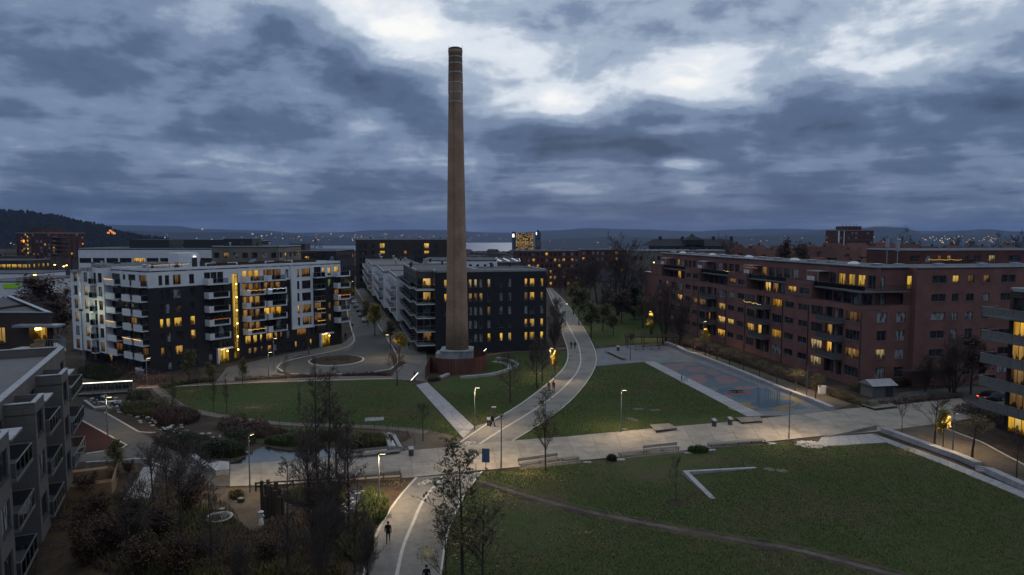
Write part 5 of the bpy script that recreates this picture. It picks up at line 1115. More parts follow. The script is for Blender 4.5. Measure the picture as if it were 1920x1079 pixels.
# ================================================================== LAMPS
def spot(parent, loc, energy, color=(1,.72,.40), size=R(158), blend=.7, rad=.12, rot=(0,0,0)):
    d = bpy.data.lights.new('lamp_light', 'SPOT'); d.energy = energy; d.color = color; d.spot_size = size; d.spot_blend = blend; d.shadow_soft_size = rad
    o = bpy.data.objects.new('lamp_light', d); COL.objects.link(o); o.parent = parent; o.location = loc; o.rotation_euler = rot; return o
LAMP = {}
def lamp(px, py, ptop, yaw, label, energy=420, group='park path lamps', mat='pole_grey', color=(1,.72,.40)):
    q = G(px, py); h = zat(ptop, q.x, q.y); e = empty('street_lamp', (q.x, q.y, 0), yaw, label, 'street lamp', group)
    MB().tube((0,0,0), (0,0,.9), .095, .095, 10).tube((0,0,.9), (0,0,h), .075, .055, 10).build('pole', MATS[mat], e)
    hd = MB().box(-.08, .72, -.13, .13, h-.02, h+.09).box(-.05, .6, -.1, .1, h+.09, h+.12).build('head', MATS['dark_metal'], e)
    MB().box(.12, .66, -.1, .1, h-.045, h-.021).build('lens', MATS['lamp_glow'], hd)
    spot(e, (.40, 0, h-.12), energy*3.8, color); return e
lamp(890, 807, 727, 0.0, 'slim park lamp beside the slab walk, lit pole facing the camera', 520)
lamp(940, 879, 781, 1.4, 'slim dark park lamp at the crossing of promenade and shared path', 560)
lamp(1164, 812, 732, .2, 'slim park lamp at the edge of the lawn below the playground', 520)
lamp(1479, 824, 738, 1.5, 'slim dark park lamp at the corner of promenade and playground', 560)
lamp(711, 950, 851, 0.1, 'slim park lamp among the tall grasses beside the southern shared path', 620)
lamp(469, 924, 817, 1.2, 'slim dark lamp standing by the pond edge path', 330)
lamp(202, 819, 745, .4, 'slim lamp at the bend of the left asphalt path', 170)
lamp(504, 712, 661, .6, 'slim lamp by the hedge in front of the white and charcoal block', 160)
lamp(276, 722, 672, .6, 'slim lamp at the corner of the white and charcoal block', 130)
lamp(514, 695, 635, .8, 'slim lamp at the forecourt kerb of the turning circle', 160)
lamp(919, 656, 612, .5, 'slim lamp in front of the black block right of the chimney', 200)
lamp(1031, 712, 653, -.5, 'slim lamp among the bare trees on the chimney lawn', 420)
lamp(1786, 846, 776, .6, 'slim lamp on the gravel walk under the yellow leaves', 420)
lamp(1060, 615, 570, .2, 'slim lamp on the far stretch of the shared path', 420)
lamp(1318, 660, 603, 0, 'slim lamp on the walk behind the granite blocks', 380)
lamp(1216, 634, 584, 0, 'slim lamp in the trees behind the pergola', 330)
lamp(730, 672, 628, 3.0, 'slim lamp on the pavement of the street', 260)
lamp(1512, 744, 690, 1.2, 'slim lamp behind the granite blocks near the utility cabinet', 380)
lamp(660, 560, 528, .3, 'slim lamp at the far end of the street', 260)
# wall lamps and the floodlight on the side wing
def glow(name, label, loc, energy, color=(1,.7,.3), rad=.15):
    e = empty(name, loc, 0, label, 'light'); MB().lathe([(.03,-.1),(.16,-.05),(.18,.05),(.1,.16),(.02,.2)], 8).build('globe', MATS['bulb_gold'], e); MB().box(-.05, .05, 0, .2, -.16, -.1).build('bracket', MATS['dark_metal'], e)
    d = bpy.data.lights.new('glow_light', 'POINT'); d.energy = energy; d.color = color; d.shadow_soft_size = rad; o = bpy.data.objects.new('glow_light', d); COL.objects.link(o); o.parent = e; o.location = (0, -.35, .0)
    return e
q = A.w(s_on(A.w(0,0), A.u, 420, 2), -1.3); glow('entrance_light', 'warm lamp over the left entrance of the white and charcoal block', (q.x, q.y, 2.5), 60)
q = A.w(s_on(A.w(0,0), A.u, 611, 2), -1.3); glow('entrance_light', 'warm lamp over the right entrance of the white and charcoal block', (q.x, q.y, 2.5), 70)
q = onray(1226, 212, 16); glow('wall_light', 'yellow wall lamp on the pale gable left of the brick terrace', (q.x, q.y, 17.3), 120)
q = G(235, 690); glow('bollard_light', 'small amber garden light beside the stream walk', (q.x, q.y, .9), 18)
y1_, o0_, o1_ = seg[1]; q2 = A.w(-o1_-2.6, y1_-2.2); e = empty('floodlight', (q2.x, q2.y, 0), 0, 'pole floodlight shining on the stepped white wing', 'floodlight')
MB().tube((0,0,0), (0,0,11.2), .1, .07, 8).build('pole', MATS['pole_grey'], e); MB().box(-.3, .3, -.2, .2, 11.2, 11.6).build('head', MATS['dark_metal'], e); MB().box(-.25, .25, .2, .23, 11.22, 11.58).build('lens', MATS['led_white'], e)
d = bpy.data.lights.new('flood_light', 'POINT'); d.energy = 300; d.color = (.95,1,.62); d.shadow_soft_size = .25
fo = bpy.data.objects.new('flood_light', d); COL.objects.link(fo); fo.parent = e; fo.location = (0, .5, 11.4)
# lit handrails and the footbridge with a glowing rail
def lit_rail(label, a, b, h=.95, name='lit_handrail', cat='handrail', z0=0.0, z1=0.0):
    d = (b-a); e = empty(name, (a.x, a.y, 0), math.atan2(d.y, d.x), label, cat); L = d.length
    MB().tube((0,0,z0+h), (L,0,z1+h), .045, n=6).build('glowing_rail', MATS['led_white'], e); m = None
    for i in range(4): t = i/3; MB().tube((L*t,0,0), (L*t,0,z0+(z1-z0)*t+h-.05), .03, n=5).build('post', MATS['steel'], e)
    return e
lit_rail('short glowing handrail at the steps left of the rusty ring wall', G(771,724), G(784,714), 1.0, z1=.4)
lit_rail('short glowing handrail at the steps right of the rusty ring wall', G(898,676), G(912,668), 1.0, z1=.6)
fbp, fbq = G(146, 744), G(243, 738); d = fbq-fbp; fbr = empty('footbridge', (fbp.x, fbp.y, 0), math.atan2(d.y, d.x), 'low footbridge with a glowing handrail over the stream', 'bridge'); L = d.length
for i in range(int(L/.5)): MB().box(i*.5, i*.5+.47, 0, 2.2, .25, .33).build('plank', MATS['wood_grey'], fbr)
MB().box(0, L, -.05, .1, .05, .25).box(0, L, 2.1, 2.25, .05, .25).build('beam', MATS['dark_metal'], fbr)
for y in (-.0, 2.2):
    for i in range(8): MB().tube((L*i/7, y, .25), (L*i/7, y, 1.6), .03, n=5).build('post', MATS['steel'], fbr)
    for k in range(1): MB().box(0, L, y-.015, y+.015, .45, 1.45).build('rail_mesh', MATS['glass_rail'], fbr)
MB().tube((0,2.2,1.66), (L,2.2,1.66), .06, n=6).build('glowing_rail', MATS['led_white'], fbr)

# ================================================================== PARK FURNITURE
def bench(pa, pb, label, back=False, w=.62, h=.45, group='slatted park benches'):
    a, b = G(*pa), G(*pb); d = b-a; L = d.length; e = empty('park_bench', (a.x, a.y, 0), math.atan2(d.y, d.x), label, 'bench', group)
    for i in range(6): MB().box(0, L, -w/2+i*w/6+.008, -w/2+(i+1)*w/6-.008, h-.05, h).build('slat', MATS['wood_grey'], e)
    n = max(2, int(L/1.9)+1)
    for i in range(n): x = .15+(L-.3)*i/(n-1); MB().box(x-.04, x+.04, -w/2+.03, -w/2+.1, .03, h-.08).box(x-.04, x+.04, w/2-.1, w/2-.03, .03, h-.08).box(x-.04, x+.04, -w/2+.03, w/2-.03, h-.1, h-.052).build('leg', MATS['dark_metal'], e)
    if back:
        for k in range(2): MB().box(0, L, w/2-.02, w/2+.03, h+.12+.17*k, h+.25+.17*k).build('back_slat', MATS['wood_grey'], e)
        for i in range(n): x = .15+(L-.3)*i/(n-1); MB().box(x-.03, x+.03, w/2+.035, w/2+.08, h-.1, h+.42).build('back_post', MATS['dark_metal'], e)
    return e
bench((973,876),(1048,865),'long slatted bench with backrest beside the young maple on the promenade', True)
bench((1052,866),(1085,863),'short backless bench at the end of the long bench by the young maple')
bench((1160,857),(1207,851),'backless bench beside the small grass clump at the promenade edge')
bench((1208,851),(1272,844),'slatted bench with backrest in the middle of the promenade edge', True)
bench((1328,839),(1433,830),'very long backless bench right of the round grass clump', w=.8)
bench((1138,661),(1171,676),'backless bench standing alone on the plaza by the shared path', w=.9)
bench((1190,657),(1236,656),'front bench under the pergola'); bench((1190,651),(1236,650),'rear bench under the pergola')
bench((640,862),(749,851),'broad timber bench on the pond side of the boardwalk', True, .9)
bench((640,899),(751,888),'low timber bench on the near side of the boardwalk', False, .7)
def deck(pts, label):
    P = GP(pts); c = sum(P, Vector((0,0)))/4; e = empty('timber_platform', (c.x, c.y, 0), 0, label, 'platform', 'low timber lounging platforms'); P = [p-c for p in P]
    n = 12
    for i in range(n): MB().prism([P[0].lerp(P[1], i/n+.004), P[0].lerp(P[1], (i+1)/n-.004), P[3].lerp(P[2], (i+1)/n-.004), P[3].lerp(P[2], i/n+.004)], .40, .46).build('slat', MATS['wood_grey'], e)
    for p in P: q = p*.9; MB().box(q.x-.06, q.x+.06, q.y-.06, q.y+.06, 0, .36).build('leg', MATS['dark_metal'], e)
    for a, b in zip(P, P[1:]+P[:1]): a, b = a*.93, b*.93; MB().obox((a+b)/2, (b-a).normalized(), (b-a).length/2-.05, .03, .34, .398).build('rail', MATS['dark_metal'], e)
deck([(1218,803),(1254,800),(1270,809),(1230,814)], 'square timber platform by the lamp on the right lawn edge')
deck([(1379,789),(1425,787),(1430,795),(1391,798)], 'timber platform beside the two litter bins')
deck([(1615,764),(1663,759),(1684,767),(1640,772)], 'large timber platform in front of the small shed')
def bin_(px, py, label, h=1.05):
    q = G(px, py); e = empty('litter_bin', (q.x, q.y, 0), .3, label, 'bin', 'litter bins')
    MB().lathe([(.25,0),(.27,.05),(.27,h-.2)], 14).build('body', MATS['pole_grey'], e)
    for i in range(12): a = 2*math.pi*i/12; MB().obox((.285*math.cos(a), .285*math.sin(a)), (-math.sin(a), math.cos(a)), .045, .012, .08, h-.22).build('slat', MATS['dark_metal'], e)
    MB().add([(-.3,-.3,h-.2),(.3,-.3,h-.2),(.3,.3,h-.2),(-.3,.3,h-.2),(-.3,-.3,h-.12),(.3,-.3,h-.12),(.3,.3,h+.1),(-.3,.3,h+.1)], [(0,1,5,4),(1,2,6,5),(2,3,7,6),(3,0,4,7),(4,5,6,7)]).build('lid', MATS['steel'], e)
bin_(1339,801,'slatted steel litter bin, left of the pair by the timber platform'); bin_(1369,798,'slatted steel litter bin, right of the pair by the timber platform')
bin_(771,856,'litter bin at the end of the boardwalk'); bin_(917,799,'dark litter bin on the lawn edge beside the walker with a rucksack'); bin_(1159,658,'litter bin on the plaza near the pergola')
def sign(px, py, label, w=.6, h=1.0, z=1.3, mat='frame_grey', name='sign_post', yaw=-.1):
    q = G(px, py); e = empty(name, (q.x, q.y, 0), yaw, label, 'sign'); MB().tube((0,0,0), (0,0,z+h*.95), .035, n=8).build('post', MATS['pole_grey'], e); o = MB().box(-w/2, w/2, -.05, -.036, z, z+h).build('panel', MATS[mat], e)
    MB().box(-w/2-.02, w/2+.02, -.035, -.03, z-.02, z+h+.02).build('back_plate', MATS['dark_metal'], e); return e
surf('sign_blue', (.05,.10,.20), (.045,.09,.18), 2, .4, .4); surf('sign_red', (.35,.03,.03), (.3,.03,.03), 2, .4, .4)
e = sign(911, 887, 'grey blue information sign on a post at the crossing', .8, 1.5, 1.2, 'sign_blue')
q = G(926, 792); e = empty('info_box', (q.x, q.y, 0), 0, 'dark box on a post with a pale top beside the shared path', 'post box'); MB().tube((0,0,0), (0,0,1.2), .06).build('post', MATS['dark_metal'], e); MB().box(-.28, .28, -.2, .2, 1.2, 2.1).build('box', MATS['frame_dark'], e); MB().box(-.32, .32, -.24, .24, 2.1, 2.18).build('top', MATS['zinc'], e)
# small no-parking sign in the street
q = G(661, 627); e = empty('traffic_sign', (q.x, q.y, 0), 0, 'round blue and red traffic sign beside the street', 'sign'); MB().tube((0,0,0), (0,0,2.6), .04).build('post', MATS['pole_grey'], e)
for r_, y_, mt in ((.36,-.06,'sign_red'),(.27,-.075,'sign_blue')): o = MB().lathe([(r_,0),(r_,.012)], 20).build('disc', MATS[mt], e, (0, y_, 2.4)); o.rotation_euler = (math.pi/2, 0, 0)
o = MB().box(-.3, .3, -.035, .035, .013, .016).build('bar', MATS['sign_red'], e, (0, -.075, 2.4)); o.rotation_euler = (math.pi/2, .8, 0)
# concrete angle on the front lawn
def wedge(a, b, h0, h1, w=.42):
    d = (b-a).normalized(); n = Vector((-d.y, d.x))*w/2; P = [a-n, b-n, b+n, a+n]; return MB().add([(P[0].x,P[0].y,0),(P[1].x,P[1].y,0),(P[2].x,P[2].y,0),(P[3].x,P[3].y,0),(P[0].x,P[0].y,h0),(P[1].x,P[1].y,h1),(P[2].x,P[2].y,h1),(P[3].x,P[3].y,h0)], [(0,1,5,4),(1,2,6,5),(2,3,7,6),(3,0,4,7),(4,5,6,7)])
a0, a1, a2 = G(1284,891), G(1417,879), G(1337,936); ab = empty('angled_bench', (a0.x, a0.y, 0), 0, 'pale concrete angle lying in a V on the front lawn', 'bench')
d1 = (a1-a0).normalized(); wedge(d1*.3, a1-a0, .42, .14).build('arm', MATS['granite'], ab); wedge(Vector((0,0)), a2-a0, .5, .06, .55).build('arm', MATS['granite'], ab)
def lid(px, py, label, r=.62, square=False, mat='gravel'):
    q = G(px, py); o = (MB().prism([(-r,-r*.7),(r,-r*.7),(r,r*.7),(-r,r*.7)], 0, .07).box(-r*.8, r*.8, -.03, .03, .07, .085) if square else MB().lathe([(r,0),(r,.065),(r*.92,.07),(r*.9,.062)], 20)).build('manhole_cover', MATS[mat], None, (q.x, q.y, 0), .2); return tag(o, label, 'manhole', 'covers set in the lawns')
lid(1442,881,'round concrete cover, left of the two beside the concrete angle'); lid(1466,884,'round concrete cover, right of the two beside the concrete angle')
lid(1197,768,'square cover plate, left of the two on the right lawn', .75, True); lid(1228,770,'square cover plate, right of the two on the right lawn', .75, True)
lid(1181,786,'round cover overlapped by its neighbour on the right lawn', .6); lid(1190,789,'round cover at the edge of its neighbour on the right lawn', .55); lid(1170,806,'round cover beside the lawn lamp foot', .55)
lid(702,787,'pale rectangular plate lying on the left lawn', 1.3, True, 'slab_grey'); lid(722,975-5,'dark grid plate in the southern shared path', .6, True, 'dark_metal')
for px_, py_, w_ in ((1101,868,'first'),(1164,863,'second'),(1290,850,'third'),(1335,845,'fourth'),(1448,833,'fifth')):
    q = G(px_, py_); tag(MB().prism([(-.45,-.3),(.45,-.3),(.45,.3),(-.45,.3)], 0, .09).build('stepping_slab', MATS['slab_grey'], None, (q.x, q.y, 0), .1), w_+' pale slab from the left along the near edge of the promenade', 'slab', 'slabs at the bench ends')
# granite sitting blocks
def blocks_row(pts, names, w=.85, h=.62):
    P = GP(pts)
    for i, (a, b) in enumerate(zip(P, P[1:])):
        if names[i] is None: continue
        d = (b-a).normalized(); c = (a+b)/2; L = (b-a).length/2-.04; o = MB().obox((0,0), (1,0), L, w/2, 0, h-.06).obox((0,0), (1,0), L+.015, w/2+.015, h-.06, h).build('granite_block', MATS['granite'], None, (c.x, c.y, .04), math.atan2(d.y, d.x)); tag(o, names[i], 'block', 'granite sitting blocks')
blocks_row([(1249,646),(1270,654),(1286,662.5),(1312,671),(1351,686),(1396,704),(1424,716),(1467,734),(1528,757),(1560,771)], ['%s granite sitting block from the pergola along the playground' % ORD[i] for i in range(9)])
blocks_row([(1656,811),(1728,837),(1803,864),(1834,878)], ['%s granite block from the ramp along the slab strip' % ORD[i] for i in range(3)], .9, .62); blocks_row([(1853,888),(1890,905),(1960,937)], ['granite block just beyond the small steps by the slab strip', 'granite block leaving the frame along the slab strip'], .9, .62)
st_ = empty('garden_steps', (*G(1843,883), 0), -.5, 'low stone steps between two granite blocks at the right', 'steps')
for k in range(3): MB().box(-.7, .7, -.6+.35*k, -.28+.35*k, 0, .14+.12*k).build('step', MATS['granite'], st_)
r0, r1 = G(1545,821), G(1642,807); d = r1-r0; rp_ = empty('ramp_wall', (r0.x, r0.y, 0), math.atan2(d.y, d.x), 'wedge shaped concrete ramp edge rising along the promenade', 'ramp'); L = d.length
MB().add([(0,-.15,0),(L,-.15,0),(L,.15,0),(0,.15,0),(0,-.15,.1),(L,-.15,.75),(L,.15,.75),(0,.15,.1)], [(0,1,5,4),(1,2,6,5),(2,3,7,6),(3,0,4,7),(4,5,6,7)]).build('edge', MATS['concrete'], rp_); MB().box(0, L, -.16, .16, .0, .08).build('footing', MATS['kerb'], rp_)
# stone slab bench, pond block, pond-edge coping
prism_thing('stone_slab_bench', [(270,884),(294,884),(280,944),(232,946)], .5, 'granite', 'long pale stone slab scattered with leaves at the planting edge', 'bench')
prism_thing('pond_block', [(389,880),(405,874),(430,876),(430,890),(405,893)], .62, 'slab_grey', 'pale stone block at the corner of the pond', 'block')
q = GP([(355,858),(388,884)]); tag(ribbon(MB(), [q[0], q[1]], [q[0]+Vector((.55,.3)), q[1]+Vector((.55,.3))], 0, .4).build('pond_wall', MATS['slab_grey']), 'low stone wall running up to the pond corner block', 'wall')
q = GP([(722,818),(738,822),(752,848),(734,850)]); c = sum(q, Vector((0,0)))/4; wt = empty('water_trough', (c.x, c.y, 0), 0, 'concrete water trough at the end of the boardwalk', 'trough'); q = [p-c for p in q]
for a, b in zip(q, q[1:]+q[:1]): MB().obox((a+b)/2*.97, (b-a).normalized(), (b-a).length/2+.1, .22, 0, .55).build('side', MATS['slab_grey'], wt)
MB().prism([p*.92 for p in q], 0, .3).build('water', MATS['pond_water'], wt)
prism_thing('stone_edge', [(156,754),(162,753),(178,766),(200,764),(200,767),(176,769)], .3, 'granite', 'pale stone edging folded beside the stream', 'edging')
# rubble heap at the slab strip
rg = random.Random(2); m = MB(); q = G(1521, 836)
for i in range(260):
    a, r = rg.uniform(0, 6.28), 1.7*rg.random()**.6; x, y, z = r*math.cos(a)*1.15, r*math.sin(a)*.85, .12+.22*(1-r/1.7); sz = rg.uniform(.07, .17)
    m.lathe([(sz*.3, z-sz*.5), (sz, z-sz*.1), (sz*.8, z+sz*.4), (sz*.2, z+sz*.55)], 5, 0, (x, y))
tag(m.build('rubble', MATS['kerb'], None, (q.x, q.y, 0)), 'heap of pale broken stone at the end of the slab strip', 'rubble', kind='stuff')
# timber palisade, sculpture, play bowl, log stools, pond fence
rg = random.Random(6); pal = empty('timber_palisade', (*G(510, 968), 0), 0, 'cluster of tall dark upright timber posts in the play garden', 'play posts'); c = G(510, 968)
for i, (px_, py_, tp) in enumerate(((492,962,902),(499,950,915),(504,955,900),(505,972,910),(512,968,912),(517,974,920),(520,958,903),(526,966,915),(531,970,925),(509,960,908),(498,974,930),(524,976,935))):
    q = G(px_, py_); hh = min(4.2, max(2.2, zat(tp, q.x, q.y))); q = q-c; MB().lathe([(.17,0),(.17,hh-.04),(.14,hh)], 8, 0, (q.x, q.y)).build('post', MATS['wood_dark'], pal)
q = G(411, 979); bw = empty('play_bowl', (q.x, q.y, 0), 0, 'round pale stone bowl filled with dark stones in the play garden', 'basin'); MB().lathe([(.9,0),(1.15,.4),(1.2,.5),(1.05,.52),(.95,.4),(.9,.3)], 24).build('bowl', MATS['granite'], bw, smooth=True)
m = MB()
for i in range(40): a, r = rg.uniform(0,6.28), .85*rg.random()**.5; m.lathe([(.02,.33),(.09,.38),(.03,.45)], 5, 0, (r*math.cos(a), r*math.sin(a)))
tag(m.build('stones', MATS['gravel'], bw), kind='stuff')
for i, (px_, py_, lb) in enumerate(((416,962,'log stool beside the stone bowl'),(452,942,'dark log lying by the grass tuft of the play garden'))):
    q = G(px_, py_); o = empty('log_stool', (q.x, q.y, 0), .3*i, lb, 'log'); MB().lathe([(.33,0),(.35,.1),(.33,.42)], 12).build('trunk', MATS['wood_dark'], o); MB().lathe([(.30,.421),(.30,.43)], 12).build('cut_face', MATS['wood_grey'], o)
fn0, fn1 = G(480,922), G(752,904); d = fn1-fn0; fn = empty('rail_fence', (fn0.x, fn0.y, 0), math.atan2(d.y, d.x), 'low dark timber rail fence below the boardwalk', 'fence'); L = d.length
for i in range(9): MB().box(L*i/8-.07, L*i/8+.07, -.07, .07, 0, .95).build('post', MATS['wood_dark'], fn)
for z in (.45, .82): MB().box(0, L, -.1, -.072, z, z+.14).build('rail', MATS['wood_dark'], fn)
fl = GS([(480,795),(560,802),(687,806),(740,812),(770,822),(778,835)], 15); fe = empty('wire_fence', (fl[0].x, fl[0].y, 0), 0, 'thin post and wire fence along the gravel path', 'fence')
for a in fl: MB().tube((a.x-fl[0].x, a.y-fl[0].y, 0), (a.x-fl[0].x, a.y-fl[0].y, 1.0), .03, n=5).build('post', MATS['dark_metal'], fe)
for z in (.5, .95):
    m = MB(); [m.tube((a.x-fl[0].x, a.y-fl[0].y, z), (b.x-fl[0].x, b.y-fl[0].y, z), .01, n=3) for a, b in zip(fl, fl[1:])]; m.build('wire', MATS['dark_metal'], fe)
# playground equipment
q = G(1424, 762); sw = empty('swing_frame', (q.x, q.y, 0), -.12, 'steel climbing frame with net on the blue playground surface', 'play frame')
for x in (0, 2.9): 
    for y in (0, 1.2): MB().tube((x,y,0), (x,y,2.9), .06).build('post', MATS['steel'], sw)
MB().tube((0,0,2.85), (2.9,0,2.85), .05).tube((0,1.2,2.85), (2.9,1.2,2.85), .05).tube((0,0,2.85), (0,1.2,2.85), .05).tube((2.9,0,2.85), (2.9,1.2,2.85), .05).build('top_frame', MATS['steel'], sw)
m = MB()
for i in range(7): m.tube((.8+.3*i, .6, 0.3), (.8+.3*i, .6, 2.8), .015, n=4).tube((.8, .6, .4+.35*i), (2.6, .6, .4+.35*i), .015, n=4)
m.build('climbing_net', MATS['dark_metal'], sw)
q = G(1381, 737); se = empty('rocker', (q.x, q.y, 0), -.25, 'dark boat shaped rocker on the playground', 'rocker'); MB().add([(-1.5,0,.62),(-1,-.35,.5),(1,-.35,.5),(1.5,0,.62),(1,.35,.5),(-1,.35,.5),(-.9,-.2,.32),(.9,-.2,.32),(.9,.2,.32),(-.9,.2,.32)], [(0,1,2,3,4,5),(6,9,8,7),(1,6,7,2),(2,7,3),(3,7,8),(3,8,4),(4,8,9,5),(5,9,0),(0,9,6),(0,6,1)]).build('hull', MATS['frame_dark'], se); MB().tube((0,0,0), (0,0,.34), .12).build('spring', MATS['dark_metal'], se); MB().box(-1.35, 1.35, -.36, -.3, .5, .56).build('rim', MATS['steel'], se)
pg = empty('pergola', (*G(1222, 654), 0), -.03, 'timber pergola with slatted roof at the back of the plaza', 'pergola')
for x in (-5.5, -1.8, 1.8, 5.5):
    for y in (-.2, 3.0): MB().box(x-.07, x+.07, y-.07, y+.07, 0, 2.6).build('post', MATS['dark_metal'], pg)
for y in (-.2, 3.0): MB().box(-6, 6, y-.06, y+.06, 2.6, 2.78).build('beam', MATS['wood_dark'], pg)
for i in range(30): MB().box(-5.9+.4*i, -5.78+.4*i, -.6, 3.4, 2.785, 2.87).build('slat', MATS['wood_dark'], pg)
# small shed, cabinet, notice posts
q = G(1645, 742); sh = empty('shed', (q.x, q.y, 0), .18, 'small grey shed with pale pitched roof behind the timber platform', 'shed'); MB().box(-2, 2, -1.4, 1.4, 0, 2.0).build('wall', MATS['frame_grey'], sh)
MB().add([(-2.3,-1.8,1.95),(2.3,-1.8,1.95),(2.3,1.8,1.95),(-2.3,1.8,1.95),(-2.3,0,2.75),(2.3,0,2.75)], [(0,1,5,4),(2,3,4,5),(1,2,5),(3,0,4)]).build('roof', MATS['zinc'], sh); MB().box(.3, 1.7, -1.43, -1.402, .1, 1.7).build('door', MATS['dark_metal'], sh)
q = G(1541, 740); cbx = empty('utility_cabinet', (q.x, q.y, 0), -.1, 'pale utility cabinet by the hedge behind the granite blocks', 'cabinet'); MB().box(-.55, .55, -.3, .3, .12, 1.35).build('body', MATS['white_concrete'], cbx); MB().box(-.6, .6, -.35, .35, 1.35, 1.43).build('top', MATS['white_concrete'], cbx); MB().box(-.5, .5, -.28, .28, 0, .12).build('plinth', MATS['slab_grey'], cbx); MB().box(-.5, -.02, -.315, -.302, .2, 1.3).box(.02, .5, -.315, -.302, .2, 1.3).build('door', MATS['white_concrete'], cbx)
sign(1744, 733, 'small pale notice sign by the yard of the brick terrace', .9, .6, 1.7, 'white_panel'); sign(1866, 735, 'small blue notice sign beside the parked car', .6, .6, 1.7, 'sign_blue')
q = G(1754, 733); tag(MB().tube((0,0,0), (0,0,2.3), .07).box(-.9, .15, -.1, .1, 2.3, 2.42).build('door_post_lamp', MATS['wood_warm'], None, (q.x, q.y, 0)), 'short timber post with arm by the terrace entrance', 'post')
# string lights on balconies: one strand each
def strand(label, pts, mat, n=22, sag=.12, r=.036):
    """pts: world 3-D points the strand hangs between"""
    o = empty('string_lights', pts[0], 0, label, 'string lights'); m = MB(); w = MB(); P = [Vector(p)-Vector(pts[0]) for p in pts]
    for a, b in zip(P, P[1:]):
        for i in range(n):
            t = i/n; c = a.lerp(b, t); c.z -= sag*math.sin(math.pi*((t*3) % 1)); m.lathe([(r*.3, -r), (r, 0), (r*.3, r)], 5, 0, (0, 0)); k = len(m.v)-15
            for j in range(k, len(m.v)): v = m.v[j]; m.v[j] = (v[0]+c.x, v[1]+c.y, v[2]+c.z)
        w.tube(a, b, .012, n=3)
    tag(m.build('bulbs', MATS[mat], o), kind='stuff'); w.build('cord', MATS['dark_metal'], o)
fA = A.face((0,0),(A.L,0)); sA = fA.s_
def onA(px, k, dz=.95, out=1.75): q = A.w(sA(px), -out); return (q.x, q.y, ZC[k]-1.2+dz)
strand('gold light strand on the fourth balcony up right of the yellow stairwell', [onA(457,5), onA(490,5)], 'bulb_amber'); strand('gold light strand on the lowest balcony right of the yellow stairwell', [onA(457,2), onA(490,2)], 'bulb_amber', 30)
strand('white light strand on the second balcony column of the white and charcoal block', [onA(496,5), onA(529,5)], 'bulb_white', 34); strand('amber light strand on the third-floor glass loggia of the white bay', [onA(589,3,.95,1.25), onA(604,3,.95,1.25)], 'bulb_amber', 16); strand('amber light strand on the second-floor glass loggia of the white bay', [onA(589,2,.95,1.25), onA(604,2,.95,1.25)], 'bulb_amber', 16)
strand('orange light strand wrapped round the corner balcony by the street', [onA(626,4), onA(648,4,1.0)], 'bulb_orange', 26); strand('orange light strand on the middle balcony left of the entrance', [onA(392,3,1.2), onA(421,3,1.25)], 'bulb_orange', 14)
def onAs(px, k, out=1.45): q = A.w(-out, 60-A.face((0,60),(0,0)).s_(px)); return (q.x, q.y, ZC[k]+.02)
for i, (a, b, k, mt, lb) in enumerate(((213,230,6,'bulb_amber','gold light strand on the top side balcony of the white and charcoal block'),(213,230,3,'bulb_amber','gold light strand on a middle side balcony near the white step'),(263,279,2,'bulb_amber','gold light strand on a low side balcony next to the corner'),(243,259,2,'bulb_amber','gold light strand on a low side balcony left of the corner column'))): strand(lb, [onAs(a,k), onAs(b,k)], mt, 18)
xr0, xr1 = A.w(1,1.2), A.w(9,1.4); strand('amber light strand along the roof rail of the white and charcoal block', [(xr0.x,xr0.y,H+.75), (xr1.x,xr1.y,H+.75)], 'bulb_amber', 30)
def onE(px, z, out=1.8): q = E.w(E.face((0,0),(E.L,0)).s_(px, z), -out); return (q.x, q.y, z)
strand('gold light strand across a third-floor balcony of the brick terrace', [onE(1409,ZE[3]-.35,1.85), onE(1443,ZE[3]-.4,1.85)], 'bulb_gold', 14, .25)
strand('red orange light strand under a roof awning of the brick terrace', [onE(1385,18.7,-1.2), onE(1412,18.7,-1.2)], 'bulb_orange', 16); strand('gold light strand on the terrace parapet of the brick terrace', [onE(1355,17.4,-.4), onE(1382,17.4,-.4)], 'bulb_gold', 8)
q0, q1 = E2.w(E2.face((0,0),(E2.L,0)).s_(1730,18), -1.9), E2.w(E2.face((0,0),(E2.L,0)).s_(1792,18), -1.9); strand('long gold light strand on the second row brick terrace', [(q0.x,q0.y,h2-2.1), (q1.x,q1.y,h2-2.2)], 'bulb_amber', 40)
q0 = D_.w(9.5, -2.6); q1 = D_.w(6.0, -2.6); strand('cluster of orange fairy lights on a balcony at the bottom left corner', [(*D_.w(10.4,-1.2),4.6),(*D_.w(10.0,-2.5),4.75),(*D_.w(4.0,-2.5),4.6)], 'bulb_orange', 26, .3, .04)

# painted bicycle symbols on the shared path
def bike_mark(px, py, yaw, label):
    q = G(px, py); m = MB(); z = .072
    def bar(a, b, w=.05):
        a, b = Vector(a), Vector(b); d = (b-a).normalized(); m.obox((a+b)/2, d, (b-a).length/2+w/2, w, z, z+.006+.0005*len(m.f)*.01)
    for cx0 in (-.55, .55):
        ps = [(cx0+.36*math.cos(t), .36*math.sin(t)) for t in np.linspace(0, 6.283, 15)]
        m.add([(cx0+r*math.cos(t), r*math.sin(t), z+.005) for r in (.32, .42) for t in np.linspace(0, 6.283, 17)[:-1]], [(i, (i+1) % 16, 16+(i+1) % 16, 16+i)[::-1] for i in range(16)])
    z = .079; bar((-.55,0),(-.1,.55)); bar((-.1,.55),(.4,.55)); z = .083; bar((0,0),(.4,.55)); bar((-.55,0),(0,0)); z = .087; bar((.55,0),(.38,.75)); bar((.25,.78),(.5,.78)); bar((-.25,.62),(.02,.62))
    tag(m.build('path_marking', MATS['line_paint'], None, (q.x, q.y, 0), yaw), label, 'marking', 'painted bicycle symbols')
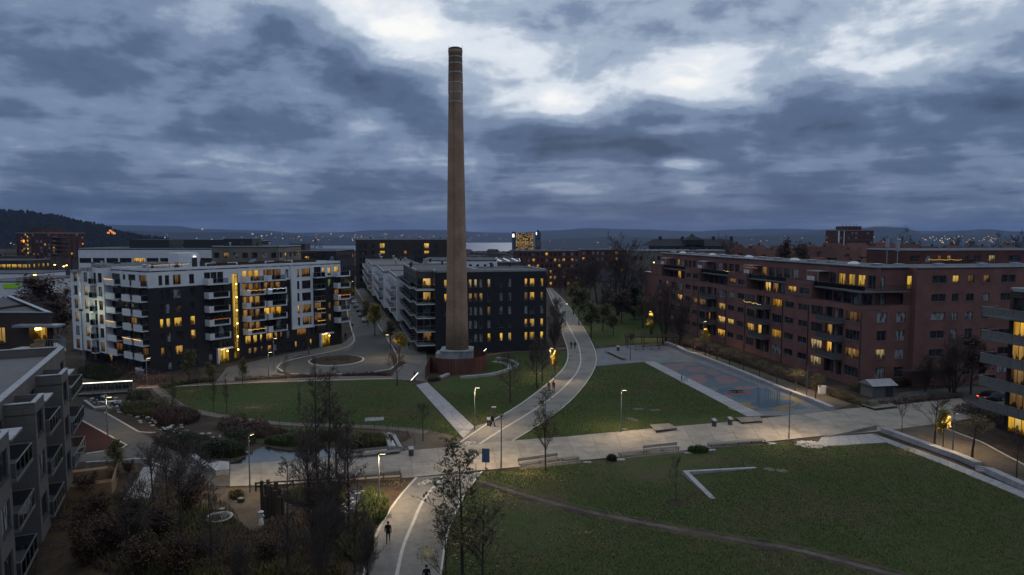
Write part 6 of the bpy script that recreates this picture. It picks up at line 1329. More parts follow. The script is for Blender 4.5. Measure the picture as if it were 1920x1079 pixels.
bike_mark(880, 833, .9, 'worn white bicycle symbol painted where the northern path meets the promenade'); bike_mark(800, 907, .5, 'worn white bicycle symbol painted where the southern path meets the promenade')
# ================================================================== VEGETATION
def branch_segments(rng, h, r0, levels, spread=.8, clear=.25, nb=(12, 6, 5), lean=0.0, droop=0.0, lens=(.42, .5, .5), wig=.12, multi=1, top_r=.12):
    segs = []
    def grow(p, d, L, r, lv):
        n = 4 if lv == 0 else 3 if lv == 1 else 2; pts = [p]; rads = [r]; dd = d.copy()
        for i in range(n):
            dd = (dd + Vector((rng.uniform(-1,1), rng.uniform(-1,1), rng.uniform(-.5,.7)))*wig*(1 if lv else .35) + Vector((0,0,.10-droop if lv else 0))).normalized()
            pts.append(pts[-1] + dd*(L/n)); rads.append(r*(1-(1-(top_r if lv == 0 else .3))*(i+1)/n))
        for i in range(n): segs.append((pts[i], pts[i+1], rads[i], rads[i+1], lv))
        if lv >= levels: return
        for k in range(nb[lv] if lv < len(nb) else 4):
            t = rng.uniform(clear if lv == 0 else .2, 1.0); j = min(n-1, int(t*n)); q = pts[j].lerp(pts[j+1], t*n-j); rr = rads[j]+(rads[j+1]-rads[j])*(t*n-j)
            a = rng.uniform(0, 6.283); ax = dd if lv else Vector((0,0,1)); o = ax.orthogonal().normalized(); o2 = ax.cross(o); side = o*math.cos(a)+o2*math.sin(a)
            nd = (ax*(1-spread*.55) + side*spread + Vector((0,0,.15-droop))).normalized()
            ll = L*lens[min(lv, len(lens)-1)]*(1.15-.75*(t if lv == 0 else t*.5))*rng.uniform(.7, 1.15)
            grow(q, nd, ll, max(.008, rr*rng.uniform(.35, .55)), lv+1)
    for m_ in range(multi):
        d0 = Vector((rng.uniform(-1,1)*(lean+.25*(multi > 1)), rng.uniform(-1,1)*(lean+.25*(multi > 1)), 1)).normalized()
        grow(Vector((rng.uniform(-.25,.25)*(multi > 1), rng.uniform(-.25,.25)*(multi > 1), -.05)), d0, h*(1 if m_ == 0 else rng.uniform(.7,.95)), r0, 0)
    return segs
def segs_mesh(name, segs, mat, rmin=0.0):
    V = []; Fc = []
    for (a, b, ra, rb, lv) in segs:
        n = 7 if lv == 0 else 4 if lv == 1 else 3; ra, rb = max(ra, rmin), max(rb, rmin); d = b-a
        if d.length < 1e-5: continue
        d.normalize(); u = d.orthogonal().normalized(); w = d.cross(u); o = len(V)
        for p, r in ((a, ra), (b, rb)):
            for i in range(n): t = 6.2832*i/n; V.append((p.x+(u.x*math.cos(t)+w.x*math.sin(t))*r, p.y+(u.y*math.cos(t)+w.y*math.sin(t))*r, p.z+(u.z*math.cos(t)+w.z*math.sin(t))*r))
        for i in range(n): Fc.append((o+i, o+(i+1)%n, o+n+(i+1)%n, o+n+i))
    me = bpy.data.meshes.new(name); me.from_pydata(V, [], Fc); me.materials.append(MATS[mat]); me.polygons.foreach_set('use_smooth', [True]*len(Fc)); me.update(); return me
def leaf_mesh(name, pts, size, mat, rng, flat=.0, mats=None):
    """one small folded quad per point"""
    n = len(pts); V = np.zeros((n*4, 3)); r = np.random.RandomState(rng.randint(0, 9**6)); P = np.array([tuple(p) for p in pts])
    a = r.uniform(0, 6.283, n); tilt = r.uniform(-1, 1, n)*(1-flat); sz = size*r.uniform(.6, 1.3, n)
    u = np.stack([np.cos(a), np.sin(a), tilt*.7], 1); v = np.stack([-np.sin(a), np.cos(a), r.uniform(-1, 1, n)*(1-flat)], 1)
    V[0::4] = P - u*sz[:, None]; V[1::4] = P - v*sz[:, None]*.55; V[2::4] = P + u*sz[:, None]; V[3::4] = P + v*sz[:, None]*.55
    me = bpy.data.meshes.new(name); me.vertices.add(n*4); me.vertices.foreach_set('co', V.ravel()); me.loops.add(n*4); me.loops.foreach_set('vertex_index', np.arange(n*4)); me.polygons.add(n); me.polygons.foreach_set('loop_start', np.arange(0, n*4, 4)); me.polygons.foreach_set('loop_total', np.full(n, 4))
    me.materials.append(MATS[mat]); me.update(calc_edges=True); return me
TREES = {}
def make_tree(kind, seed):
    k = (kind, seed)
    if k in TREES: return TREES[k]
    rng = random.Random(hash(kind) % 1000 + seed*13 if False else sum(map(ord, kind)) + seed*131)
    leaf = None; tw = 'twig'; bk = 'bark'; lf = []
    if kind == 'alder':      # slender, straight, short fine side branches (10 m)
        S = branch_segments(rng, 10, .11, 3, .75, .18, (34, 7, 4), lens=(.20, .5, .5)); H0 = 10
    elif kind == 'spread':   # small bare tree, branches fanning up (6 m)
        S = branch_segments(rng, 5.0, .10, 3, .70, .34, (11, 7, 5), lens=(.62, .5, .5), wig=.14); H0 = 6
    elif kind == 'park':     # medium rounded bare tree (7 m)
        S = branch_segments(rng, 6.4, .13, 3, .80, .30, (18, 8, 6), lens=(.52, .52, .5)); H0 = 7
    elif kind == 'maple':    # young tree with its last leaves (8 m)
        S = branch_segments(rng, 7.6, .10, 3, .62, .22, (20, 5, 3), lens=(.36, .5, .5)); H0 = 8; leaf = ('leaf_olive', .115); lf = [b for (a, b, r, q, lv) in S if lv >= 2]; lf = [p + Vector((rng.uniform(-.25,.25), rng.uniform(-.25,.25), rng.uniform(-.2,.2))) for p in lf for _ in range(2) if rng.random() < .42]
    elif kind == 'pollard':  # short trunk, crown of ochre shoots (4.5 m)
        S = branch_segments(rng, 3.2, .09, 3, .95, .60, (12, 8, 5), lens=(.62, .5, .5), wig=.16); H0 = 4.2; tw = 'twig_ochre'
    elif kind == 'big':      # tall old bare tree, forked, wide crown (18 m)
        S = branch_segments(rng, 14, .40, 4, .72, .28, (11, 7, 6, 4), lens=(.62, .55, .5, .5), wig=.14, multi=2); H0 = 17
    elif kind == 'thicket':  # dense bare many-stemmed tree (9 m)
        S = branch_segments(rng, 8, .10, 3, .62, .10, (16, 8, 5), lens=(.42, .5, .5), multi=4); H0 = 9
    elif kind == 'bush':     # brown shrub (2.5 m)
        S = branch_segments(rng, 2.2, .03, 2, .7, .05, (12, 6), lens=(.5, .5), multi=9); H0 = 2.4; tw = 'twig_brown'; bk = 'twig_brown'; leaf = ('leaf_brown', .05); lf = [b for (a, b, r, q, lv) in S if lv >= 1]; lf = [p + Vector((rng.uniform(-.15,.15), rng.uniform(-.15,.15), rng.uniform(-.1,.1))) for p in lf if rng.random() < .8]
    elif kind in ('olive', 'yellow', 'rust', 'ochre'):  # leafy small tree
        S = branch_segments(rng, 5.6, .12, 3, .78, .25, (16, 7, 4), lens=(.46, .5, .5)); H0 = 6.2; leaf = ({'olive':'leaf_olive','yellow':'leaf_yellow','rust':'leaf_rust','ochre':'leaf_ochre'}[kind], .14)
        src = [b for (a, b, r, q, lv) in S if lv >= 2]; lf = [p + Vector((rng.gauss(0,.28), rng.gauss(0,.28), rng.gauss(0,.22))) for p in src for _ in range(3 if kind == 'yellow' else 2)]
    elif kind == 'evergreen':
        S = branch_segments(rng, 8, .15, 2, .9, .08, (60, 7), lens=(.34, .5)); H0 = 8.4; leaf = ('leaf_dark', .16); lf = [a.lerp(b, rng.random()) + Vector((rng.gauss(0,.12), rng.gauss(0,.12), rng.gauss(0,.1))) for (a, b, r, q, lv) in S if lv >= 1 for _ in range(8)]
    tr_ = segs_mesh('trunk', [s_ for s_ in S if s_[4] <= (1 if kind != 'bush' else 0)], bk, .012); rm = 0; cw = segs_mesh('crown', [s_ for s_ in S if s_[4] > (1 if kind != 'bush' else 0)], tw, .011 if kind not in ('big','pollard') else .02)
    lm = leaf_mesh('leaves', lf, leaf[1], leaf[0], rng) if leaf else None
    TREES[k] = (tr_, cw, lm, H0); return TREES[k]
def tree(px, py, ptop, kind, seed, label, group=None, yaw=None, wide=1.0, name=None, q=None, h=None, cat='tree'):
    q = q or G(px, py); h = h or zat(ptop, q.x, q.y); tr_, cw, lm, H0 = make_tree(kind, seed); s_ = h/H0
    e = empty(name or ('shrub' if kind == 'bush' else 'bare_tree' if kind in ('alder','spread','park','big','thicket','pollard') else 'leafy_tree'), (q.x, q.y, 0), yaw if yaw is not None else (px*7.3) % 6.28, label, cat, group); e.scale = (s_*wide, s_*wide, s_)
    link('trunk', tr_, e); c = link('crown', cw, e)
    if lm: link('leaves', lm, c)
    return e
# -- stream side and play garden, foreground left
tree(596,905,680,'alder',1,'tallest straight bare alder rising from the fence by the boardwalk','bare alders in the planting')
tree(615,905,690,'alder',2,'straight bare alder right beside the tallest one at the boardwalk','bare alders in the planting')
tree(632,902,770,'alder',3,'leaning bare alder in front of the pond water','bare alders in the planting',wide=1.3)
tree(646,906,780,'alder',4,'short bare alder at the boardwalk bench end','bare alders in the planting',wide=1.3)
tree(289,948,815,'spread',1,'bare tree standing at the foot of the pale stone slab','bare trees in the planting'); tree(317,972,810,'spread',2,'bare tree with fanning branches right of the pale stone slab','bare trees in the planting')
tree(345,1060,840,'park',1,'large dark bare tree in the lower left planting','bare trees in the planting',wide=1.15)
tree(590,1020,815,'thicket',1,'dense bare thicket right of the timber posts','bare trees in the planting',wide=.8); tree(620,1050,830,'thicket',2,'dense bare thicket beside the brook','bare trees in the planting',wide=.85)
tree(665,1075,890,'alder',5,'slim bare sapling at the brook mouth','bare alders in the planting',wide=1.2); tree(540,1090,870,'alder',6,'slim bare sapling at the bottom edge left of the thickets','bare alders in the planting',wide=1.2)
tree(450,1120,1000,'thicket',3,'pale bare thicket at the bottom edge of the play garden','bare trees in the planting',wide=.9); tree(600,1110,930,'thicket',1,'bare thicket at the bottom edge below the brook','bare trees in the planting',wide=.8); tree(690,1100,960,'thicket',2,'low bare thicket at the kerb of the shared path','bare trees in the planting',wide=.8)
tree(580,960,765,'alder',2,'tall thin bare alder right of the timber posts','bare alders in the planting',wide=1.1); tree(655,1005,775,'alder',3,'tall thin bare alder on the brook bank','bare alders in the planting',wide=1.1); tree(398,1075,900,'alder',4,'thin bare sapling below the stone bowl','bare alders in the planting',wide=1.1); tree(250,1040,880,'thicket',5,'grey bare thicket in the middle of the lower left planting','bare trees in the planting',wide=.9)
for i, (x, y, tp, lb) in enumerate(((215,905,868,'brown shrub beside the timber terraces'),(240,890,862,'brown shrub under the yellow sapling'),(330,915,872,'russet shrub right of the pale stone slab'),(370,930,885,'russet shrub at the edge of the play garden'),(250,985,925,'russet shrub below the pale stone slab'),(300,1010,940,'dark shrub in the middle of the planting'),(210,1040,960,'brown shrub in the lower left planting'),(380,1050,1002,'dark shrub below the stone bowl'),(270,1075,990,'brown shrub at the bottom edge of the planting'),(160,940,885,'brown shrub in front of the timber terrace'),(330,1080,1000,'shrub at the bottom edge beside the dark tree'),(440,1066,1022,'shrub below the white statue'),(190,970,915,'dry brown shrub on the slope by the bays'),(350,960,900,'russet shrub behind the dark bare tree'),(500,1060,1000,'tangled shrub left of the brook'),(160,1060,990,'brown shrub near the bottom left fairy lights'))):
    tree(x, y, tp, 'bush', i % 4, lb, 'brown shrubs in the planting', wide=1.25, cat='shrub')
tree(215,895,830,'ochre',1,'staked young tree with olive leaves in the brown shrubs'); 
# -- park lawns
tree(1023,884,738,'maple',1,'young maple with its last leaves beside the promenade bench'); tree(868,1092,845,'maple',2,'large young maple with olive leaves at the kerb of the southern shared path',wide=1.25); tree(905,1108,925,'maple',3,'low leafy maple at the bottom edge beside the shared path',wide=1.2); tree(835,1120,960,'maple',4,'leafy sapling at the bottom edge right of the walker',wide=1.1)
tree(793,828,755,'spread',3,'small bare tree on the bare earth by the slab walk'); tree(745,724,655,'park',2,'bare tree at the end of the red path left of the ring wall'); tree(957,755,665,'park',3,'bare round tree alone on the chimney lawn'); tree(1006,728,640,'park',4,'bare tree near the bend of the shared path'); tree(1017,718,640,'park',5,'bare tree just right of its twin near the bend of the shared path')
tree(1268,943,855,'spread',4,'thin bare sapling in a soil ring left of the concrete angle',wide=.6); tree(1182,676,615,'spread',1,'small bare tree on the plaza beside the lone bench',wide=.7)
tree(1040,655,585,'thicket',4,'bare thicket at the right corner of the black block'); tree(1046,632,570,'thicket',5,'second bare thicket beside the black block'); tree(1042,610,555,'thicket',1,'bare thicket at the back corner of the black block'); tree(1000,690,640,'thicket',2,'bare low thicket on the brick path',wide=.8)
for i, (x, y, tp) in enumerate(((1299,662,630),(1322,667,628),(1344,680,640),(1368,688,648),(1394,699,660),(1424,709,672),(1456,720,680),(1491,735,684),(1528,752,695))): tree(x, y, tp, 'pollard', i % 4, '%s small ochre twigged tree from the pergola behind the granite blocks' % ORD[i], 'young trees behind the granite blocks', wide=1.25)
tree(1691,812,742,'spread',2,'thin bare tree at the corner of promenade and gravel walk',wide=.65); tree(1752,834,735,'spread',3,'wide bare tree with fanning branches on the gravel walk',wide=1.3); tree(1822,862,765,'pollard',3,'leaning ochre twigged tree on the gravel walk',wide=1.3); tree(1906,898,800,'spread',1,'bare tree at the right edge of the gravel walk',wide=.9)
q = G(1786, 846); e = tree(1786,846,770,'yellow',2,'few bright yellow leaves round the lamp on the gravel walk',q=q+Vector((-.6,.9)),h=5.0,wide=.55)
q = G(1031,712); tree(1031,712,650,'yellow',3,'yellow leafed tree lit by the lamp on the chimney lawn',q=q+Vector((.9,.5)),h=5.4,wide=.45); q = G(1318,660); tree(1318,660,600,'yellow',1,'yellow leaves lit by the lamp behind the granite blocks',q=q+Vector((.5,.4)),h=5.4,wide=.5); q = G(1216,634); tree(0,0,0,'yellow',4,'yellow leaves lit by the lamp behind the pergola',q=q+Vector((.5,.4)),h=6.0,wide=.5)
# -- street trees
for i, (x, y, tp, kd, lb) in enumerate(((703,630,575,'yellow','glowing yellow street tree beyond the parked cars'),(732,652,604,'olive','olive street tree, nearer of the dark pair on the pavement'),(749,668,622,'yellow','yellow street tree nearest to the ring wall'),(690,612,568,'olive','dark street tree behind the glowing yellow one'),(655,568,528,'yellow','yellow tree at the far end of the street'))): tree(x, y, tp, kd, i, lb, 'street trees')
for i, (x, y, tp) in enumerate(((355,722,660),(370,735,690),(395,722,680),(455,722,675),(535,712,668),(590,708,668),(325,770,700),(400,772,700),(425,775,705),(610,790,715),(560,790,720))):
    tree(x, y, tp, 'ochre' if i in (0,2,3) else 'spread' if i < 6 else 'alder', 1+i % 3, '%s thin young tree from the left around the left lawn' % ORD[sorted(range(11), key=lambda k: (355,370,395,455,535,590,325,400,425,610,560)[k]).index(i)], 'young trees round the left lawn', wide=.75)
# -- middle distance
for i, (x, y, tp, kd, w_, lb) in enumerate(((1096,585,522,'thicket',1.0,'bare tree beyond the olive trees on the far lawn'),(1140,600,520,'thicket',1.2,'bare tree just left of the foot of the large old tree'),(1165,608,548,'rust',1.3,'brown tree in front of the grey rendered house'),(1130,560,500,'rust',1.2,'brown tree before the beige gabled house'),(1185,575,505,'big',.8,'tall bare tree right behind the grey rendered house'),(1205,615,560,'olive',1.2,'olive tree between the pergola and the annex'),(1100,540,490,'rust',1.2,'brown tree at the far end of the shared path'),(1060,545,500,'thicket',1.0,'bare tree left of the far end of the shared path'),(1150,630,590,'olive',1.1,'small olive tree behind the pergola plaza corner'),(1230,600,535,'big',.6,'bare tree close to the annex wall'),(1085,530,480,'thicket',1.3,'wide bare tree under the red brick block'),(1170,545,490,'thicket',1.3,'wide bare tree under the block behind the large old tree'))):
    tree(x, y, tp, kd, 1+i % 4, lb, wide=w_)
tree(1158,592,437,'big',1,'large old bare tree standing left of the grey rendered house'); tree(1120,575,470,'big',2,'broad bare tree left of the large old one',wide=.8); tree(1200,570,485,'thicket',3,'bare trees before the annex of the brick terrace',wide=1.2)
tree(1245,645,520,'thicket',1,'tall dense bare tree before the left end of the brick terrace',wide=1.05); tree(1275,650,545,'thicket',4,'dense bare tree near the first granite block',wide=1.0); tree(1222,628,545,'thicket',5,'bare tree behind the pergola')
tree(1085,610,545,'olive',1,'olive leafed tree at the bend of the far path'); tree(1108,632,572,'olive',2,'olive leafed tree by the far lawn',wide=1.2); tree(1075,590,530,'ochre',2,'ochre leafed tree on the far path'); tree(1130,622,575,'olive',4,'round olive tree behind the plaza',wide=1.3); tree(1190,600,540,'evergreen',1,'dark evergreen beside the grey rendered house'); tree(1205,530,488,'evergreen',2,'dark evergreen left of the yellow wall lamp',wide=1.2)
tree(1785,742,618,'thicket',3,'broad bare brown tree in front of the flush brick gable',wide=1.35); tree(1820,740,640,'rust',2,'brown tree behind the grey balconies',wide=1.1); tree(1735,735,655,'thicket',2,'bare shrubby tree beside the terrace entrance')
for i, (x, y, tp) in enumerate(((75,640,520),(100,628,535),(120,615,545),(60,660,560),(110,650,570),(85,600,515))): tree(x, y, tp, ('rust','thicket')[i % 2], 1+i % 3, '%s bare brown tree from the left behind the dark penthouse block' % ORD[(1,3,5,0,4,2)[i]], 'trees behind the penthouse block', wide=1.2)
far_t = [(1355,D,yt) for D, yt in ((280,440),)] + [(1300,270,452),(1472,270,455),(1500,275,458),(1660,360,436),(1712,380,428),(1795,400,440),(1820,390,443),(1870,350,437),(1905,340,432),(1180,300,470),(1000,420,462),(1090,300,478),(560,420,452),(590,430,450),(1050,300,488),(1105,270,490),(1140,280,480)]
for i, (x, D, yt) in enumerate(far_t):
    q = onray(x, D, 10); hh = zat(yt, q.x, q.y); rnk = ['first','second','third','fourth','fifth','sixth','seventh','eighth','ninth','tenth','eleventh','twelfth','thirteenth','fourteenth','fifteenth','sixteenth','seventeenth','eighteenth'][sorted(range(len(far_t)), key=lambda k: far_t[k][0]).index(i)]
    tree(x, 0, 0, 'big' if i not in (2,3) else 'rust', 1+i % 3, '%s tree from the left along the skyline roofs' % rnk, 'skyline trees', q=q, h=max(9, hh), wide=.62)
# -- hedges and beds: leafy strips
def hedge(label, pts, w, h, mat, n, size=.10, seed=0, name='hedge', cat='hedge', twm=None):
    P = resample(GP(pts), 24); c = P[0]; rng = random.Random(seed); L = sum((b-a).length for a, b in zip(P, P[1:])); out = []
    for i in range(n):
        t = rng.random()*(len(P)-1.001); j = int(t); a = P[j].lerp(P[j+1], t-j); d = (P[j+1]-P[j]).normalized(); o = rng.uniform(-1, 1); zz_ = h*(1-rng.random()**2*.85)*(1-.35*abs(o)**3)*(.82+.18*math.sin(t*2.1+seed)); q = a + Vector((-d.y, d.x))*(o*w/2) - c; out.append((q.x, q.y, max(.05, zz_ - (rng.random()*.3*h))))
    e = empty(name, (c.x, c.y, 0), 0, label, cat); link('foliage', leaf_mesh('foliage', out, size, mat, rng), e)
    S = []
    for i in range(int(L*5)):
        t = rng.random()*(len(P)-1.001); j = int(t); a = P[j].lerp(P[j+1], t-j)-c; a = Vector((a.x+rng.uniform(-w,w)*.3, a.y+rng.uniform(-w,w)*.3, 0)); S.append((a, a+Vector((rng.uniform(-.2,.2), rng.uniform(-.2,.2), h*.9)), .015, .006, 2))
    link('stems', segs_mesh('stems', S, 'twig'), e); return e
hedge('dark clipped hedge along the front of the brick terrace', [(1285,648),(1400,685),(1520,728),(1600,755)], 1.8, 1.3, 'leaf_brown', 15000, .09, 1); hedge('ochre hedge beside the utility cabinet', [(1480,712),(1560,742),(1640,768)], 1.6, 1.2, 'leaf_ochre', 7000, .09, 2); hedge('brown hedge between shed and timber platform', [(1640,764),(1720,752),(1800,745)], 1.5, 1.0, 'leaf_brown', 6000, .09, 3)
hedge('dark overgrown hedge in the yard before the balconies', [(1800,770),(1860,790),(1930,820)], 3.0, 1.6, 'leaf_rust', 7000, .1, 4); hedge('dark garden hedge before the brick gable', [(1600,735),(1690,722),(1760,715)], 3.0, 1.4, 'leaf_dark', 8000, .1, 5); hedge('tall leafy garden edge left of the grey hedge', [(1250,640),(1310,655),(1420,690)], 2.5, 1.8, 'leaf_rust', 8000, .1, 6)
hedge('low brown hedge under the left entrance of the white and charcoal block', [(300,728),(350,720),(402,715)], 2.0, .9, 'leaf_olive', 6000, .09, 7); hedge('long low hedge between forecourt and red path', [(440,714),(520,710),(630,705)], 1.6, .8, 'leaf_brown', 7000, .08, 8); hedge('short low hedge at the turning circle end', [(642,705),(700,702),(728,704)], 1.4, .6, 'leaf_rust', 3500, .08, 9); hedge('dark planting in the turning island', [(610,678),(631,676),(655,675)], 4.5, .5, 'leaf_olive', 5000, .09, 10, 'ground_planting', 'planting')
hedge('dark shrubs along the foot of the stepped white wing', [(150,655),(200,668),(250,700),(300,722)], 5, 1.6, 'leaf_rust', 9000, .12, 11); hedge('low planting in front of the black block', [(900,663),(960,656),(1030,652)], 2.0, .9, 'leaf_brown', 5000, .09, 12); hedge('dark shrubs by the mound foot of the ring wall', [(805,716),(822,713)], 1.4, .7, 'leaf_dark', 1500, .08, 13)
hedge('rough brown growth along the slope below the bays', [(110,1000),(130,940),(165,880)], 4, .9, 'leaf_brown', 6000, .08, 14); hedge('dark evergreen growth at the yard under the balconies', [(1830,775),(1900,795)], 2, 1.2, 'leaf_dark', 4000, .1, 15)
# -- pond and stream vegetation
def reeds(label, cx_, cy_, rx, ry, n, h, mat, seed, group='sedge beds along the stream', name='sedge_bed'):
    c = G(cx_, cy_); rng = random.Random(seed); V = []; Fc = []
    for i in range(n):
        a, r = rng.uniform(0, 6.283), rng.random()**.5; q = G(cx_+rx*r*math.cos(a), cy_+ry*r*math.sin(a))-c; t = rng.uniform(0, 6.283); hh = h*rng.uniform(.5, 1.15)*(1.1-.4*r); l = rng.uniform(.15, .6)*hh; w = rng.uniform(.02, .04); dx_, dy_ = math.cos(t), math.sin(t); o = len(V)
        V += [(q.x-dy_*w, q.y+dx_*w, 0), (q.x+dy_*w, q.y-dx_*w, 0), (q.x+dx_*l*.35-dy_*w*.8, q.y+dy_*l*.35+dx_*w*.8, hh*.65), (q.x+dx_*l*.35+dy_*w*.8, q.y+dy_*l*.35-dx_*w*.8, hh*.65), (q.x+dx_*l, q.y+dy_*l, hh*.92)]
        Fc += [(o, o+1, o+3, o+2), (o+2, o+3, o+4)]
    me = bpy.data.meshes.new(name); me.from_pydata(V, [], Fc); me.materials.append(MATS[mat]); me.update(); o = link(name, me, None, (c.x, c.y, .02)); return tag(o, label, 'plants', group, kind='stuff')
for i, a in enumerate((('green sedges on the near bank of the pond',548,832,52,6,4200,1.2,'leaf_green'),('dark sedges behind the pond',620,823,70,6,4200,1.3,'leaf_olive'),('dense dark rushes at the left end of the pond',420,850,40,10,4200,1.5,'leaf_dark'),('rushes along the stream bend',360,838,45,13,4200,1.4,'leaf_dark'),('brown rushes where the stream leaves the footbridge',265,770,40,12,3200,1.1,'leaf_olive'),('dark shrubs on the far bank of the stream',330,785,45,14,3600,1.6,'leaf_rust'),('bright grasses under the lamp by the shared path',700,955,28,32,3600,1.1,'leaf_green'),('ochre grasses along the kerb of the shared path',672,1010,30,50,3600,1.0,'leaf_olive'),('dark growth around the brook',615,1010,45,50,4000,1.2,'leaf_olive'),('brown dead stems in the lower planting',430,1040,80,45,6000,1.0,'leaf_brown'),('mixed olive stems across the lower planting',320,1020,150,70,9000,.9,'leaf_olive'),('dry ochre stems across the lower planting',300,990,150,75,6000,.8,'leaf_ochre'),('dark stems around the thickets',560,1030,90,60,8000,1.0,'leaf_brown'),('pale dry stems at the bottom of the planting',500,1075,150,30,6000,.9,'leaf_ochre'),('rough brown growth in the lower left planting',230,1020,80,60,5200,.9,'leaf_brown'),('tuft of dry grass in the play garden',443,932,14,7,900,.8,'leaf_ochre'),('small dark grass clump at the promenade edge',1147,864,9,3.2,700,.8,'leaf_dark'),('round grass clump between the two long benches',1309,848,19,4,1500,.9,'leaf_green'),('sedges between boardwalk and water trough',690,828,45,9,3200,1.1,'leaf_olive'),('grass under the boardwalk fence',590,935,60,18,3600,.9,'leaf_olive'),('dark growth between the bays and the slab',170,1000,40,60,3400,.8,'leaf_rust'),('dark shrubs beside the footbridge',190,700,45,14,3600,1.1,'leaf_dark'),('mixed growth on the stream slope',480,815,60,9,3600,1.0,'leaf_rust'))): reeds(*a, 100+i)
# rounded evergreen shrubs by the pond
def cushion(label, px, py, r, h, mat, seed, group='rounded shrubs by the pond'):
    q = G(px, py); rng = random.Random(seed); pts = []
    for i in range(1400):
        v = Vector((rng.gauss(0,1), rng.gauss(0,1), abs(rng.gauss(0,1)))).normalized(); k = rng.uniform(.72, 1.05)*(1+.12*math.sin(5*v.x+3*v.y+seed)); pts.append((v.x*r*k, v.y*r*k, v.z*h*k+.1))
    e = empty('shrub', (q.x, q.y, 0), 0, label, 'shrub', group); link('foliage', leaf_mesh('foliage', pts, .12, mat, rng), e); link('stems', segs_mesh('stems', [(Vector((0,0,0)), Vector((rng.uniform(-.5,.5)*r, rng.uniform(-.5,.5)*r, h*.8)), .03, .01, 2) for _ in range(20)], 'twig'), e)
for i, a in enumerate((('rounded dark evergreen shrub in the middle of the stream',448,832,1.9,1.9,'leaf_dark'),('rounded shrub left of the pond corner',405,850,2.0,1.6,'leaf_dark'),('russet shrub behind the gravel path fence',440,800,2.2,1.5,'leaf_rust'),('russet shrub right of its twin behind the gravel path fence',480,806,2.2,1.3,'leaf_rust'),('dark shrub on the stream bank',330,830,2.4,1.6,'leaf_dark'),('olive shrub at the end of the boardwalk water',560,822,2.0,1.2,'leaf_olive'),('dark round shrub at the stream head',300,765,2.4,1.7,'leaf_olive'),('dark shrub near the alder feet',655,835,1.8,1.4,'leaf_olive'),('shrub at the footbridge ramp',262,748,2.0,1.3,'leaf_dark'))): cushion(*a, 60+i)
# stones in the stream
rng = random.Random(33); m = MB()
for i in range(150):
    t = rng.random()*(len(stream)-1.01); j = int(t); p = stream[j].lerp(stream[j+1], t-j); sz = rng.uniform(.12, .38); x, y = p.x+rng.uniform(-1.6,1.6), p.y+rng.uniform(-1.6,1.6); m.lathe([(sz*.6, 0), (sz, sz*.25), (sz*.75, sz*.5), (sz*.2, sz*.6)], 6, 0, (x, y))
for i in range(70):
    t = rng.random()*(len(stream2)-1.01); j = int(t); p = stream2[j].lerp(stream2[j+1], t-j); sz = rng.uniform(.1, .3); x, y = p.x+rng.uniform(-.9,.9), p.y+rng.uniform(-.9,.9); m.lathe([(sz*.6, 0), (sz, sz*.25), (sz*.75, sz*.5), (sz*.2, sz*.6)], 6, 0, (x, y))
tag(m.build('stream_stones', MATS['granite']), 'grey stones lining the stream and the brook', 'stones', kind='stuff')
# fallen leaves
def litter(label, areas, size, mat, seed, name='fallen_leaves'):
    rng = random.Random(seed); pts = []
    for (cx_, cy_, rx, ry, n, z) in areas:
        for i in range(n): a, r = rng.uniform(0, 6.283), abs(rng.gauss(0, .55)); q = G(cx_+rx*r*math.cos(a), cy_+ry*r*math.sin(a)); pts.append((q.x, q.y, z+rng.uniform(.005, .03)))
    o = link(name, leaf_mesh(name, pts, size, mat, rng, .75)); return tag(o, label, 'leaves', kind='stuff')
litter('yellow fallen leaves on the shared path and the lawn beside the maple', [(865,1010,70,70,500,.07),(930,930,70,40,350,.05),(800,1040,40,50,220,.07),(1000,890,70,14,260,.05),(1020,800,40,26,160,.05),(690,1020,30,60,400,.03),(745,905,30,14,120,.04),(875,815,25,18,60,.08)], .10, 'fallen', 1)
litter('pale fallen leaves under the bare trees of the chimney lawn', [(1010,700,50,22,1100,.05),(1045,690,20,30,500,.05),(960,730,40,20,160,.05),(900,780,50,20,120,.05)], .10, 'fallen', 2); litter('dull fallen leaves over the left lawn', [(480,765,80,14,1800,.05),(360,735,60,10,900,.05),(600,745,120,22,700,.05),(700,770,80,20,300,.05)], .10, 'fallen_dull', 3)
litter('brown leaves gathered along the granite blocks and in the planting', [(1400,700,90,30,900,.06),(1300,665,40,12,500,.06),(1700,845,60,26,500,.08),(270,920,40,30,500,.5),(300,950,40,30,800,.04),(420,900,60,10,300,.06),(250,1010,110,50,2600,.04),(420,1020,170,50,3000,.05),(120,960,30,60,500,.04)], .10, 'fallen_dull', 4); litter('scattered leaves on the front lawn', [(1300,950,500,110,700,.045),(1100,1000,250,70,450,.045),(1200,760,180,45,260,.05),(1100,870,300,10,120,.13)], .09, 'fallen_dull', 5)
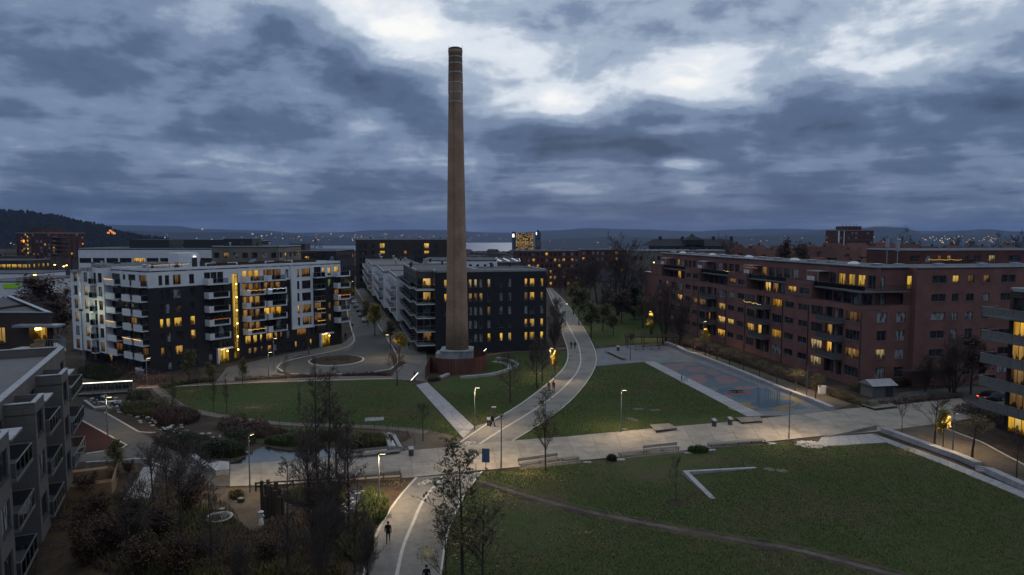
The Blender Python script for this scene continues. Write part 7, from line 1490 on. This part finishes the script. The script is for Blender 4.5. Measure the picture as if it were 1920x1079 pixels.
# standing grass blades over the lawns
def blades(label, poly, n, seed, mat, hh=.10):
    r = np.random.RandomState(seed); P = np.array([tuple(p) for p in GP(poly)]); lo, hi = P.min(0), P.max(0); hi = np.minimum(hi, [70, 140]); C = r.uniform(lo, hi, (n*3, 2))
    ins = np.zeros(len(C), bool); j = len(P)-1
    for i in range(len(P)):
        xi, yi, xj, yj = *P[i], *P[j]; cond = ((yi > C[:,1]) != (yj > C[:,1])) & (C[:,0] < (xj-xi)*(C[:,1]-yi)/(yj-yi+1e-12)+xi); ins ^= cond; j = i
    keep = C[ins]; dist = np.hypot(keep[:,0], keep[:,1]); C = keep[r.rand(len(keep)) < np.clip((60/np.maximum(dist, 40))**1.2, .15, 1)][:n]; n = len(C)
    T_ = np.array([tuple(p) for p in tr]); C = C[(np.abs(C[:,None,:]-T_[None,::2,:]).sum(2).min(1) > 1.3)] if 'front' in label else C
    wear = np.sin(C[:,0]*.21+seed)*np.sin(C[:,1]*.17+1.3*seed)+np.sin(C[:,0]*.07-C[:,1]*.11)*.8+r.normal(0,.35,len(C)); C = C[wear > -.55]; n = len(C)
    a = r.uniform(0, 6.283, n); h = hh*r.uniform(.5, 1.5, n); w = .03*r.uniform(.6, 1.6, n); V = np.zeros((n*3, 3)); d = np.stack([np.cos(a), np.sin(a)], 1)
    V[0::3,:2] = C-d*w[:,None]; V[1::3,:2] = C+d*w[:,None]; V[2::3,:2] = C+np.stack([-d[:,1], d[:,0]], 1)*(h*r.uniform(-.7,.7,n))[:,None]; V[0::3,2] = V[1::3,2] = .03; V[2::3,2] = .035+h
    me = bpy.data.meshes.new('grass_blades'); me.vertices.add(n*3); me.vertices.foreach_set('co', V.ravel()); me.loops.add(n*3); me.loops.foreach_set('vertex_index', np.arange(n*3)); me.polygons.add(n); me.polygons.foreach_set('loop_start', np.arange(0, n*3, 3)); me.polygons.foreach_set('loop_total', np.full(n, 3)); me.materials.append(MATS[mat]); me.update(calc_edges=True)
    return tag(link('grass_blades', me), label, 'grass', kind='stuff')
surf('blade', (.046,.078,.021), (.078,.088,.030), .5, .9, .15, c3=(.105,.088,.046), s3=.10, world=True)
blades('short rough grass of the front lawn', lawn_front_poly, 150000, 1, 'blade', .11); blades('short grass of the lawn below the playground', lawn_right_poly, 60000, 2, 'blade', .11); blades('short grass of the chimney lawn', lawn_centre_poly, 40000, 3, 'blade', .11); blades('short grass of the left lawn', lawn_left_poly, 50000, 4, 'blade', .11)
# soil rings under young trees
q = G(1268, 943); tag(MB().lathe([(1.0,0),(.95,.06),(.3,.1)], 16).build('soil_ring', MATS['soil'], None, (q.x, q.y, 0)), kind='structure')
# ================================================================== PEOPLE
surf('skin', (.42,.26,.19), (.36,.22,.16), 4, .6, .3); surf('hair_dark', (.02,.015,.012), (.012,.01,.008), 6, .6, .3)
for nm, c in dict(cloth_black=(.012,.012,.015), cloth_navy=(.016,.022,.045), cloth_jeans=(.035,.05,.085), cloth_green=(.05,.065,.05), cloth_red=(.28,.02,.03), cloth_brown=(.10,.065,.04), cloth_grey=(.10,.10,.11), cloth_light=(.40,.38,.36), shoe=(.015,.013,.012), cloth_white=(.62,.60,.58)).items(): surf(nm, c, tuple(x*.75 for x in c), 6, .85, .15, .2, 30)
def person(label, q, yaw, mats, stride=.25, height=1.76, hat=None, bag=None, hold=None, z=.07, name='person', cat='person', pose='walk'):
    """one continuous skinned body; facing -y before the yaw is applied. mats: hair, skin, top, legs, shoes"""
    k = height/1.76; st = stride
    J = dict(pel=(0,0,.95), waist=(0,.01,1.10), chest=(0,.0,1.32), neck=(0,.0,1.48), head0=(0,-.02,1.56), head1=(0,-.025,1.66), head2=(0,-.01,1.735))
    Ed = [('pel','waist'),('waist','chest'),('chest','neck'),('neck','head0'),('head0','head1'),('head1','head2')]
    Rd = dict(pel=(.155,.115), waist=(.145,.105), chest=(.175,.12), neck=(.062,.062), head0=(.075,.085), head1=(.082,.100), head2=(.06,.07))
    for sd_, s1 in ((-1, 1), (1, -1)):
        t = 'l' if sd_ < 0 else 'r'; f0 = -st*s1
        J[t+'hip'] = (sd_*.095, 0, .90); J[t+'knee'] = (sd_*.10, f0*.55-.03, .49); J[t+'ank'] = (sd_*.10, f0+.03, .09 + (.05 if f0 > 0 else 0)); J[t+'toe'] = (sd_*.11, f0-.15, .045)
        a0 = st*s1*.8
        if pose == 'carry': a = [(sd_*.20,0,1.40),(sd_*.25,.02,1.14),(sd_*.19,-.20,1.06),(sd_*.13,-.28,1.06)]
        elif pose == 'raise': a = [(sd_*.20,0,1.40),(sd_*.30,-.05,1.22),(sd_*.20,-.16,1.40),(sd_*.12,-.18,1.50)]
        else: a = [(sd_*.20,0,1.40),(sd_*.25,a0*.45+.03,1.13),(sd_*.26,-.02+a0*-.1-.06+a0*.9,.90),(sd_*.26,-.05+a0,.80)]
        for n_, p in zip(('sh','el','wr','ha'), a): J[t+n_] = p
        Ed += [('pel',t+'hip'),(t+'hip',t+'knee'),(t+'knee',t+'ank'),(t+'ank',t+'toe'),('chest',t+'sh'),(t+'sh',t+'el'),(t+'el',t+'wr'),(t+'wr',t+'ha')]
        Rd.update({t+'hip':(.095,.10),t+'knee':(.062,.066),t+'ank':(.048,.052),t+'toe':(.045,.035),t+'sh':(.072,.075),t+'el':(.052,.052),t+'wr':(.036,.036),t+'ha':(.03,.038)})
        hp = Vector(J[t+'ha']); fd = (hp-Vector(J[t+'wr'])).normalized()
        for i in range(4):
            o = Vector((0, (i-1.5)*.02, 0)); L = (.06,.072,.068,.05)[i]; J[t+'f%da' % i] = tuple(hp+o+fd*.035); J[t+'f%db' % i] = tuple(hp+o+fd*(.035+L*.6)+Vector((-sd_*.012,0,0))); Ed += [(t+'ha',t+'f%da' % i),(t+'f%da' % i,t+'f%db' % i)]; Rd[t+'f%da' % i] = (.009,.009); Rd[t+'f%db' % i] = (.008,.008)
        J[t+'tha'] = tuple(hp+Vector((-sd_*.02,-.035,0))+fd*.0); J[t+'thb'] = tuple(hp+Vector((-sd_*.025,-.05,0))+fd*.035); Ed += [(t+'wr',t+'tha'),(t+'tha',t+'thb')]; Rd[t+'tha'] = (.012,.012); Rd[t+'thb'] = (.009,.009)
    names = list(J); me = bpy.data.meshes.new('body'); me.from_pydata([tuple(c*k for c in J[n_]) for n_ in names], [(names.index(a), names.index(b)) for a, b in Ed], [])
    tmp = bpy.data.objects.new('tmp', me); COL.objects.link(tmp); md = tmp.modifiers.new('skin', 'SKIN'); md.use_smooth_shade = True; sv = me.skin_vertices[0].data if len(me.skin_vertices) else None
    if sv is None:
        bpy.context.view_layer.objects.active = tmp; me.attributes
    for i, n_ in enumerate(names): me.skin_vertices[0].data[i].radius = (Rd[n_][0]*k, Rd[n_][1]*k); me.skin_vertices[0].data[i].use_root = (n_ == 'pel')
    sb = tmp.modifiers.new('sub', 'SUBSURF'); sb.levels = 1; sb.render_levels = 1
    dg = bpy.context.evaluated_depsgraph_get(); new = bpy.data.meshes.new_from_object(tmp.evaluated_get(dg)); bpy.data.objects.remove(tmp)
    new.name = name; new.materials.clear()
    for mm in mats: new.materials.append(MATS[mm])
    hz_ = [Vector(J['lha'])*k, Vector(J['rha'])*k]
    for p in new.polygons:
        c = p.center; zz_ = c.z/k; mi = 2
        if zz_ > 1.53: mi = 1
        if zz_ > 1.68 or (zz_ > 1.56 and c.y > .025*k): mi = 0
        elif zz_ < .09: mi = 4
        elif zz_ < .93 and not any((c-h_).length < .3*k and abs(c.x) > .19*k for h_ in hz_): mi = 3
        if any((c-h_).length < .115*k for h_ in hz_): mi = 1
        p.material_index = mi; p.use_smooth = True
    e = empty(name, (q.x, q.y, z), yaw, label, cat); link('body', new, e)
    # face, hair, coat hem
    MB().lathe([(.004,-.02),(.016,-.012),(.012,.012),(.003,.025)], 6).build('nose', MATS[mats[1]], e, (0, -.118*k, 1.63*k))
    for x in (-.034, .034): MB().lathe([(.003,-.011),(.011,0),(.003,.011)], 6).build('eye', MATS['cloth_black'], e, (x*k, -.106*k, 1.655*k))
    for x in (-.088, .088): MB().lathe([(.005,-.03),(.016,0),(.005,.03)], 6).build('ear', MATS[mats[1]], e, (x*k, -.0, 1.64*k))
    MB().box(-.025, .025, -.004, .004, -.005, .005).build('mouth', MATS['rubber_red'], e, (0, -.108*k, 1.585*k))
    m = MB().lathe([(.10,1.60),(.108,1.66),(.10,1.73),(.07,1.775),(.02,1.79)], 14); m.v = [(x*k, y*1.12*k+.012*k+(.03*k if z_ < 1.64 else 0), z_*k) for x, y, z_ in m.v]; m.build('hair', MATS[mats[0]], e, smooth=True)
    m = MB().lathe([(.195,.80),(.19,.88),(.172,1.0),(.165,1.1)], 16); m.v = [(x*k, y*.78*k, z_*k) for x, y, z_ in m.v]; m.build('coat_hem', MATS[mats[2]], e, smooth=True)
    if bag: m = MB().box(-.16, .16, .10, .27, 1.02, 1.45).box(-.12, .12, .27, .31, 1.05, 1.28); m.build('rucksack', MATS[bag], e)
    if hat: m = MB().lathe([(.28,1.70),(.27,1.73),(.12,1.735),(.115,1.82),(.06,1.85)], 18); m.v = [(x*k, y*k, z_*k) for x, y, z_ in m.v]; m.build('hat', MATS[hat], e, smooth=True)
    return e
K1 = ['hair_dark','skin','cloth_black','cloth_jeans','shoe']
person('walker in black jacket and jeans coming down the southern shared path', G(728,1019), .1, K1, .22, 1.82)
person('person in dark coat cut off by the bottom edge on the shared path', G(800,1106), .2, ['hair_dark','skin','cloth_black','cloth_black','shoe'], .25, 1.8)
person('walker in black with a rucksack beside the litter bin', G(924,802), 2.3, ['hair_dark','skin','cloth_black','cloth_black','shoe'], .3, 1.78, bag='cloth_black')
person('walker in green coat, left of the pair at the bend of the path', G(1029,735), 2.9, ['cloth_grey','skin','cloth_green','cloth_navy','shoe'], .2, 1.74); person('walker in red coat, right of the pair at the bend of the path', G(1038,734), 2.9, ['hair_dark','skin','cloth_red','cloth_black','shoe'], .2, 1.72)
person('walker in brown coat, left of the pair on the upper path', G(1071,655), .1, ['cloth_brown','skin','cloth_brown','cloth_black','shoe'], .2, 1.78); person('walker in navy coat, right of the pair on the upper path', G(1078,655), -.1, ['hair_dark','skin','cloth_navy','cloth_jeans','shoe'], .25, 1.72)
person('person standing by the glowing handrail at the slab walk', G(778,716), 2.5, ['hair_dark','skin','cloth_navy','cloth_black','shoe'], .1, 1.72); person('pedestrian on the pavement at the street corner of the white and charcoal block', G(648,638), 2.8, ['hair_dark','skin','cloth_black','cloth_black','shoe'], .2, 1.78); person('pedestrian in dark clothes on the forecourt by the lamp', G(579,665), 1.2, ['hair_dark','skin','cloth_grey','cloth_black','shoe'], .2, 1.75)
person('person standing by the entrance of the black block on the street', G(767,656), 1.0, ['hair_dark','skin','cloth_black','cloth_navy','shoe'], .1, 1.75)
st = person('white statue with a broad hat in the play garden', G(490,994), .3, ['cloth_white','cloth_brown','cloth_white','cloth_white','cloth_white'], .0, 1.62, hat='cloth_white', pose='raise', name='statue', cat='statue')
m = MB().lathe([(.26,.02),(.24,.3),(.19,.8),(.16,1.0)], 16); m.build('robe', MATS['cloth_white'], st, smooth=True)
# child with balance bike at the lawn edge, kiosk-like stroller shape
q = G(1278, 716); person('child beside a small bicycle on the slab edge of the playground', q, 1.2, ['hair_dark','skin','cloth_navy','cloth_black','shoe'], .1, 1.2)
q = q+Vector((.6,-.2)); bk_ = empty('bicycle', (q.x, q.y, .07), .6, 'small dark bicycle standing by the child at the playground', 'bicycle')
for x in (-.42, .42):
    m = MB()
    for i in range(16): a, b = 2*math.pi*i/16, 2*math.pi*(i+1)/16; m.tube((x+.26*math.cos(a), 0, .27+.26*math.sin(a)), (x+.26*math.cos(b), 0, .27+.26*math.sin(b)), .02, n=4)
    w_ = m.build('wheel', MATS['cloth_black'], bk_); MB().tube((x,-.03,.27), (x,.03,.27), .03).build('hub', MATS['steel'], w_)
MB().tube((-.42,0,.27), (-.1,0,.62), .018, n=5).tube((-.1,0,.62), (.32,0,.62), .018, n=5).tube((0,0,.25), (.32,0,.62), .018, n=5).tube((-.42,0,.27), (0,0,.25), .018, n=5).tube((.42,0,.27), (.30,0,.8), .018, n=5).build('frame', MATS['sign_blue'], bk_); MB().box(-.2, .02, -.05, .05, .68, .72).tube((-.1,0,.6), (-.1,0,.69), .015, n=5).build('saddle', MATS['cloth_black'], bk_); MB().tube((.30,-.22,.82), (.30,.22,.82), .016, n=5).build('handlebar', MATS['steel'], bk_)
# ================================================================== CARS
for nm, c in dict(car_black=(.012,.012,.014), car_grey=(.09,.095,.10), car_white=(.5,.5,.5), car_blue=(.02,.04,.09), car_silver=(.28,.29,.30), car_red=(.2,.02,.02)).items(): surf(nm, c, tuple(x*.95 for x in c), 1, .25, .6)
surf('tyre', (.015,.015,.016), (.01,.01,.011), 4, .9, .1)
CARM = {}
def car(label, q, yaw, paint, group='parked cars along the street', lights=None):
    if not CARM:
        m = MB(); prof = [(-2.15,.35),(-2.2,.62),(-2.1,.88),(-1.55,.95),(-.95,1.38),(-.4,1.46),(.75,1.44),(1.45,1.05),(2.05,.98),(2.15,.7),(2.1,.35)]
        for y0, sx in ((-.86,1),(-.80,1.0),(.80,1.0),(.86,1)):
            for (x, z_) in prof: inset = .17*max(0, (z_-.95)/.5); yy = y0-(inset if y0 > 0 else -inset) if z_ > .95 else y0; m.v.append((x, yy, z_))
        n = len(prof)
        for r in range(3):
            for i in range(n-1): m.f.append((r*n+i, (r+1)*n+i, (r+1)*n+i+1, r*n+i+1)); m.m.append(0)
        m.f.append(tuple(range(n))); m.m.append(0); m.f.append(tuple(range(4*n-1, 3*n-1, -1))); m.m.append(0)
        CARM['body'] = m.mesh('body', MATS['car_grey'], False)
        g_ = MB()
        for sg in (-1, 1): g_.add([(-1.42,sg*.855,1.0),(1.30,sg*.855,1.0),(.72,sg*.735,1.40),(-.92,sg*.735,1.36)], [(0,1,2,3) if sg < 0 else (3,2,1,0)])
        g_.add([(-1.58,-.72,1.0),(-1.58,.72,1.0),(-1.0,.62,1.385),(-1.0,-.62,1.385)], [(0,3,2,1)]).add([(1.47,-.72,1.08),(1.47,.72,1.08),(.82,.62,1.445),(.82,-.62,1.445)], [(0,1,2,3)])
        CARM['glass'] = g_.mesh('window_glass', MATS['pane_black'])
        w_ = MB().lathe([(.22,-.11),(.31,-.09),(.32,0),(.31,.09),(.22,.11)], 16); CARM['wheel'] = w_.mesh('wheel', MATS['tyre'], True); CARM['rim'] = MB().lathe([(.2,-.115),(.2,.115)], 12).mesh('rim', MATS['steel'])
        CARM['hl'] = MB().box(-.03, .03, -.17, .17, -.06, .06).mesh('headlight', MATS['zinc']); CARM['tl'] = MB().box(-.03, .03, -.15, .15, -.07, .07).mesh('tail_light', MATS['car_red'])
    e = empty('parked_car', (q.x, q.y, .05), yaw, label, 'car', group); obj_mat(link('body', CARM['body'], e), MATS[paint]); link('window_glass', CARM['glass'], e)
    for x in (-1.35, 1.35):
        for y in (-.78, .78): w_ = link('wheel', CARM['wheel'], e, (x, y, .32)); w_.rotation_euler = (math.pi/2, 0, 0); link('rim', CARM['rim'], w_)
    for y in (-.6, .6): link('headlight', CARM['hl'], e, (2.13, y, .78)); o = link('tail_light', CARM['tl'], e, (-2.16, y, .8)); (obj_mat(o, MATS['tail_red']) if lights else None)
    return e
for i, (x, y, c) in enumerate(((684,604,'car_silver'),(678,594,'car_grey'),(673,585,'car_black'),(668,577,'car_grey'),(664,569,'car_white'),(660,562,'car_blue'),(656,551,'car_white'))):
    q = G(x, y); car('%s parked car from the near end along the street, %s' % (ORD[i], c[4:]), q, math.atan2(.97, -.25)+math.pi, c)
car('dark car with a red tail light in the yard behind the grey balconies', G(1858,752), .35, 'car_black', None, True)
for i, (x, D, c) in enumerate(((100,330,'car_white'),(112,330,'car_silver'),(122,328,'car_white'),(88,332,'car_grey'),(106,322,'car_black'),(118,320,'car_silver'))): car('%s car from the left in the far car park, %s' % (ORD[(1,3,5,0,2,4)[i]], c[4:]), onray(x, D), .2, c, 'cars in the far car park')
# motorway-side lamps by the far car park
for i, (x, y, D) in enumerate(((103,497,360),(125,498,365),(66,516,260),(108,514,320),(120,500,340))): q = onray(x, D, 8); z = zat(y, q.x, q.y); e = empty('street_lamp', (q.x, q.y, 0), 0, '%s lamp from the left at the far car park' % ORD[(1,4,0,2,3)[i]], 'street lamp', 'far car park lamps'); MB().tube((0,0,0), (0,0,z), .09, .06).build('pole', MATS['pole_grey'], e); MB().lathe([(.1,z-.25),(.45,z-.1),(.5,z+.1),(.1,z+.25)], 8).build('lamp_globe', MATS['bulb_gold'], e)
q = onray(105, 325); spot(empty('car_park_light', (q.x, q.y, 0), 0), (0, 0, 9), 3500, (1,.9,.65))
# ================================================================== DISTANT TOWN
surf('town_wall', (.10,.085,.08), (.05,.045,.045), .02, .9, .1, world=True); surf('town_roof', (.07,.05,.048), (.035,.035,.04), .02, .9, .1, world=True)
rng = random.Random(77); tb_ = MB(); 
for i in range(2600):
    D = 420*(10 ** rng.uniform(0, .95)); px = rng.uniform(-150, 2070); q = onray(px, D, -20); 
    hh = float(np.interp(D, rad, hgt)); w, d_, h_ = rng.uniform(8, 26), rng.uniform(8, 16), rng.uniform(6, 13); a = rng.uniform(0, 3.14)
    if D < 700 and 560 < px < 1120: h_ = 6
    if zat(446, q.x, q.y) < hh+h_: h_ = max(4, zat(447, q.x, q.y)-hh)
    u = (math.cos(a), math.sin(a)); tb_.obox((q.x, q.y), u, w/2, d_/2, hh-2, hh+h_, 0); n = (-u[1], u[0]); z0 = hh+h_
    if rng.random() < .6:
        c = [(q.x+u[0]*w/2*i_+n[0]*d_/2*j_, q.y+u[1]*w/2*i_+n[1]*d_/2*j_, z0+.05) for i_, j_ in ((-1,-1),(1,-1),(1,1),(-1,1))]; r0_ = (q.x-u[0]*w/2, q.y-u[1]*w/2, z0+3); r1_ = (q.x+u[0]*w/2, q.y+u[1]*w/2, z0+3); tb_.add(c+[r0_, r1_], [(0,1,5,4),(2,3,4,5),(1,2,5),(3,0,4)], 1)
tag(tb_.build('distant_town', [MATS['town_wall'], MATS['town_roof']]), 'far town of small dark houses running down to the fjord', 'town', kind='stuff')
lights = {m_: MB() for m_ in ('far_gold','far_orange','far_white','far_red')}
def dot(px, py, D, sz, m_): q = onray(px, D, 0); z = zat(py, q.x, q.y); lights[m_].box(q.x-sz, q.x+sz, q.y-sz, q.y+sz, z-sz, z+sz)
for i in range(190):   # hillside and shore lights
    px = rng.choice([rng.gauss(620, 170), rng.uniform(250, 1950), rng.gauss(1820, 60)]); py = rng.uniform(438.5, 452) if px < 1000 else rng.uniform(443, 456); D = rng.uniform(5000, 5700); m_ = rng.choice(['far_gold','far_orange','far_gold','far_white']); dot(px, py, D, rng.uniform(1.2, 3.0), m_)
for i in range(48):   # nearer street and window lights
    px = rng.choice([rng.uniform(-20, 130), rng.uniform(980, 1230), rng.uniform(1360, 1900)]); D = rng.uniform(520, 1500); dot(px, rng.uniform(452, 470), D, D*.0004*rng.uniform(.5, 1.2), rng.choice(['far_gold','far_orange','far_gold','far_white','far_red']))
for px, py in ((208,433),(212,436),(204,437),(215,438),(380,430)): dot(px, py, 2050 if px < 300 else 6500, 2.6 if px < 300 else 6, 'far_orange')
for m_, mb in lights.items(): tag(mb.build('town_lights', MATS[m_]), 'tiny %s lights of the far town' % {'far_gold':'golden','far_orange':'orange','far_white':'white','far_red':'red'}[m_], 'lights', kind='stuff')
# treetops rough along the near hill
rng = random.Random(5); V = []; Fc = []
for i in range(5200):
    px = rng.uniform(-60, 360); pr_ = [(-100,392),(0,397),(60,402),(100,407),(140,416),(180,424),(205,431),(225,438),(250,444),(300,451),(360,460)]; yt = float(np.interp(px, [p[0] for p in pr_], [p[1] for p in pr_])); f_ = rng.random()**.8; D = 2200-500*f_*.9; top = zat(yt, onray(px, 2200).x, 2200); ff = float(np.interp(f_*.9, [0,.1,.3,.6,1], [1,.95,.75,.42,0])); z = -50+(top+50)*ff; q = onray(px, 2200)*(D/2200); h_ = rng.uniform(8, 16); r_ = rng.uniform(4, 7); o = len(V)
    for k in range(6): a = k*1.047+i; V.append((q.x+r_*math.cos(a), q.y+r_*math.sin(a), z-3+rng.uniform(0,3)))
    for k in range(6): a = k*1.047+i+.4; V.append((q.x+r_*.6*math.cos(a), q.y+r_*.6*math.sin(a), z+h_*.7))
    V.append((q.x, q.y, z+h_)); Fc += [(o+k, o+(k+1)%6, o+6+(k+1)%6, o+6+k) for k in range(6)] + [(o+6+k, o+6+(k+1)%6, o+12) for k in range(6)]
me = bpy.data.meshes.new('hill_forest'); me.from_pydata(V, [], Fc); me.materials.append(MATS['forest_near']); me.update(); tag(link('hill_forest', me), 'dark wooded slope on the skyline at the left', 'forest', kind='stuff')
# ================================================================== HAZE
hzm, ht, ho = mk('haze_air'); pv = ht.nodes.new('ShaderNodeVolumePrincipled'); pv.inputs['Color'].default_value = (.36,.52,.92,1); pv.inputs['Density'].default_value = 4.5e-5; pv.inputs['Anisotropy'].default_value = .2; ht.links.new(pv.outputs[0], ho.inputs['Volume'])
hzo = MB().box(-16000, 16000, -16000, 16000, -95, 260).build('haze', MATS['haze_air']); tag(hzo, 'thin blue dusk air over park and town', 'haze', kind='stuff')
